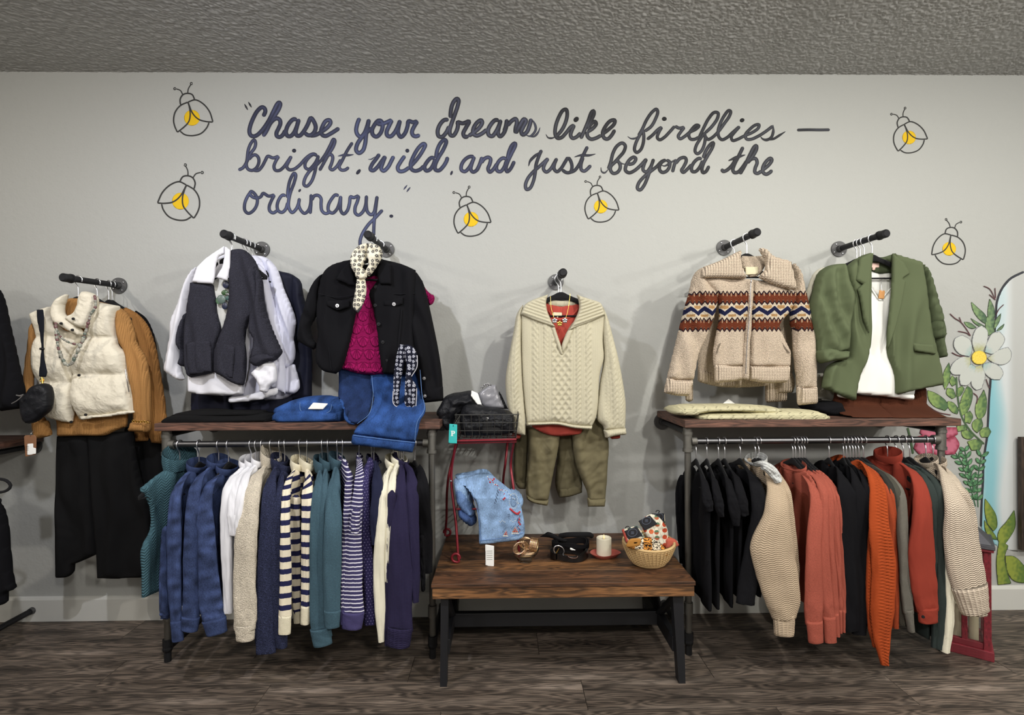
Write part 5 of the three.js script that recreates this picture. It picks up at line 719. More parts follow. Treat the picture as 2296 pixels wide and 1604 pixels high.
{ // ---- peg 2: white shirts, charcoal cardigan, navy things
  const P = PEG[1];
  [[0.288, 'white shirt under the charcoal cardigan'], [0.278, 'charcoal cardigan'], [0.175, 'nearer white shirt behind the cardigan'], [0.142, 'second white shirt behind the cardigan'], [0.10, 'navy blouse']].forEach(([z, l], i) => hanger(P(z), -0.02 * i, 'black velvet hanger on the peg, holding the ' + l).scale.set(0.78, 1, 1));
  const nb = thing('navy_blouse', 'dark navy blouse behind the white shirts with a rounded shoulder', 'blouse', P(0.11));
  flat(nb, 'body', K2([700, 330, 950, 425, 1050, 452, 1105, 495, 1128, 560, 1145, 640, 1185, 800, 1200, 940, 1202, 1380, 1060, 1395, 800, 1380, 720, 900]), 0.10, F2.navySilk, { t: 0.03, R: 0.04, relief: folds(0.01, 0.12, 3) });
  flat(nb, 'sleeve', K2([1060, 460, 1115, 500, 1140, 640, 1190, 820, 1150, 940, 1090, 930, 1080, 760, 1050, 600]), 0.13, F2.navySilk, { t: 0.03, R: 0.04, relief: folds(0.01, 0.08, 7) });
  const np = thing('navy_trousers', 'navy trousers hanging behind the white shirt hems down to the shelf', 'trousers', pt(K2, 600, 1400, 0.12));
  flat(np, 'trouser_leg', K2([312, 1290, 500, 1290, 620, 1300, 625, 1530, 480, 1535, 330, 1530, 298, 1460]), 0.11, F2.navySilk, { t: 0.025, relief: folds(0.008, 0.1, 2) }); flat(np, 'trouser_leg', K2([600, 1300, 900, 1300, 1060, 1330, 1050, 1400, 960, 1480, 930, 1530, 620, 1535]), 0.12, F2.navySilk, { t: 0.025, relief: folds(0.008, 0.1, 4) });
  const mk = (label, z, body, sleeve, cuff, seed, m) => { const t = thing('white_shirt', label, 'shirt', P(z)); flat(t, 'body', K2(body), z - 0.02, m, { t: 0.022, R: 0.03, relief: folds(0.011, 0.075, seed) }); flat(t, 'sleeve', K2(sleeve), z, m, { t: 0.03, R: 0.035, relief: folds(0.013, 0.05, seed + 3, 0.25) }); if (cuff) flat(t, 'cuff', K2(cuff), z + 0.006, m, { t: 0.026, R: 0.02, relief: folds(0.008, 0.03, seed) }); return t; };
  mk('white shirt furthest behind the cardigan, with the loose frilled cuff', 0.165, [735, 305, 860, 328, 930, 395, 990, 560, 1000, 900, 1060, 1250, 1060, 1345, 1000, 1382, 850, 1400, 760, 900], [860, 330, 935, 400, 992, 560, 1052, 700, 1082, 800, 1065, 940, 1078, 1010, 1070, 1090, 1030, 1150, 1000, 1160, 985, 1000, 930, 760, 880, 520], [1005, 1150, 1072, 1120, 1108, 1305, 1060, 1350, 1002, 1340], 4, F2.shirtBlue);
  mk('white shirt directly behind the cardigan, pleated at the cuff', 0.20, [720, 310, 800, 320, 860, 430, 900, 700, 930, 1000, 950, 1250, 860, 1350, 720, 1385, 575, 1418, 572, 1380, 700, 1300], [790, 360, 850, 420, 890, 560, 940, 760, 985, 960, 1000, 1100, 990, 1200, 930, 1150, 900, 900, 850, 640, 810, 470], [880, 1130, 985, 1060, 1010, 1230, 1000, 1345, 900, 1300], 9, F2.shirtBlue);
  const w = thing('white_shirt', 'white shirt with pointed collar under the charcoal cardigan', 'shirt', P(0.30));
  flat(w, 'body', K2([420, 380, 560, 300, 640, 300, 720, 600, 730, 1100, 700, 1280, 690, 1352, 520, 1362, 370, 1352, 280, 1342, 278, 1225, 300, 900, 330, 500]), 0.262, F2.shirt, { t: 0.02, R: 0.02, relief: folds(0.008, 0.1, 2) });
  flat(w, 'sleeve', K2([345, 378, 310, 500, 275, 640, 255, 800, 222, 930, 212, 1040, 222, 1150, 252, 1242, 212, 1248, 95, 1172, 120, 1050, 145, 900, 152, 800, 190, 700, 232, 580, 282, 460]), 0.255, F2.shirt, { t: 0.03, R: 0.035, relief: folds(0.011, 0.06, 5, -0.2) });
  flat(w, 'cuff', K2([745, 1192, 850, 1112, 925, 1113, 938, 1190, 930, 1265, 880, 1300, 868, 1342, 818, 1332, 795, 1250]), 0.31, F2.shirt, { t: 0.03, R: 0.03, relief: crumple(0.012, 14, 3) });
  flat(w, 'hem_ruffle', K2([575, 1378, 700, 1360, 820, 1330, 900, 1310, 950, 1300, 945, 1350, 850, 1385, 720, 1405, 578, 1420]), 0.24, F2.shirt, { t: 0.015, R: 0.02, relief: folds(0.006, 0.06, 1) });
  const inner = thing('printed_camisole', 'pale printed camisole showing in the V of the charcoal cardigan', 'top', pt(K2, 520, 680, 0.29));
  flat(inner, 'body', K2([458, 515, 520, 470, 590, 480, 590, 620, 565, 780, 527, 892, 490, 760, 462, 600]), 0.285, F2.print, { t: 0.01, R: 0.01 });
  const cd = thing('charcoal_cardigan', 'charcoal wool cardigan jacket with two patch pockets over a white shirt', 'cardigan', P(0.29));
  flat(cd, 'front_panel', K2([300, 512, 380, 508, 462, 528, 482, 640, 492, 740, 522, 882, 485, 980, 472, 1080, 468, 1190, 400, 1206, 290, 1228, 270, 1200, 252, 1100, 248, 960, 258, 800, 272, 680, 290, 590]), 0.30, F2.char, { t: 0.026, R: 0.03, relief: folds(0.008, 0.12, 3) });
  flat(cd, 'front_panel', K2([588, 278, 640, 262, 700, 272, 770, 340, 810, 440, 832, 560, 850, 690, 780, 740, 732, 800, 700, 950, 715, 1100, 695, 1288, 620, 1272, 530, 1218, 472, 1190, 470, 1050, 500, 950, 540, 850, 580, 690, 588, 480]), 0.305, F2.char, { t: 0.028, R: 0.03, relief: folds(0.010, 0.11, 6) });
  flat(cd, 'sleeve', K2([775, 380, 822, 470, 850, 700, 900, 850, 952, 970, 982, 1036, 930, 1098, 850, 1095, 780, 1110, 742, 1085, 772, 950, 740, 880, 742, 760, 790, 600]), 0.315, F2.char, { t: 0.04, R: 0.05, relief: folds(0.012, 0.09, 8, 0.3) });
  flat(cd, 'cuff', K2([738, 1085, 790, 1052, 860, 1045, 930, 1062, 932, 1098, 860, 1112, 792, 1147, 750, 1122]), 0.335, F2.char, { t: 0.034, R: 0.022, relief: crumple(0.005, 16, 2) });
  flat(cd, 'sleeve', K2([272, 700, 258, 850, 250, 1000, 262, 1152, 204, 1132, 226, 1040, 193, 970, 208, 860, 248, 760]), 0.285, F2.char, { t: 0.03, R: 0.03, relief: folds(0.008, 0.08, 2) });
  flat(cd, 'patch_pocket', K2([256, 966, 350, 952, 442, 948, 450, 1180, 370, 1195, 286, 1208, 262, 1100]), 0.325, F2.char, { t: 0.008, R: 0.008, sharp: true }); flat(cd, 'patch_pocket', K2([488, 955, 560, 970, 625, 992, 605, 1235, 540, 1208, 480, 1182]), 0.331, F2.char, { t: 0.008, R: 0.008, sharp: true });
  flat(w, 'collar', K2([548, 238, 470, 288, 400, 338, 340, 398, 303, 512, 380, 520, 462, 526, 475, 470, 482, 380, 502, 322, 545, 300]), 0.335, F2.shirt, { t: 0.010, R: 0.012, sharp: true, cell: 0.006 }); flat(w, 'collar', K2([548, 238, 592, 272, 588, 400, 568, 502, 530, 492, 482, 478, 530, 400, 545, 330]), 0.34, F2.shirt, { t: 0.010, R: 0.012, sharp: true, cell: 0.006 });
  const n2 = thing('disc_necklace', 'necklace of large navy and green discs in the neckline of the charcoal cardigan', 'necklace', pt(K2, 535, 600, 0.32));
  for (const [x, y, rx, ry, c] of [[556, 530, 24, 28, 0x23283f], [548, 590, 26, 20, 0x33502f], [522, 640, 34, 34, 0x56665f], [548, 690, 22, 26, 0x20263c], [500, 650, 20, 26, 0x4d6a50], [572, 630, 20, 18, 0x3c5a56]]) part(n2, 'disc', bead(pt(K2, x, y, 0.318), rx / 3.342 * mpp(0.32), 1, ry / rx, 0.3, 14), std(c, { roughness: 0.35 }));
  for (const [x, y] of [[565, 600], [585, 606]]) part(n2, 'silver_leaf', bead(pt(K2, x, y, 0.326), 0.009, 1, 0.35, 0.3), M.silver);
  const fp = thing('folded_trousers', 'black folded trousers lying on the left-hand shelf under the white shirts', 'trousers', at(530, 945, 0.3));
  const fb = (pts, z, mat, o) => flat(fp, 'fold', K2(pts), z, mat, o);
  fb([150, 1540, 200, 1500, 330, 1490, 600, 1500, 900, 1505, 958, 1530, 945, 1552, 600, 1562, 300, 1566, 170, 1564], 0.30, F2.blackTrousers, { t: 0.1, tb: 0.12, R: 0.012 }); fb([205, 1490, 330, 1468, 600, 1472, 800, 1480, 900, 1500, 600, 1512, 300, 1516, 212, 1510], 0.27, F2.blackTrousers, { t: 0.09, tb: 0.12, R: 0.01 });
}
{ // ---- peg 3: black denim jacket, magenta sweater, scarves, jeans
  const P = PEG[2];
  hanger(P(0.262), 0, 'black velvet hanger under the black denim jacket'); hanger(P(0.13), 0, 'black velvet hanger behind the black denim jacket, holding the magenta sweater');
  const mg = thing('magenta_sweater', 'magenta lace knit sweater with scalloped pattern inside the black denim jacket', 'sweater', P(0.2));
  flat(mg, 'body', K3([480, 470, 545, 415, 600, 405, 660, 470, 690, 700, 700, 1040, 640, 1050, 500, 1048, 368, 1012, 372, 800, 420, 600]), 0.235, F2.magenta, { t: 0.02, R: 0.02, relief: folds(0.005, 0.1, 3) });
  flat(mg, 'hem_roll', K3([368, 985, 440, 988, 500, 1002, 570, 1008, 640, 1012, 642, 1046, 560, 1048, 480, 1040, 420, 1018, 368, 1014]), 0.25, F2.magenta, { t: 0.016, R: 0.014 });
  flat(mg, 'sleeve', K3([850, 390, 890, 440, 925, 500, 972, 540, 965, 585, 935, 602, 900, 560, 860, 470]), 0.19, F2.magenta, { t: 0.02, R: 0.025 }); flat(mg, 'cuff', K3([915, 540, 965, 525, 976, 550, 962, 590, 935, 600, 918, 575]), 0.2, F2.magenta, { t: 0.02, R: 0.015 });
  const jk = thing('denim_jacket', 'black denim jacket with flap pockets hung open over the magenta sweater', 'jacket', P(0.24));
  const D = F2.blackDenim;
  flat(jk, 'front_panel', K3([430, 298, 370, 312, 300, 338, 245, 395, 218, 500, 206, 650, 212, 800, 200, 950, 240, 1022, 330, 1047, 368, 1010, 420, 850, 452, 700, 472, 600, 482, 470, 460, 380]), 0.265, D, { t: 0.03, R: 0.035, relief: folds(0.009, 0.11, 2) });
  flat(jk, 'front_panel', K3([640, 298, 760, 328, 852, 368, 862, 480, 852, 600, 842, 740, 852, 850, 862, 1000, 840, 1050, 740, 1052, 642, 1050, 622, 960, 600, 760, 572, 610, 548, 520, 600, 440, 632, 360]), 0.265, D, { t: 0.03, R: 0.035, relief: folds(0.009, 0.11, 7) });
  flat(jk, 'sleeve', K3([250, 385, 216, 520, 206, 660, 165, 740, 182, 820, 207, 850, 192, 892, 130, 860, 78, 830, 88, 760, 130, 600, 180, 460]), 0.255, D, { t: 0.04, R: 0.045, relief: folds(0.012, 0.08, 5, 0.3) });
  flat(jk, 'sleeve', K3([848, 368, 900, 450, 940, 600, 962, 700, 1002, 900, 1024, 1060, 1032, 1220, 960, 1226, 900, 1232, 868, 1100, 838, 900, 822, 750, 825, 550]), 0.25, D, { t: 0.04, R: 0.045, relief: folds(0.012, 0.08, 3, 0.3) });
  flat(jk, 'cuff', K3([893, 1140, 960, 1130, 1030, 1120, 1034, 1222, 960, 1230, 902, 1236]), 0.255, D, { t: 0.044, R: 0.03 });
  flat(jk, 'back_neck', K3([440, 305, 530, 330, 640, 300, 625, 430, 590, 440, 545, 425, 500, 450, 450, 430]), 0.228, D, { t: 0.012, R: 0.015 });
  flat(jk, 'collar', K3([328, 432, 372, 360, 425, 305, 445, 400, 458, 472, 420, 470, 380, 448]), 0.31, D, { t: 0.012, R: 0.012, sharp: true, cell: 0.006 }); flat(jk, 'collar', K3([598, 365, 640, 298, 690, 330, 697, 464, 620, 462, 600, 410]), 0.31, D, { t: 0.012, R: 0.012, sharp: true, cell: 0.006 });
  for (const [f, bx, by] of [[[268, 568, 420, 566, 422, 610, 346, 634, 270, 602], 340, 600], [[640, 572, 772, 543, 768, 590, 712, 612, 645, 602], 710, 590]]) { flat(jk, 'pocket_flap', K3(f), 0.298, D, { t: 0.008, R: 0.008, sharp: true, cell: 0.005 }); button(jk, pt(K3, bx, by, 0.309), M.silver, 0.009); }
  for (const [x, y] of [[592, 478], [588, 597], [610, 720], [637, 838], [659, 957]]) button(jk, pt(K3, x, y, 0.298), M.ironDark, 0.0085);
  for (const [x, y] of [[908, 1075], [913, 1190]]) button(jk, pt(K3, x, y, 0.305), M.silver, 0.008);
  part(jk, 'seam', [[[215, 520], [330, 545], [450, 530]], [[560, 540], [700, 525], [845, 520]], [[250, 640], [280, 850], [300, 1020]], [[760, 620], [740, 850], [735, 1040]]].map((l) => wire(l.map(([x, y]) => pt(K3, x, y, 0.298)), 0.0016, 20)), F2.blackSeam);
  const s1 = thing('floral_scarf', 'cream scarf with small dark flowers knotted round the peg over the denim jacket', 'scarf', pt(K3, 530, 300, 0.36));
  const S = F2.scarfCream;
  flat(s1, 'loop', K3([425, 300, 450, 240, 500, 200, 548, 190, 535, 260, 522, 315, 500, 350, 532, 370, 520, 400, 485, 415, 452, 385, 430, 345]), 0.34, S, { t: 0.03, R: 0.03, cell: 0.006, relief: crumple(0.010, 18, 3) }); flat(s1, 'loop', K3([548, 190, 610, 208, 636, 262, 612, 320, 572, 380, 545, 412, 520, 385, 545, 325, 533, 262]), 0.345, S, { t: 0.03, R: 0.03, cell: 0.006, relief: crumple(0.010, 18, 6) });
  flat(s1, 'knot', K3([455, 388, 490, 372, 532, 385, 532, 420, 490, 432, 465, 418]), 0.37, S, { t: 0.025, R: 0.02, cell: 0.005, relief: crumple(0.006, 25, 1) });
  flat(s1, 'tail', K3([468, 422, 495, 418, 522, 428, 530, 490, 520, 560, 500, 605, 474, 648, 442, 610, 452, 530]), 0.36, S, { t: 0.014, R: 0.018, cell: 0.005, relief: folds(0.006, 0.025, 2) }); flat(s1, 'border', K3([442, 608, 470, 628, 505, 592, 498, 618, 474, 650, 445, 622]), 0.372, std(0x2b2a2c, { roughness: 0.8 }), { t: 0.004, R: 0.004, cell: 0.004, sharp: true });
  const s2 = thing('floral_scarf', 'navy scarf with white flowers hanging from the denim jacket hem', 'scarf', pt(K3, 780, 1000, 0.36));
  const N = F2.scarfNavy, edge = std(0xc6c6cc, { roughness: 0.8 });
  flat(s2, 'tail', K3([750, 852, 792, 860, 784, 960, 762, 1050, 746, 1180, 741, 1272, 704, 1240, 704, 1150, 714, 1000, 735, 890]), 0.345, N, { t: 0.02, R: 0.02, cell: 0.006, relief: folds(0.008, 0.035, 2) }); flat(s2, 'tail', K3([788, 850, 832, 868, 862, 925, 860, 1000, 825, 1062, 856, 1130, 858, 1200, 842, 1288, 784, 1252, 780, 1150, 790, 1000, 780, 900]), 0.352, N, { t: 0.02, R: 0.02, cell: 0.006, relief: folds(0.008, 0.035, 5) });
  for (const l of [[862, 925, 860, 1000, 825, 1062], [858, 1140, 856, 1210, 842, 1286, 786, 1250], [704, 1160, 706, 1240, 740, 1270]]) part(s2, 'white_hem', wire(K3(l).map(([x, y]) => at(x, y, 0.362)), 0.0018, 24), edge);
  const jn = thing('blue_jeans', 'blue jeans under the denim jacket with one leg hanging over the shelf edge', 'jeans', pt(K3, 640, 1300, 0.36));
  const yT = pt(K3, 600, 1060, 0.3).y, yE = pt(K3, 600, 1340, 0.42).y, bend = (a, b) => -0.075 + 0.245 * (1 - Math.exp(-Math.pow(clamp((yT - b) / (yT - yE), 0, 1.4) * 1.25, 4)));
  const jl = (name, pts, z, m, o = {}) => flat(jn, name, K3(pts), z, m, { t: 0.02, R: 0.03, cell: 0.008, base: bend, relief: folds(0.006, 0.13, 4), ...o });
  jl('jeans_leg', [345, 1000, 440, 1005, 556, 1005, 570, 1200, 545, 1320, 470, 1372, 410, 1350, 382, 1250, 345, 1200], 0.285, F2.jeanDark);
  jl('jeans_leg', [548, 1005, 720, 1005, 872, 990, 897, 1180, 916, 1290, 884, 1350, 868, 1420, 850, 1490, 660, 1468, 442, 1440, 470, 1390, 530, 1335, 578, 1220, 560, 1130], 0.29, F2.jean);
  flat(jn, 'turned_hem', K3([440, 1438, 660, 1466, 852, 1488, 830, 1562, 640, 1532, 428, 1506]), 0.465, F2.jean, { t: 0.02, R: 0.012, sharp: true });
  flat(jn, 'turned_edge', K3([345, 1198, 378, 1225, 402, 1325, 470, 1368, 440, 1382, 392, 1352, 372, 1262]), 0.44, F2.jean, { t: 0.016, R: 0.012 });
  part(jn, 'stitching', [wire(K3([565, 1060, 572, 1200, 545, 1310, 470, 1372]).map(([x, y]) => at(x, y, lerp(0.32, 0.47, clamp((y - 845) / 80)))), 0.0011, 30), wire(K3([880, 1020, 893, 1180, 908, 1280, 862, 1360, 846, 1480]).map(([x, y]) => at(x, y, lerp(0.325, 0.49, clamp((y - 845) / 80)))), 0.0011, 30)], F2.stitch);
  part(jn, 'stitching', wire(K3([444, 1448, 650, 1474, 848, 1496]).map(([x, y]) => at(x, y, 0.487)), 0.0012, 30), F2.stitch);
  const fj = thing('folded_jeans', 'folded blue jeans with a white label on the shelf beside the black trousers', 'jeans', at(700, 940, 0.3));
  flat(fj, 'fold', K3([-42, 1300, 0, 1268, 150, 1262, 380, 1280, 392, 1350, 200, 1358, 0, 1358, -45, 1345]), 0.33, F2.jean, { t: 0.09, tb: 0.12, R: 0.014 }); flat(fj, 'fold', K3([-40, 1260, 60, 1215, 180, 1190, 330, 1200, 375, 1235, 388, 1290, 350, 1318, 160, 1322, 20, 1325, -38, 1300]), 0.31, F2.jean, { t: 0.1, tb: 0.12, R: 0.03, relief: crumple(0.004, 9, 2) });
  flat(fj, 'paper_label', K3([182, 1234, 280, 1240, 244, 1280, 144, 1278]), 0.418, F2.white, { t: 0.001, R: 0.002, sharp: true, cell: 0.004 });
  part(fj, 'pocket_stitching', wire(K3([95, 1232, 100, 1285, 175, 1312, 290, 1290, 302, 1246]).map(([x, y]) => at(x, y, 0.412)), 0.0012, 30), F2.stitch);
}
{ // ---- peg 4: cable knit sweater, coral tee, joggers
  const P = PEG[3], z = 0.25, xc = pt(K4, 823, 600, z).x;
  hanger(P(0.25), 0, 'black velvet hanger showing in the neck of the cream cable knit sweater'); hanger(P(0.14), 0.06, 'black velvet hanger behind the cable knit sweater, holding the khaki joggers');
  const rope = (x, b, w, len) => { const q = x / w; if (Math.abs(q) > 1) return 0; const ph = b * 6.2832 / len; const g = (c) => Math.exp(-Math.pow((q - c) / 0.36, 2)); return Math.max(g(0.42 * Math.sin(ph)) * (0.8 + 0.2 * Math.cos(ph)), g(-0.42 * Math.sin(ph)) * (0.8 - 0.2 * Math.cos(ph))); };
  const lattice = (x, b) => { const s = 0.032, u = (x + b * 0.75) / s, v = (x - b * 0.75) / s, f = (q) => Math.pow(Math.abs(Math.cos(Math.PI * q)), 3); return Math.max(f(u), f(v)); };
  const ribs = (x) => 0.35 + 0.3 * Math.cos(x * 6.2832 / 0.009);
  const body = (a, b) => { const x = a - xc, m = Math.abs(x); let h; if (m < 0.043) h = lattice(x, b); else if (m < 0.058) h = ribs(x); else if (m < 0.086) h = rope(m - 0.072, b, 0.014, 0.042); else if (m < 0.1) h = ribs(x); else if (m < 0.136) h = rope(m - 0.118, b, 0.018, 0.055); else h = ribs(x) * 0.7; return 0.0065 * h; };
  const jg = (label, legs, zz, m, sd) => { const t = thing('khaki_joggers', label, 'trousers', P(zz)); for (const [pts, cuff] of legs) { const l = flat(t, 'trouser_leg', K4(pts), zz, m, { t: 0.03, R: 0.045, relief: (a, b) => folds(0.007, 0.12, sd)(a, b) + crumple(0.006, 14, sd)(a, b) }); if (cuff) flat(l, 'elastic_cuff', K4(cuff), zz + 0.012, m, { t: 0.022, R: 0.018, cell: 0.005, relief: (a) => 0.004 * Math.abs(Math.sin(a * 190)) }); } };
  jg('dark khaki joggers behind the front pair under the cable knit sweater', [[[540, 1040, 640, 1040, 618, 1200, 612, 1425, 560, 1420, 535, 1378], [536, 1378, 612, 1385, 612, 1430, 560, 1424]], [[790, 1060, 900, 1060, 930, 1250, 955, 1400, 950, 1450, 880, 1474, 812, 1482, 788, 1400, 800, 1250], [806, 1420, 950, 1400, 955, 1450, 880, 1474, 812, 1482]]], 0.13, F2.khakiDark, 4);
  jg('khaki cuffed joggers in front under the cable knit sweater', [[[618, 1040, 720, 1060, 818, 1095, 802, 1200, 782, 1300, 762, 1400, 744, 1500, 650, 1500, 610, 1468, 614, 1300, 620, 1150], [608, 1462, 660, 1488, 748, 1495, 740, 1533, 650, 1514, 612, 1490]], [[888, 1060, 950, 1020, 1040, 985, 1092, 1050, 1116, 1120, 1112, 1300, 1098, 1500, 990, 1500, 985, 1450, 942, 1350, 910, 1250], [984, 1482, 1040, 1490, 1100, 1484, 1096, 1537, 990, 1538]]], 0.19, F2.khaki, 2);
  const ct = thing('coral_tee', 'coral tee layered inside the cable knit sweater, showing at neck and hem', 'tee', P(0.23));
  flat(ct, 'body', K4([728, 268, 800, 285, 870, 282, 938, 268, 1000, 500, 1000, 900, 955, 1062, 950, 1086, 840, 1101, 760, 1096, 680, 1066, 640, 1040, 650, 900, 660, 500]), 0.225, F2.coral, { t: 0.016, R: 0.02, relief: folds(0.005, 0.1, 2) });
  flat(ct, 'neck_band', K4([735, 300, 760, 335, 800, 365, 850, 362, 900, 335, 935, 295, 930, 320, 895, 360, 850, 382, 800, 384, 760, 352]), 0.246, F2.coral, { t: 0.004, R: 0.006, cell: 0.005 });
  flat(ct, 'sleeve_end', K4([518, 1080, 580, 1085, 568, 1120, 515, 1108]), 0.235, F2.coral, { t: 0.016, R: 0.015 }); flat(ct, 'sleeve_end', K4([1126, 1095, 1192, 1090, 1190, 1117, 1130, 1121]), 0.235, F2.coral, { t: 0.016, R: 0.015 });
  flat(ct, 'neck_label', K4([772, 333, 830, 334, 830, 358, 808, 358, 808, 366, 795, 366, 795, 358, 772, 357]), 0.252, F2.label, { t: 0.001, R: 0.002, cell: 0.004, sharp: true });
  const sw = thing('cable_sweater', 'cream cable knit sweater with wide ribbed sailor collar', 'sweater', P(0.25));
  flat(sw, 'body', K4([572, 345, 660, 350, 745, 390, 785, 440, 812, 505, 824, 560, 838, 505, 866, 440, 905, 390, 1000, 350, 1097, 345, 1082, 500, 1087, 620, 1062, 720, 1052, 900, 1040, 980, 1012, 1042, 900, 1034, 800, 1016, 700, 1018, 608, 1020, 595, 900, 580, 700, 576, 500]), z, F2.cream, { t: 0.036, tb: 0.03, R: 0.035, cell: 0.0036, relief: (a, b) => body(a, b) + folds(0.003, 0.16, 3)(a, b) });
  flat(sw, 'hem', K4([606, 1012, 700, 1010, 800, 1008, 900, 1026, 1018, 1034, 1012, 1062, 900, 1052, 800, 1032, 700, 1033, 610, 1037]), z + 0.014, F2.cream, { t: 0.026, R: 0.015, cell: 0.004, relief: (a) => 0.0035 * Math.cos(a * 6.2832 / 0.011) });
  const sleeve = (pts, line, seed) => { const L = line.map(([x, y]) => pt(K4, x, y, z)); const cx = (b) => { for (let i = 0; i + 1 < L.length; i++) if (b <= L[i].y && b >= L[i + 1].y) return lerp(L[i].x, L[i + 1].x, (L[i].y - b) / (L[i].y - L[i + 1].y)); return b > L[0].y ? L[0].x : L[L.length - 1].x; };
    return flat(sw, 'sleeve', K4(pts), z + 0.002, F2.cream, { t: 0.04, tb: 0.03, R: 0.045, cell: 0.004, relief: (a, b) => { const x = a - cx(b), m = Math.abs(x); return 0.006 * (m < 0.016 ? rope(x, b, 0.016, 0.05) : m > 0.024 && m < 0.042 ? rope(m - 0.033, b, 0.011, 0.036) : ribs(x)) + folds(0.004, 0.1, seed)(a, b); } }); };
  sleeve([592, 278, 552, 340, 530, 450, 502, 600, 480, 750, 490, 900, 518, 1000, 530, 1084, 602, 1096, 604, 1000, 596, 900, 582, 700, 577, 500, 582, 350], [[560, 340], [545, 600], [540, 760], [560, 1090]], 2);
  sleeve([1078, 288, 1112, 370, 1142, 480, 1172, 600, 1202, 750, 1222, 900, 1220, 1000, 1218, 1056, 1090, 1062, 1084, 1040, 1048, 1000, 1060, 800, 1087, 620, 1078, 450], [[1095, 350], [1125, 600], [1145, 800], [1150, 1060]], 6);
  flat(sw, 'cuff', K4([1086, 1062, 1150, 1052, 1222, 1046, 1226, 1090, 1160, 1098, 1098, 1113]), z + 0.012, F2.cream, { t: 0.04, R: 0.02, cell: 0.004, relief: (a) => 0.003 * Math.cos(a * 6.2832 / 0.01) });
  flat(sw, 'back_neck', K4([738, 250, 830, 262, 925, 248, 930, 285, 880, 300, 800, 302, 745, 292]), 0.235, F2.cream, { t: 0.008, R: 0.01 });
  const wing = (pts, s) => flat(sw, 'sailor_collar', K4(pts), z + 0.035, F2.cream, { t: 0.018, R: 0.016, cell: 0.004, relief: (a, b) => 0.0045 * Math.cos(6.2832 * ((b + s * (a - xc) * 0.35)) / 0.0145) });
  wing([745, 222, 690, 240, 640, 260, 598, 288, 572, 348, 660, 386, 745, 416, 792, 428, 762, 380, 737, 320, 732, 262], 1); wing([918, 222, 960, 238, 1010, 254, 1070, 278, 1097, 350, 1000, 396, 905, 432, 868, 450, 908, 380, 934, 315, 932, 262], -1);
  flat(sw, 'placket', K4([786, 425, 800, 470, 822, 535, 836, 590, 826, 600, 806, 560, 780, 490, 762, 430]), z + 0.036, F2.cream, { t: 0.010, R: 0.01, cell: 0.004 }); flat(sw, 'placket', K4([868, 445, 850, 480, 828, 540, 830, 585, 850, 560, 880, 495, 900, 440]), z + 0.036, F2.cream, { t: 0.010, R: 0.01, cell: 0.004 });
  const nl = thing('flower_necklace', 'fine gold necklace with two silver flowers and one gold flower on the coral tee', 'necklace', pt(K4, 815, 390, 0.30));
  part(nl, 'chain', wire([pt(K4, 758, 235, 0.29), pt(K4, 762, 300, 0.298), pt(K4, 772, 345, 0.30), pt(K4, 785, 380, 0.302)], 0.0011, 20), M.gold); part(nl, 'chain', wire([pt(K4, 880, 218, 0.29), pt(K4, 872, 290, 0.298), pt(K4, 862, 340, 0.30), pt(K4, 850, 378, 0.302)], 0.0011, 20), M.gold);
  for (const [x, y, m, l] of [[784, 385, M.silver, 'silver flower'], [848, 384, M.silver, 'silver flower'], [815, 403, M.gold, 'gold flower']]) { const g = [bead(pt(K4, x, y, 0.305), 0.0035)]; for (let k = 0; k < 5; k++) { const a = k * 1.2566 + 0.3, p = pt(K4, x, y, 0.303); g.push(bead(V(p.x + 0.0075 * Math.cos(a), p.y + 0.0075 * Math.sin(a), p.z), 0.0052, 1, 1, 0.5)); } part(nl, 'flower', g, m, l); }
}
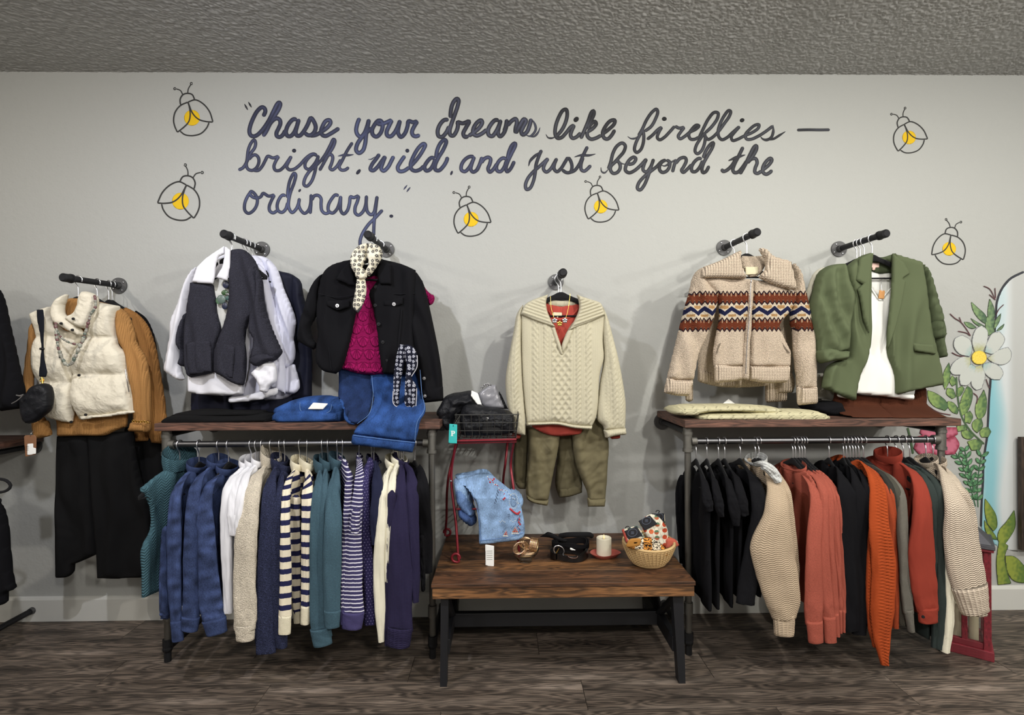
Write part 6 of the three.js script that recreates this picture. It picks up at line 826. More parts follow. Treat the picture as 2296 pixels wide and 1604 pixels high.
{ // ---- peg 5: fair isle cardigans
  const P = PEG[4], z = 0.25, top = pt(K5, 600, 553, z + 0.03).y, bot = pt(K5, 600, 852, z + 0.03).y;
  hanger(P(0.25), 0, 'black velvet hanger in the collar of the front fair isle cardigan'); hanger(P(0.12), 0, 'black velvet hanger of the fair isle cardigan behind');
  const tri = (x) => Math.abs(2 * (x - Math.floor(x)) - 1);
  const isle = cloth({ map: tex(96, 1024, 0.062, (u, v) => {
    const y = 1 + v, f = (top - y) / (top - bot), t4 = tri(u * 3), t2 = tri(u * 1), base = (() => { const n = 1 + 0.35 * (hash(Math.floor(u * 96), Math.floor(v * 1024)) - 0.5); return [216 * n, 198 * n, 177 * n].map((q) => clamp(q / 255) * 255); })(), dark = [48, 34, 40], br = [116, 58, 38], cr = [222, 208, 186], nv = [32, 36, 70], tan = [186, 146, 98];
    const fz = f + 0.006 * (hash(Math.floor(u * 96), Math.floor(v * 500)) - 0.5);
    if (fz < 0 || fz > 1) return base;
    const band = (a, b) => { const s0 = a + 0.075 * t4, s1 = b - 0.075 * tri(u * 3 + 0.5); if (fz < s0 || fz > s1) return null; if (fz < s0 + 0.045 || fz > s1 - 0.045) return dark; const m = (fz - a) / (b - a); if ((m < 0.38 || m > 0.66) && t4 < 0.22) return [196, 170, 140]; return br; };
    const x = band(0, 0.36) ?? band(0.64, 1); if (x) return x; if (fz < 0.2 || fz > 0.8) return fz < 0.05 || fz > 0.95 ? base : cr;
    const c = 0.43 + 0.13 * t2; if (Math.abs(fz - c) < 0.055) return nv; if (fz < c && fz > 0.36 && fz < 0.40 + 0.05 * t2 && t2 > 0.45) return tan; if (fz > c && fz > 0.57 && fz < 0.63 && t2 < 0.5) return tan; return cr;
  }, true, 1), bumpMap: B.fuzz, bumpScale: 0.009 });
  const fi = (label, dz, parts) => { const t = thing('fair_isle_cardigan', label, 'cardigan', P(z - dz)); for (const [n, pts, w, m, o] of parts) flat(t, n, K5(pts), z - dz + w, m, o); return t; };
  fi('fair isle cardigan behind the front one, only hem and sleeve ends showing', 0.12, [
    ['body', [430, 560, 1030, 560, 1040, 900, 1040, 1150, 1000, 1215, 850, 1235, 650, 1248, 500, 1238, 365, 1205, 375, 1000, 430, 850], 0, F2.oat, { t: 0.02, R: 0.03, relief: folds(0.006, 0.12, 3) }],
    ['hem', [372, 1110, 500, 1140, 650, 1150, 850, 1140, 1010, 1120, 1000, 1218, 850, 1238, 650, 1250, 500, 1240, 366, 1206], 0.01, F2.oatRib, { t: 0.018, R: 0.02 }],
    ['sleeve', [850, 1150, 950, 1150, 1000, 1200, 1005, 1345, 930, 1352, 852, 1358], 0.006, F2.oatRib, { t: 0.025, R: 0.03 }], ['sleeve', [940, 1150, 1040, 1140, 1062, 1210, 1045, 1285, 930, 1292], 0.03, F2.oatRib, { t: 0.025, R: 0.03 }], ['sleeve', [270, 1150, 330, 1150, 330, 1345, 300, 1352, 278, 1340], 0.02, F2.oatRib, { t: 0.025, R: 0.03 }]]);
  const c = fi('oatmeal fair isle zip cardigan with rust, cream and navy bands and a big collar', 0, [
    ['sleeve', [395, 385, 350, 420, 325, 470, 305, 560, 270, 680, 232, 830, 190, 1000, 145, 1180, 200, 1200, 330, 1195, 350, 1100, 372, 1000, 430, 870, 478, 740, 505, 600, 480, 480], 0, isle, { t: 0.042, R: 0.05, relief: folds(0.010, 0.1, 3, 0.25) }],
    ['cuff', [145, 1175, 240, 1190, 332, 1195, 300, 1312, 200, 1305, 122, 1286], 0.006, F2.oatRib, { t: 0.036, R: 0.03 }],
    ['sleeve', [1040, 335, 1100, 420, 1127, 540, 1152, 650, 1187, 800, 1202, 950, 1210, 1150, 1212, 1260, 1080, 1260, 1076, 1180, 1055, 1000, 1050, 850, 1030, 760, 1050, 600, 1070, 480], 0.006, isle, { t: 0.042, R: 0.05, relief: folds(0.010, 0.1, 6, -0.2) }],
    ['cuff', [1078, 1235, 1150, 1240, 1212, 1232, 1217, 1365, 1150, 1372, 1090, 1378], 0.012, F2.oatRib, { t: 0.036, R: 0.03 }],
    ['front_panel', [380, 465, 560, 455, 740, 470, 725, 700, 705, 900, 688, 1100, 600, 1102, 482, 1095, 478, 1000, 500, 850, 522, 720, 490, 580], 0.016, isle, { t: 0.026, R: 0.025, relief: folds(0.008, 0.13, 2) }],
    ['front_panel', [755, 470, 900, 500, 1072, 560, 1062, 640, 1012, 720, 950, 800, 985, 900, 1032, 1000, 1026, 1100, 880, 1100, 738, 1095, 738, 1000, 750, 800, 758, 600], 0.016, isle, { t: 0.026, R: 0.025, relief: folds(0.008, 0.13, 8) }],
    ['hem', [484, 1080, 600, 1085, 690, 1090, 692, 1192, 560, 1212, 488, 1214], 0.02, F2.oatRib, { t: 0.026, R: 0.022 }], ['hem', [734, 1090, 880, 1095, 1028, 1090, 1012, 1212, 850, 1216, 730, 1196], 0.02, F2.oatRib, { t: 0.026, R: 0.022 }],
    ['back_neck', [680, 300, 760, 305, 830, 300, 852, 360, 800, 445, 740, 462, 690, 392, 672, 335], 0.0, F2.oat, { t: 0.014, R: 0.02 }],
    ['collar', [682, 258, 620, 288, 520, 338, 400, 383, 383, 468, 480, 462, 560, 463, 722, 468, 690, 400, 672, 320], 0.05, F2.oatRib, { t: 0.026, R: 0.025 }], ['collar', [800, 248, 852, 250, 900, 298, 960, 320, 1030, 338, 1052, 430, 1073, 552, 960, 527, 870, 492, 798, 458, 852, 390, 845, 330], 0.055, F2.oatRib, { t: 0.026, R: 0.025 }],
    ['zip_band', [712, 478, 768, 468, 762, 600, 752, 800, 738, 1000, 734, 1192, 690, 1192, 690, 1100, 706, 880, 722, 700], 0.04, F2.oat, { t: 0.016, R: 0.014 }], ['neck_label', [708, 382, 802, 378, 802, 432, 712, 440], 0.016, F2.label, { t: 0.002, R: 0.003, sharp: true, cell: 0.004 }]]);
  part(c, 'zip', wire([pt(K5, 750, 478, 0.312), pt(K5, 742, 700, 0.312), pt(K5, 722, 950, 0.312), pt(K5, 712, 1150, 0.312)], 0.0016, 30), M.silver); part(c, 'zip_pull', bead(pt(K5, 752, 484, 0.318), 0.004, 0.7, 1.8, 0.6), M.silver);
  for (const l of [[[530, 930], [512, 970], [505, 1000]], [[955, 880], [985, 950], [1028, 1000]]]) part(c, 'pocket_opening', wire(l.map(([x, y]) => pt(K5, x, y, 0.296)), 0.003, 16), F2.oatRib);
  const sweaters = [['upper cream folded cable sweater on the right-hand shelf', [160, 1425, 185, 1395, 240, 1378, 450, 1372, 700, 1372, 900, 1386, 942, 1410, 880, 1426, 600, 1420, 350, 1430, 310, 1448, 190, 1440], 0.30], ['lower cream folded cable sweater on the right-hand shelf', [335, 1440, 450, 1425, 700, 1418, 950, 1408, 1200, 1414, 1268, 1448, 1235, 1476, 800, 1482, 350, 1480], 0.32]];
  for (const [l, pts, zz] of sweaters) { const t = thing('folded_sweater', l, 'sweater', pt(K5, 700, 1440, zz)); flat(t, 'fold', K5(pts), zz, fab(0xc8c2a0, 'cable', 0.006), { t: 0.09, tb: 0.13, R: 0.013, relief: crumple(0.003, 10, zz * 9) }); }
  const pg = thing('paper_tag', 'small white paper tag standing between the folded cream sweaters and the wall', 'tag', pt(K5, 590, 1350, 0.12)); flat(pg, 'card', K5([540, 1370, 590, 1330, 640, 1368, 600, 1380]), 0.16, F2.white, { t: 0.001, R: 0.002, sharp: true, cell: 0.004 });
}
{ // ---- peg 6: green blazer, white tee, brown corduroy
  const P = PEG[5], z = 0.27;
  hanger(P(0.255), 0, 'black velvet hanger in the neck of the green blazer');
  [[0.2, 'ivory blouse behind the green blazer'], [0.17, 'brown corduroy skirt'], [0.145, 'white tops behind the blazer']].forEach(([q, l]) => hanger(P(q), 0, 'black velvet hanger on the blazer peg, holding the ' + l));
  const ib = thing('ivory_blouse', 'ivory blouse peeking out between the fair isle cardigan and the green blazer', 'blouse', P(0.2));
  flat(ib, 'body', K6([195, 388, 140, 430, 105, 520, 85, 600, 110, 650, 180, 640, 300, 500, 300, 390]), 0.2, fab(0xd4d0c0), { t: 0.025, R: 0.03, relief: folds(0.007, 0.06, 2) });
  const wt = thing('white_tee', 'stack of white tee hems hanging under the left side of the green blazer', 'tee', pt(K6, 200, 1280, 0.15));
  flat(wt, 'body', K6([140, 1150, 250, 1150, 340, 1250, 320, 1330, 250, 1352, 160, 1330]), 0.14, fab(0xb9b6ac), { t: 0.02, R: 0.02, relief: (a, b) => 0.006 * Math.sin(b * 330) });
  const bk = thing('folded_trousers', 'black folded trousers on the right-hand shelf between the cream sweaters and the brown corduroy', 'trousers', pt(K6, 200, 1420, 0.2)); flat(bk, 'fold', K6([90, 1390, 170, 1360, 290, 1345, 330, 1440, 280, 1448, 220, 1450, 130, 1425]), 0.22, F.black, { t: 0.08, tb: 0.12, R: 0.02 });
  const sk = thing('corduroy_skirt', 'brown corduroy skirt under the green blazer with its hem spread on the shelf', 'skirt', P(0.17));
  const y0 = pt(K6, 600, 1380, 0.3).y, y1 = pt(K6, 600, 1465, 0.4).y, fall = (a, b) => 0.17 * Math.pow(clamp((y0 - b) / (y0 - y1)), 1.5);
  flat(sk, 'panel', K6([300, 1270, 500, 1300, 640, 1310, 640, 1400, 680, 1470, 560, 1472, 480, 1468, 330, 1448, 300, 1400]), 0.2, F2.brown, { t: 0.02, R: 0.02, base: fall, relief: folds(0.006, 0.1, 2) }); flat(sk, 'panel', K6([625, 1300, 860, 1330, 880, 1260, 950, 1245, 962, 1380, 1000, 1428, 1118, 1458, 1000, 1474, 850, 1476, 670, 1474, 640, 1400]), 0.21, F2.brown, { t: 0.02, R: 0.02, base: fall, relief: folds(0.006, 0.1, 5) });
  const te = thing('white_tee', 'white V-neck tee inside the green blazer with a kraft hang tag', 'tee', P(0.26));
  flat(te, 'body', K6([520, 470, 545, 520, 580, 580, 618, 622, 655, 585, 690, 545, 720, 480, 760, 700, 740, 1000, 728, 1150, 780, 1290, 862, 1300, 850, 1342, 640, 1312, 440, 1288, 430, 1340, 300, 1312, 420, 1200, 500, 1000, 500, 700]), z - 0.02, F2.tee, { t: 0.018, R: 0.016, relief: folds(0.005, 0.12, 3) });
  flat(te, 'back_neck', K6([535, 412, 610, 430, 702, 424, 700, 560, 660, 600, 620, 612, 575, 570, 540, 520]), z - 0.045, F2.tee, { t: 0.012, R: 0.012 });
  part(te, 'neck_rib', wire([pt(K6, 540, 508, z + 0.002), pt(K6, 580, 572, z + 0.004), pt(K6, 618, 618, z + 0.006), pt(K6, 655, 582, z + 0.004), pt(K6, 692, 540, z + 0.002)], 0.0035, 30), F2.tee);
  const tg = thing('hang_tag', 'orange kraft hang tag on a string at the neck of the white V-neck tee', 'tag', pt(K6, 632, 548, z)); flat(tg, 'card', K6([614, 548, 656, 552, 650, 612, 606, 608]), z + 0.012, F2.kraft, { t: 0.001, R: 0.002, sharp: true, cell: 0.003 }); part(tg, 'string', wire([pt(K6, 634, 556, z + 0.013), pt(K6, 628, 510, z + 0.008), pt(K6, 632, 470, z)], 0.0008), M.silver);
  const bz = thing('green_blazer', 'olive green open blazer with notched lapels, flap pocket and ruched sleeves', 'blazer', P(0.31)), G = F2.green;
  flat(bz, 'front_panel', K6([470, 308, 556, 278, 548, 420, 542, 600, 546, 850, 532, 1000, 470, 1150, 430, 1347, 380, 1328, 300, 1290, 198, 1252, 240, 1100, 330, 1050, 382, 1045, 400, 700, 415, 580, 372, 480, 362, 400]), z, G, { t: 0.03, R: 0.025, relief: folds(0.010, 0.13, 2, 0.1) });
  flat(bz, 'front_panel', K6([708, 282, 800, 312, 900, 345, 942, 560, 976, 800, 1022, 1010, 1062, 1232, 900, 1262, 735, 1302, 720, 1150, 664, 992, 690, 700, 708, 500]), z, G, { t: 0.03, R: 0.025, relief: folds(0.010, 0.13, 5, -0.1) });
  flat(bz, 'sleeve', K6([350, 358, 250, 372, 180, 420, 140, 560, 108, 680, 125, 800, 150, 900, 160, 1000, 260, 1010, 375, 980, 402, 700, 417, 580, 380, 480]), z + 0.008, G, { t: 0.05, R: 0.06, relief: (a, b) => folds(0.014, 0.085, 3, 0.2)(a, b) + crumple(0.006, 10, 3)(a, b) });
  flat(bz, 'cuff', K6([158, 985, 240, 960, 330, 985, 378, 980, 372, 1050, 280, 1058, 190, 1078, 163, 1045]), z + 0.02, G, { t: 0.05, R: 0.03, relief: crumple(0.010, 14, 2) });
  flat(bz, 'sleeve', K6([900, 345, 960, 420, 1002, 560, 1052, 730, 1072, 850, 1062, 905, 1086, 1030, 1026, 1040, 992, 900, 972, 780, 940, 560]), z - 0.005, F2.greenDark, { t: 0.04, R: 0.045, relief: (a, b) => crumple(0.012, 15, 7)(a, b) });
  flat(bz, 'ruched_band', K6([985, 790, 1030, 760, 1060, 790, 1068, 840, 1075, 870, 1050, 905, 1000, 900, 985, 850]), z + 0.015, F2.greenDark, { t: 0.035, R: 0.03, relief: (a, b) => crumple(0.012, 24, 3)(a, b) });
  flat(bz, 'lapel', K6([470, 318, 556, 276, 552, 400, 542, 600, 543, 872, 500, 760, 472, 600, 455, 542, 496, 506, 440, 476]), z + 0.032, G, { t: 0.010, R: 0.010, sharp: true, cell: 0.006 }); flat(bz, 'lapel', K6([708, 280, 790, 350, 832, 430, 775, 466, 802, 482, 772, 650, 726, 830, 670, 982, 666, 900, 690, 650, 706, 450]), z + 0.032, G, { t: 0.010, R: 0.010, sharp: true, cell: 0.006 });
  flat(bz, 'pocket_flap', K6([846, 928, 1000, 940, 1022, 1012, 868, 986]), z + 0.034, G, { t: 0.008, R: 0.008, sharp: true, cell: 0.005 });
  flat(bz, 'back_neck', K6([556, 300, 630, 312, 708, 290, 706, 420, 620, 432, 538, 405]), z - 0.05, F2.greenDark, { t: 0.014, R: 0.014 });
  flat(bz, 'neck_label', K6([543, 350, 616, 352, 613, 386, 586, 386, 583, 406, 565, 405, 565, 384, 542, 382]), z - 0.034, F2.pink, { t: 0.001, R: 0.002, sharp: true, cell: 0.003 });
}

// ---------------------------------------------------------------- red plant stand with basket and jeans
const K9 = crop(940, 850, 3.6467), KB = crop(1100, 1130, 4.9913);
const redMetal = std(0x7e1f2a, { roughness: 0.4, metalness: 0.3 });
const font = await new FontLoader().loadAsync('fonts/droid/droid_serif_bold.typeface.json'), fontSans = await new FontLoader().loadAsync('fonts/droid/droid_sans_bold.typeface.json');
const text = (s, p, size, depth = 0.0006, f = font) => { const g = new TextGeometry(s, { font: f, size, depth, curveSegments: 6 }); g.computeBoundingBox(); const b = g.boundingBox; g.translate(p.x - (b.max.x + b.min.x) / 2, p.y - (b.max.y + b.min.y) / 2, p.z); return g; };
{
  const zf = 0.40, zb = 0.10, fl = pt(K9, 322, 1490, zf), TY = pt(K9, 560, 505, zf).y, x0 = pt(K9, 300, 520, zf).x, x1 = pt(K9, 795, 500, zf).x, t = thing('plant_stand', 'red wire plant stand with curled feet standing on the bench', 'plant stand', V((x0 + x1) / 2, BT, 0.25));
  const bar = (name, pts, r = 0.0055) => part(t, name, wire(pts, r, pts.length * 8), redMetal);
  bar('top_frame', [V(x0, TY, zf), V(x1, TY + 0.004, zf)]); bar('top_frame', [V(x0, TY, zb), V(x1, TY, zb)]); bar('top_frame', [V(x0, TY, zb), V(x0, TY, zf)]); bar('top_frame', [V(x1, TY, zb), V(x1, TY + 0.004, zf)]); bar('top_frame', [V(x0, TY - 0.012, zf - 0.012), V(x1, TY - 0.008, zf - 0.012)], 0.004);
  for (let k = 1; k < 9; k++) bar('top_slat', [V(lerp(x0, x1, k / 9), TY, zb), V(lerp(x0, x1, k / 9), TY, zf)], 0.003);
  // legs cross like scissors on both sides and end in curled feet
  const L = (px, z) => pt(K9, px[0], px[1], z);
  const curl = (p, r, s) => { const o = []; for (let k = 1; k <= 9; k++) { const a = -1.57 + k / 9 * 4.9; o.push(V(p.x + s * (r * Math.cos(a)) , p.y + r + r * Math.sin(a), p.z)); } return o; };
  const f = V(fl.x, BT + 0.006, zf); bar('leg', [V(x0, TY, zf - 0.02), L([262, 800], 0.32), L([300, 1180], 0.37), V(f.x - 0.002, BT + 0.03, zf), f, ...curl(V(f.x - 0.012, BT + 0.006, zf), 0.017, -1)], 0.0058);
  const g = V(L([215, 1340], 0.06).x, BT + 0.006, 0.06); bar('leg', [V(x0 - 0.004, TY, zb + 0.02), L([240, 800], 0.2), L([222, 1150], 0.1), V(g.x, BT + 0.03, 0.06), g, ...curl(V(g.x + 0.008, BT + 0.006, 0.06), 0.016, 1)], 0.0058);
  const rx = x1 - 0.01; bar('leg', [V(rx, TY, zf - 0.02), L([748, 700], 0.3), L([770, 890], 0.33), V(rx + 0.02, BT + 0.03, zf - 0.03), V(rx + 0.02, BT + 0.006, zf - 0.03)], 0.0058); bar('leg', [V(rx - 0.02, TY, zb + 0.02), L([705, 680], 0.2), L([686, 860], 0.1), V(rx - 0.04, BT + 0.03, 0.07), V(rx - 0.04, BT + 0.006, 0.07)], 0.0058);
  const SY = pt(K9, 300, 1060, 0.36).y; for (const [a, b] of [[zf - 0.03, zf - 0.03], [0.1, 0.1]]) bar('shelf_frame', [V(x0 - 0.002, SY, a), V(x1, SY, b)], 0.0045); for (let k = 0; k < 9; k++) bar('shelf_slat', [V(lerp(x0 - 0.002, x1, k / 8), SY, 0.1), V(lerp(x0 - 0.002, x1, k / 8), SY, zf - 0.03)], 0.0028);
  part(t, 'rivet', bead(L([258, 835], 0.345), 0.005), M.silver);
  // wire basket on top
  const bk = thing('wire_basket', 'dark wire grid basket on the red plant stand holding black bags', 'basket', V((x0 + x1) / 2, TY, 0.25)), bx0 = pt(K9, 318, 380, 0.40).x, bx1 = pt(K9, 790, 380, 0.40).x, by0 = TY + 0.008, by1 = pt(K9, 550, 292, 0.40).y, bz0 = 0.13, bz1 = 0.40, wm = metal(0x5a5a58, 0.45), e = 0.012;
  const wr = (a, b, r = 0.0016) => part(bk, 'wire', rod(a, b, r, 6), wm);
  for (let k = 0; k <= 8; k++) { const x = lerp(bx0, bx1, k / 8), xt = lerp(bx0 - e, bx1 + e, k / 8); wr(V(x, by0, bz1 - 0.004), V(xt, by1, bz1 + 0.006)); wr(V(x, by0, bz0), V(xt, by1, bz0 - 0.006)); wr(V(x, by0, bz0), V(x, by0, bz1 - 0.004)); }
  for (let k = 1; k < 5; k++) { const z = lerp(bz0, bz1, k / 5); wr(V(bx0, by0, z), V(bx0 - e, by1, z)); wr(V(bx1, by0, z), V(bx1 + e, by1, z)); wr(V(bx0, by0, z), V(bx1, by0, z)); }
  for (let k = 0; k <= 3; k++) { const y = lerp(by0, by1, k / 3), q = e * k / 3, zz = bz1 - 0.004 + 0.010 * k / 3, zy = bz0 - 0.006 * k / 3, r = k === 3 ? 0.0026 : 0.0016; wr(V(bx0 - q, y, zz), V(bx1 + q, y, zz), r); wr(V(bx0 - q, y, zy), V(bx1 + q, y, zy), r); wr(V(bx0 - q, y, zy), V(bx0 - q, y, zz), r); wr(V(bx1 + q, y, zy), V(bx1 + q, y, zz), r); }
  const nylon = cloth({ color: 0x15161a, roughness: 0.55, specularIntensity: 0.5, bumpMap: B.crinkle, bumpScale: 0.006 });
  const b1 = thing('nylon_bag', 'black crinkled nylon bag slumped over the rear left edge of the wire basket', 'bag', pt(K9, 300, 250, 0.25)); flat(b1, 'body', K9([138, 272, 185, 190, 205, 150, 270, 118, 335, 108, 432, 98, 480, 150, 490, 230, 400, 240, 330, 300, 290, 360, 240, 425, 190, 385, 165, 320]), 0.25, nylon, { t: 0.09, tb: 0.07, R: 0.08, relief: crumple(0.018, 16, 2) });
  const b2 = thing('nylon_bag', 'black nylon pouch with a small white letter P in front in the wire basket', 'bag', V((bx0 + bx1) / 2, by0, 0.34)); flat(b2, 'body', K9([335, 300, 370, 215, 430, 200, 520, 220, 640, 240, 735, 262, 775, 300, 778, 440, 600, 462, 345, 460]), 0.32, nylon, { t: 0.06, tb: 0.06, R: 0.05, relief: crumple(0.008, 14, 5) });
  flat(b2, 'front_patch', K9([508, 345, 665, 345, 668, 455, 505, 452]), 0.378, std(0x0c0c0e, { roughness: 0.8 }), { t: 0.006, R: 0.006, sharp: true }); part(b2, 'letter_p', text('P', pt(K9, 557, 326, 0.386), 0.012), F2.white);
  const b3 = thing('clear_pouch', 'clear plastic pouch sticking up out of the wire basket', 'bag', pt(K9, 600, 150, 0.2)); flat(b3, 'pouch', K9([478, 118, 520, 85, 575, 50, 625, 48, 655, 130, 705, 245, 600, 240, 518, 218, 490, 160]), 0.24, new THREE.MeshPhysicalMaterial({ color: 0xa8a8ae, roughness: 0.25, transmission: 0.45, thickness: 0 }), { t: 0.016, tb: 0.014, R: 0.02, relief: crumple(0.005, 22, 3) });
  part(b3, 'chain', smoothLine(K9([510, 75, 535, 50, 560, 44, 580, 52]), false, 3).map(([x, y], i) => new THREE.TorusGeometry(0.005, 0.0016, 6, 10).rotateX(i % 2 ? 1.2 : 0.2).translate(...at(x, y, 0.25).toArray())), M.silver); flat(b3, 'trim', K9([640, 90, 655, 100, 720, 235, 700, 250]), 0.235, nylon, { t: 0.006, R: 0.006 });
  const pc = thing('paper_leaflet', 'white folded paper leaflet tucked between the bags in the wire basket', 'paper', pt(K9, 470, 160, 0.25)); flat(pc, 'sheet', K9([424, 92, 480, 118, 512, 212, 478, 212, 424, 142]), 0.335, F2.white, { t: 0.001, R: 0.002, sharp: true, cell: 0.004 });
  const tt = thing('hang_tag', 'turquoise hang tag with a white letter P on the red plant stand', 'tag', pt(K9, 275, 370, 0.42)); flat(tt, 'card', K9([246, 367, 311, 373, 308, 531, 238, 525]), 0.42, std(0x2fb0ad, { roughness: 0.6 }), { t: 0.001, tb: 0.001, R: 0.002, sharp: true, cell: 0.003 }); part(tt, 'letter_p', text('P', pt(K9, 275, 446, 0.4212), 0.0215), F2.white); part(tt, 'hole', disc(pt(K9, 278, 385, 0.4212), 0.0022, 0.0008), M.velvet); part(tt, 'string', wire([pt(K9, 278, 385, 0.4225), pt(K9, 290, 340, 0.41), pt(K9, 320, 300, 0.40)], 0.0009), M.velvet);
  // jeans on the stand's lower shelf
  const emb = denimMat([150, 182, 222], 0.3), embFade = denimMat([112, 142, 190], 0.4);
  const j = thing('embroidered_jeans', 'light blue embroidered jeans draped over the shelf of the red plant stand', 'jeans', V((x0 + x1) / 2, SY, 0.3)), ya = pt(K9, 500, 760, 0.2).y, yb = pt(K9, 500, 960, 0.4).y, drape = (a, b) => -0.24 * Math.pow(clamp((b - yb) / (ya - yb)), 1.2);
  const yo = (l, z) => toPlane(K9(l), z);
  const bentPanel = (name, pts, dz, mat) => { const zz = 0.42 + dz, pl = K9(pts).map(([x, y]) => { const q = clamp((960 - (y - 850) * 3.6467) / 220), z = zz - 0.24 * q; const p = at(x, y, z); return [p.x, p.y]; }); const ys = pl.map((p) => p[1]), yTop = Math.max(...ys), yBot = at(1078, 850 + 960 / 3.6467, zz).y; const g = shell(pl, { t: 0.014, R: 0.014, cell: 0.007, base: (a, b) => -0.24 * clamp((b - yBot) / (yTop - yBot)), relief: folds(0.004, 0.12, 3) }); g.translate(0, 0, zz); return part(j, name, g, mat); };
  bentPanel('jeans_leg', [285, 778, 420, 755, 545, 738, 620, 800, 720, 880, 790, 950, 846, 1100, 858, 1280, 822, 1312, 700, 1332, 490, 1356, 482, 1150, 462, 1000, 400, 900, 330, 850], 0, emb);
  const zE = 0.438; part(j, 'hem_stitching', wire(K9([492, 1322, 700, 1300, 856, 1258]).map(([x, y]) => at(x, y, zE)), 0.0012, 24), F2.stitch); part(j, 'side_stitching', wire(K9([430, 930, 475, 1080, 508, 1330]).map(([x, y]) => at(x, y, zE)), 0.0012, 24), F2.stitch);
  const red = std(0xb03038), dk = std(0x2f3650), wh = std(0xd8d8d0), or = std(0xd98848), r = rng(9), dots = { r: [], d: [], w: [], o: [] };
  const dot = (k, x, y, s = 0.0022, sx = 1, sy = 1) => dots[k].push(bead(pt(K9, x, y, zE), s, sx, sy, 0.4, 5));
  for (let k = 0; k < 26; k++) dot(k % 3 ? 'w' : 'd', 690 + 6 * k * 0.9, 895 + 5.5 * k + 6 * Math.sin(k), 0.0016); for (let k = 0; k < 22; k++) { const a = k / 22 * 6.28; dot('w', 770 + 34 * Math.cos(a), 1000 + 62 * Math.sin(a), 0.0018); dot('d', 772 + 22 * Math.cos(a), 1000 + 44 * Math.sin(a), 0.0014); }
  for (let k = 0; k < 12; k++) dot('r', 745 + 7 * k, 1065 + 45 * Math.sin(k / 11 * 1.5) - (k > 8 ? (k - 8) * 7 : 0), 0.0042); for (let k = 0; k < 16; k++) dot(k % 2 ? 'r' : 'w', 560 + 9 * k, 800 + 9 * k + 10 * Math.sin(k * 1.3), 0.0026); for (let k = 0; k < 18; k++) dot(k % 3 ? 'd' : 'r', 815 + 10 * Math.sin(k), 1110 + 9 * k, 0.0022); for (let k = 0; k < 16; k++) dot('w', 655 + 9 * k, 1165 + 8 * Math.sin(k * 1.6), 0.0017); for (let k = 0; k < 5; k++) dot('d', 732, 1110 + 14 * k, 0.0036, 2.0, 0.35); for (const [x, y] of [[690, 985], [700, 975], [820, 1150], [815, 1175], [826, 1190], [600, 830], [580, 845], [612, 818]]) dot('r', x, y, 0.0042);
  for (const cx of [715, 785]) for (let a = -3; a <= 3; a++) for (let b = 0; b <= 3 - Math.abs(a); b++) { dot(b === 0 ? 'w' : (a + b) % 2 ? 'o' : 'r', cx + a * 9, 1285 - 7 * (cx > 750) * 3 - b * 15, 0.003, 0.7, 1.3); } for (const cx of [715, 785]) for (let k = -5; k <= 5; k++) dot('d', cx + k * 7, 1210 - (cx > 750 ? 20 : 0) + Math.abs(k) * 9, 0.0014); for (let k = 0; k < 14; k++) dot('d', 640 + (k % 3) * 6 - k * 2, 915 + k * 8, 0.0022, 0.6, 1.6);
  part(j, 'embroidery', dots.r, red, 'red embroidered dots'); part(j, 'embroidery', dots.d, dk, 'dark embroidered dots'); part(j, 'embroidery', dots.w, wh, 'white embroidered dots'); part(j, 'embroidery', dots.o, or, 'orange embroidered dots');
  const tg = thing('hang_tag', 'long white price tag hanging from the embroidered jeans hem', 'tag', pt(K9, 575, 1360, 0.43)); flat(tg, 'card', K9([540, 1354, 612, 1366, 611, 1540, 541, 1526]), 0.435, F2.white, { t: 0.001, R: 0.002, sharp: true, cell: 0.003 });
  for (let k = 0; k < 5; k++) { const p = pt(K9, 575, 1408 + k * 17, 0.4364); part(tg, 'printed_line', box(p.x - 0.012, p.y - 0.0009, p.z, p.x + 0.012, p.y + 0.0009, p.z + 0.0003), std(0x8c8c88)); }
  [['light blue folded jeans, top of the pile behind the embroidered pair', [278, 800, 330, 850, 400, 905, 440, 1010, 430, 1060, 350, 1030, 300, 960, 285, 880], 0.33, emb], ['faded blue folded jeans in the middle of the pile on the red plant stand', [296, 905, 350, 900, 430, 1000, 460, 1090, 420, 1130, 340, 1060, 302, 990], 0.345, embFade], ['dark blue folded jeans at the bottom of the pile on the red plant stand', [330, 1050, 400, 1080, 465, 1130, 470, 1175, 420, 1200, 350, 1150, 315, 1100], 0.35, denimMat([70, 92, 138], 0.4)]].forEach(([l, p, z, m]) => { const q = thing('folded_jeans', l, 'jeans', pt(K9, 380, 1000, z)); flat(q, 'fold', K9(p), z, m, { t: 0.05, tb: 0.1, R: 0.03, relief: crumple(0.008, 16, z * 50) }); });
  const rj = thing('folded_jeans', 'rolled light blue jeans showing right of the embroidered pair', 'jeans', pt(K9, 800, 970, 0.33)); flat(rj, 'fold', K9([735, 905, 790, 915, 835, 950, 852, 1000, 838, 1045, 800, 1060, 760, 1000]), 0.36, emb, { t: 0.04, tb: 0.08, R: 0.03, relief: crumple(0.006, 20, 4) });
}
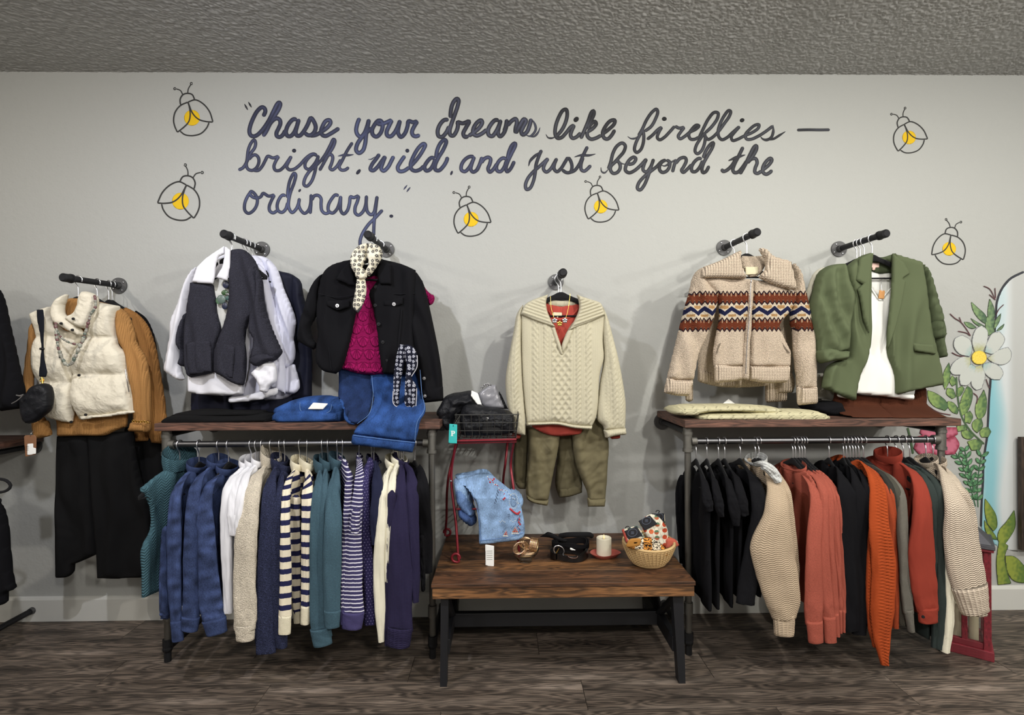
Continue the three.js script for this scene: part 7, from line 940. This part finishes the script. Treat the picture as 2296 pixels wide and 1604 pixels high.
// ---------------------------------------------------------------- things on the bench
const onBench = (px, py) => { const f = KB([px, py])[0]; return atY(f[0], f[1], BT); };
{ // glass bowl of bangles
  const c = onBench(395, 650), s = mpp(c.z) / 4.9913, t = thing('glass_bowl', 'small square glass bowl full of rose gold bangles on the bench', 'bowl', V(c.x, BT, c.z));
  const glass = new THREE.MeshPhysicalMaterial({ color: 0xe8ece8, roughness: 0.06, transmission: 1, thickness: 0.003, ior: 1.5 });
  const pos = [], idx = [], ring = (w, y) => { const k = pos.length / 3; for (let q = 0; q < 32; q++) { const a = q / 32 * 6.2832 + 0.35, r = w / Math.pow(Math.pow(Math.abs(Math.cos(a - 0.2)), 5) + Math.pow(Math.abs(Math.sin(a - 0.2)), 5), 0.2); pos.push(c.x + r * Math.cos(a), BT + y, c.z - 0.005 + r * Math.sin(a) * 0.9); } return k; };
  const R = [[0.022, 0.0015], [0.024, 0.0005], [0.034, 0.012], [0.050, 0.042], [0.0525, 0.0425], [0.0515, 0.0445], [0.0495, 0.0435], [0.033, 0.015], [0.022, 0.0055], [0.0005, 0.005]].map(([w, y]) => ring(w, y)); ring(0.0005, 0.0015); const ord = [10, ...R.keys()].map((k) => k * 32);
  for (let k = 0; k < ord.length - 1; k++) for (let q = 0; q < 32; q++) { const a = ord[k] + q, a2 = ord[k] + (q + 1) % 32, b = ord[k + 1] + q, b2 = ord[k + 1] + (q + 1) % 32; idx.push(a, b, a2, a2, b, b2); }
  const g = new THREE.BufferGeometry(); g.setAttribute('position', new THREE.Float32BufferAttribute(pos, 3)); g.setIndex(idx); g.computeVertexNormals(); part(t, 'bowl', g, glass);
  const rg = metal(0xf0cdb4, 0.3), yg = metal(0xf0d6a8, 0.3);
  const ban = (x, y, dz, r, rx, ry, m, l) => { const b = thing('bangle', l, 'bangle', V(0, 0, 0), 'rose gold bangles in the glass bowl'); const p = pt(KB, x, y, c.z + dz); b.position.copy(p); const q = new THREE.TorusGeometry(r, 0.0019, 8, 32); q.rotateX(rx); q.rotateY(ry); q.translate(p.x, p.y, p.z); part(b, 'band', q, m); const n = 12, st = []; for (let k = 0; k < n; k++) { const e = bead(V(r * Math.cos(k / n * 6.28), r * Math.sin(k / n * 6.28), 0), 0.0026, 1, 1, 1, 5); e.rotateX(rx); e.rotateY(ry); e.translate(p.x, p.y, p.z); st.push(e); } part(b, 'beading', st, m); };
  const G = 'rose gold bangle in the glass bowl';
  for (let k = 0; k < 4; k++) ban(318 + 12 * k, 498 - 4 * k, 0.018 - 0.011 * k, 0.026, 0.1, 0.35, k % 2 ? yg : rg, G); for (let k = 0; k < 3; k++) ban(385 + 14 * k, 435 + 8 * k, -0.016 + 0.006 * k, 0.026, 0.25, 0.1, k % 2 ? rg : yg, G); for (let k = 0; k < 6; k++) ban(450 + 14 * k, 450 + 3 * k, -0.004, 0.027, 0.1, 1.35, k % 2 ? yg : rg, G); for (let k = 0; k < 5; k++) ban(400 + 8 * k, 590 - 14 * k, 0.004, 0.026, 1.25 + 0.06 * k, 0.2, k % 2 ? rg : yg, G);
}
{ // coiled belts
  const mk = (label, cx, cy, rx, rz, h, turns, mat, y0, seed) => { const c = onBench(cx, cy), t = thing('coiled_belt', label, 'belt', V(c.x, BT, c.z)), pos = [], idx = [], n = Math.round(48 * turns); for (let k = 0; k <= n; k++) { const a = k / 48 * 6.2832 + 2.4, q = 1 - 0.22 * k / n, w = 0.003, hh = h * (0.85 + 0.15 * Math.sin(a * 2 + seed)); for (const [d, y] of [[-w, 0.0015], [w, 0.0015], [w, hh], [-w, hh]]) pos.push(c.x + (rx * q + d) * Math.cos(a), BT + y0 + y + 0.004 * (1 + Math.sin(a * 3 + seed)), c.z + (rz * q + d) * Math.sin(a)); } for (let k = 0; k < n; k++) for (let q = 0; q < 4; q++) { const a = k * 4 + q, a2 = k * 4 + (q + 1) % 4, b = a + 4, b2 = a2 + 4; idx.push(a, a2, b, a2, b2, b); } const g = new THREE.BufferGeometry(); g.setAttribute('position', new THREE.Float32BufferAttribute(pos, 3)); g.setIndex(idx); const f = g.toNonIndexed(); f.computeVertexNormals(); part(t, 'strap', f, mat); return [t, c]; };
  const patent = cloth({ color: 0x0e0d0e, roughness: 0.18, specularIntensity: 1 }), matte = cloth({ color: 0x121113, roughness: 0.7 }), tort = std(0x3a1c10, { roughness: 0.2 });
  const [t1, c1] = mk('glossy black belt with silver oval buckle coiled in front on the bench', 885, 610, 0.083, 0.058, 0.034, 2.6, patent, 0, 1);
  part(t1, 'buckle', new THREE.TorusGeometry(0.019, 0.0024, 8, 28).scale(1.25, 1, 1).rotateZ(-0.7).translate(...pt(KB, 765, 525, c1.z + 0.03).toArray()), M.silver); part(t1, 'buckle_pin', rod(pt(KB, 735, 555, c1.z + 0.032), pt(KB, 765, 500, c1.z + 0.034), 0.0016), M.gold); part(t1, 'belt_loop', wire([pt(KB, 860, 575, c1.z + 0.05), pt(KB, 880, 600, c1.z + 0.056), pt(KB, 960, 607, c1.z + 0.056), pt(KB, 975, 585, c1.z + 0.05)], 0.003, 20), tort);
  flat(t1, 'paper_tag', KB([890, 488, 968, 526, 890, 518]), c1.z + 0.02, F2.white, { t: 0.0006, R: 0.001, sharp: true, cell: 0.003 }); flat(t1, 'paper_tag', KB([785, 668, 868, 698, 795, 700]), c1.z + 0.062, F2.white, { t: 0.0006, R: 0.001, sharp: true, cell: 0.003 });
  const [t2] = mk('matte black belt coiled behind the glossy one on the bench, its end sticking out', 900, 520, 0.085, 0.05, 0.03, 2.2, matte, 0.012, 3); const e = pt(KB, 640, 330, 0.22);
  flat(t2, 'strap_end', KB([545, 372, 600, 340, 640, 316, 690, 330, 780, 375, 860, 400, 850, 440, 760, 420, 680, 385, 600, 372]), 0.24, matte, { t: 0.006, R: 0.006, cell: 0.005 });
  const t3 = thing('headband', 'black velvet knotted headband lying behind the coiled belts on the bench', 'headband', pt(KB, 980, 420, 0.2)); part(t3, 'band', wire([V(e.x + 0.07, BT + 0.012, 0.10), V(e.x + 0.10, BT + 0.03, 0.14), V(e.x + 0.15, BT + 0.034, 0.15), V(e.x + 0.2, BT + 0.03, 0.14), V(e.x + 0.22, BT + 0.012, 0.10)], 0.012, 40, false, 10), M.velvet);
}
{ // candle on a coral dish
  const c = onBench(1280, 590), k = mpp(c.z) / 4.9913, t = thing('leaf_dish', 'coral leaf shaped dish under the white pillar candle', 'dish', V(c.x, BT, c.z)), L = [];
  const o = [[-1, 0.25], [-0.75, -0.55], [0, -0.85], [0.75, -0.6], [1.05, 0.15], [0.65, 0.6], [-0.15, 1.0], [-0.5, 0.95]];
  const sm = smoothLine(o, true, 0.12), pos = [], idx = [], n = sm.length, rings = [[0.02, 0.0008], [0.62, 0.0008], [0.72, 0.001], [0.98, 0.017], [1.0, 0.018], [0.99, 0.0195], [0.70, 0.005], [0.02, 0.004]]; rings.forEach(([s, y]) => sm.forEach(([x, z]) => pos.push(c.x + x * s * 0.066, BT + y, c.z + z * s * 0.055)));
  for (let r = 0; r < rings.length - 1; r++) for (let q = 0; q < n; q++) { const a = r * n + q, a2 = r * n + (q + 1) % n, b = a + n, b2 = a2 + n; idx.push(a, b, a2, a2, b, b2); } const g = new THREE.BufferGeometry(); g.setAttribute('position', new THREE.Float32BufferAttribute(pos, 3)); g.setIndex(idx); g.computeVertexNormals(); part(t, 'dish', g, std(0xa8554a, { roughness: 0.35, side: THREE.DoubleSide }));
  const w = 0.0325, hh = pt(KB, 1270, 385, c.z).y - BT, cd = thing('pillar_candle', 'white pillar candle with a flame shaped tip on the coral dish', 'candle', V(c.x, BT + 0.005, c.z)), lt = [[0.0005, 0.005], [w - 0.002, 0.005], [w, 0.007], [w, hh - 0.003], [w - 0.002, hh], [w - 0.006, hh - 0.001], [w - 0.009, hh - 0.008], [0.0005, hh - 0.010]].map(([a, b]) => new THREE.Vector2(a, b));
  const lg = new THREE.LatheGeometry(lt, 36); lg.translate(c.x - 0.002, BT, c.z - 0.012); part(cd, 'wax', lg, cloth({ color: 0xd8d2bc, roughness: 0.5 }));
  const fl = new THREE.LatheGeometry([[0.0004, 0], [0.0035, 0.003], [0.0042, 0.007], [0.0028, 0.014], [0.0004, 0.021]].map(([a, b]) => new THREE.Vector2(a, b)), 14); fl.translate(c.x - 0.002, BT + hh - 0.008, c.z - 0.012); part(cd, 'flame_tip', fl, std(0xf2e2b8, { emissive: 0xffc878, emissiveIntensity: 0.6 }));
}
{ // seagrass basket of socks, tipped towards the viewer
  const c = onBench(1790, 735), t = thing('seagrass_basket', 'small round seagrass basket full of patterned socks on the bench end', 'basket', V(c.x, BT, c.z)), zc = c.z - 0.05;
  const straw = cloth({ color: 0xffffff, map: tex(256, 256, 0.05, (u, v) => { const n = 1 + 0.3 * tn(u, v, 20) + 0.3 * (hash(Math.floor(u * 64), Math.floor(v * 64)) - 0.5); return [200 * n, 170 * n, 122 * n].map((x) => clamp(x / 255) * 255); }) });
  const cx = pt(KB, 1770, 500, zc).x, rim = pt(KB, 1770, 468, zc + 0.05).y, rows = 11, tilt = 0.16;
  for (let k = 0; k < rows; k++) { const q = k / (rows - 1), r = 0.052 + 0.052 * Math.pow(q, 0.55), y = BT + 0.006 + (rim - BT - 0.006) * q, m = 60, pts = []; for (let a = 0; a < m; a++) { const th = a / m * 6.2832, e = 0.0016 * Math.sin(a * 1.571 * 2 + k * 3.14); pts.push(V(cx + (r + e) * Math.cos(th), Math.max(BT + 0.005, y + tilt * q * -(r) * Math.sin(th) * 0.6), zc + (r + e) * Math.sin(th) * 0.92)); } part(t, 'coil', wire(pts, 0.0058, 180, true, 7), straw); }
  const bs = new THREE.SphereGeometry(1, 30, 16, 0, 6.2832, 1.57, 1.57); bs.scale(0.094, rim - BT - 0.004, 0.085); bs.translate(cx, rim - 0.006, zc); part(t, 'lining', bs, cloth({ color: 0xa08858, side: THREE.DoubleSide }));
  const st = []; for (let a = 0; a < 40; a++) { const th = a / 40 * 6.2832, p = []; for (let k = 0; k < 6; k++) { const q = k / 5, r = 0.0575 + 0.052 * Math.pow(q, 0.55); p.push(V(cx + r * Math.cos(th + 0.02 * k), BT + 0.008 + (rim - BT - 0.014) * q - tilt * q * r * Math.sin(th) * 0.6, zc + r * 0.92 * Math.sin(th + 0.02 * k))); } st.push(wire(p, 0.0022, 14, false, 5)); } part(t, 'weave', st, straw, undefined, 'stuff');
  const blk = std(0x1b1c22, { roughness: 0.7 }), line = std(0x6a7488, { roughness: 0.6 });
  const fruit = cloth({ map: tex(256, 256, 0.085, (u, v) => { const n = 3; for (let k = 0; k < 9; k++) { const i = k % 3, j = Math.floor(k / 3), cx = (i + 0.5 + 0.3 * (hash(i, j) - 0.5)) / n, cy = (j + 0.5 + 0.4 * (hash(j, i + 4) - 0.5)) / n, dx = u - cx, dy = (v - cy) * 1.1, r = Math.hypot(dx, dy); if (r < 0.12) { if (k % 3 === 1) return dy > 0.02 * Math.sin(dx * 60) ? [92, 122, 96] : [176, 96, 66]; return Math.abs(dx) < 0.008 && dy > 0 ? [70, 80, 60] : k % 3 ? [190, 78, 52] : [204, 108, 70]; } } return (u * 5 + v * 2) % 1 < 0.05 ? [96, 108, 88] : [228, 220, 200]; }), roughness: 0.9 }), leafy = floral([222, 214, 192], [70, 100, 90], 0.028, 0.7), tiger = cloth({ map: tex(256, 256, 0.07, (u, v) => { const n = Math.sin(6.2832 * (v * 7 + 0.8 * tn(u, v, 5))) + 0.5 * tn(u, v, 12, 3); return n > 0.35 ? [32, 26, 24] : u < 0.5 ? [206, 138, 62] : [226, 214, 190]; }) });
  const sock = (label, z, body, bm, card, hook, emblem, extra = []) => { const s = thing('sock_pair', label, 'socks', pt(KB, body[0], body[1], z), 'socks in the seagrass basket'); flat(s, 'sock', KB(body), z, bm, { t: 0.012, tb: 0.012, R: 0.014, cell: 0.005, relief: crumple(0.003, 24, z * 40) }); if (card) { flat(s, 'card_label', KB(card), z + 0.014, blk, { t: 0.0012, R: 0.002, sharp: true, cell: 0.003 }); if (emblem) { const [x, y, r] = emblem, p = pt(KB, x, y, z + 0.0158); part(s, 'printed_oval', new THREE.TorusGeometry(r * mpp(z) / 4.99, 0.0007, 5, 26).scale(1.25, 1, 1).rotateZ(0.3).translate(p.x, p.y, p.z), line); for (let k = -1; k < 2; k++) part(s, 'printed_line', box(p.x - 0.006, p.y + k * 0.004 - 0.0006, p.z - 0.0002, p.x + 0.006, p.y + k * 0.004 + 0.0006, p.z + 0.0003), line); } } if (hook) { const p = hook; part(s, 'plastic_hook', wire(KB(p).map(([x, y]) => at(x, y, z + 0.013)), 0.0016, 20), M.velvet); } for (const [n, q, m] of extra) flat(s, n, KB(q), z + 0.010, m, { t: n === 'toe' ? 0.010 : 0.004, R: 0.006, cell: 0.005 }); };
  sock('floral sock pair at the back of the basket with the highest black card', zc - 0.04, [1790, 120, 1945, 112, 1960, 220, 1975, 380, 1820, 400], leafy, [1798, 108, 1942, 106, 1946, 236, 1868, 240, 1810, 170], [1880, 120, 1880, 100, 1892, 88, 1878, 76, 1855, 82, 1850, 95], [1878, 152, 44]);
  sock('large fruit patterned sock pair with a tilted black card, middle of the basket', zc + 0.0, [1650, 215, 1700, 280, 1750, 380, 1800, 420, 1900, 470, 2000, 490, 2108, 460, 2095, 420, 1990, 380, 1975, 270, 1880, 150, 1790, 118], fruit, [1652, 195, 1782, 128, 1868, 228, 1722, 302], undefined, [1745, 190, 40], [['toe', [1960, 400, 2000, 380, 2070, 400, 2112, 462, 2060, 488, 1960, 500], std(0xc2604c, { roughness: 0.9 })]]);
  sock('red and teal sock pair with a black card at the front left of the basket', zc + 0.03, [1470, 290, 1640, 245, 1720, 370, 1700, 460, 1530, 480, 1510, 430], leafy, [1496, 305, 1636, 250, 1705, 362, 1545, 408], [1540, 290, 1555, 272, 1545, 256, 1520, 258, 1508, 275], [1588, 325, 42], [['toe', [1464, 290, 1490, 280, 1520, 360, 1545, 420, 1515, 445, 1495, 380], std(0xa8483c, { roughness: 0.9 })]]);
  sock('tiger striped sock pair with a kraft band lying across the basket rim', zc + 0.075, [1515, 475, 1560, 400, 1680, 388, 1800, 390, 1900, 440, 1960, 510, 1988, 582, 1900, 592, 1780, 560, 1650, 510, 1560, 505], tiger, undefined, undefined, undefined, [['paper_band', [1512, 478, 1548, 402, 1640, 386, 1690, 392, 1670, 470, 1560, 492], std(0xa8742f, { roughness: 0.8 })], ['price_sticker', [1580, 415, 1668, 393, 1660, 452, 1600, 470, 1574, 456], F2.white]]);
}
// ---------------------------------------------------------------- red lantern on the floor
{
  const A = atY(2224, 1484, 0), Bq = atY(2130, 1460, 0), dir = V(Bq.x - A.x, 0, Bq.z - A.z).normalize(), W = 0.175, H = 0.455, t = thing('wooden_lantern', 'red wooden lantern with a grey metal roof standing behind the beige sweaters', 'lantern', V(A.x, 0, A.z)), redW = woodMat([120, 34, 44], 0.6, 0.5), zinc = metal(0x6a6a70, 0.5, { bumpMap: B.cast, bumpScale: 0.0006 });
  // front corner at A; front face runs along dir (to the left and back), side face goes back to the right
  const yaw = Math.atan2(dir.z, -dir.x), toW = new THREE.Matrix4().makeTranslation(A.x, 0, A.z).multiply(new THREE.Matrix4().makeRotationY(yaw)), P = (name, g, m, l, to = t) => part(to, name, g.applyMatrix4(toW), m, l);
  // own axes: x runs from the corner -W..0, z runs back 0..-W
  const post = 0.026; for (const [x, z] of [[-post, -post], [-W, -post], [-post, -W], [-W, -W]]) P('corner_post', rbox(x, 0.035, z, x + post, H, z + post, 0.002, 1), redW);
  P('base', rbox(-W - 0.008, 0, -W - 0.008, 0.008, 0.04, 0.008, 0.003, 1), redW); P('top_board', rbox(-W - 0.008, H, -W - 0.008, 0.008, H + 0.02, 0.008, 0.003, 1), redW);
  for (const y of [0.04, 0.235, H - 0.022]) { P('rail', rbox(-W + post, y, -0.026, -post, y + 0.024, -0.004, 0.002, 1), redW); P('rail', rbox(-0.026, y, -W + post, -0.004, y + 0.024, -post, 0.002, 1), redW); P('rail', rbox(-W + post, y, -W + 0.004, -post, y + 0.024, -W + 0.026, 0.002, 1), redW); P('rail', rbox(-W + 0.004, y, -W + post, -W + 0.026, y + 0.024, -post, 0.002, 1), redW); }
  P('muntin', rbox(-W / 2 - 0.01, 0.06, -0.024, -W / 2 + 0.01, H - 0.02, -0.006, 0.002, 1), redW); P('muntin', rbox(-0.024, 0.06, -W / 2 - 0.01, -0.006, H - 0.02, -W / 2 + 0.01, 0.002, 1), redW);
  const glass = new THREE.MeshPhysicalMaterial({ color: 0xffffff, roughness: 0.03, transmission: 1, thickness: 0 });
  for (const [a, b] of [[-W + post, -W / 2 - 0.01], [-W / 2 + 0.01, -post]]) for (const [y0, y1] of [[0.064, 0.235], [0.259, H - 0.022]]) { P('pane', box(a, y0, -0.016, b, y1, -0.0145), glass); P('pane', box(-0.016, y0, a, -0.0145, y1, b), glass); }
  const roof = new THREE.CylinderGeometry(0.04, 0.138, 0.075, 4, 1); roof.rotateY(Math.PI / 4); roof.translate(-W / 2, H + 0.0575, -W / 2); P('roof', roof.toNonIndexed(), zinc); roof.computeVertexNormals(); P('roof_cap', rbox(-W / 2 - 0.03, H + 0.09, -W / 2 - 0.03, -W / 2 + 0.03, H + 0.106, -W / 2 + 0.03, 0.004, 1), zinc); P('roof_edge', rbox(-W - 0.012, H + 0.012, -W - 0.012, 0.012, H + 0.03, 0.012, 0.003, 1), zinc);
  const ring = new THREE.TorusGeometry(0.03, 0.003, 8, 24); ring.translate(-W / 2, H + 0.13, -W / 2); P('handle', ring, zinc);
  [[-0.118, -0.09, 0.033, 0.15, 'thick ivory pillar candle inside the red lantern'], [-0.055, -0.062, 0.017, 0.16, 'slim ivory candle inside the red lantern']].forEach(([x, z, r, h, l]) => { const p = V(x, 0.041, z).applyMatrix4(toW), cd = thing('pillar_candle', l, 'candle', p), g = new THREE.LatheGeometry([[0.0005, 0], [r, 0], [r, h - 0.004], [r - 0.003, h], [r - 0.01, h - 0.006], [0.0005, h - 0.008]].map(([a, b]) => new THREE.Vector2(a, b)), 28); g.translate(p.x, p.y, p.z); part(cd, 'wax', g, cloth({ color: 0xd6cfae, roughness: 0.5 })); part(cd, 'wick', rod(V(p.x, p.y + h - 0.008, p.z), V(p.x, p.y + h + 0.008, p.z), 0.001, 5), M.velvet); });
}

renderer.render(scene, camera);
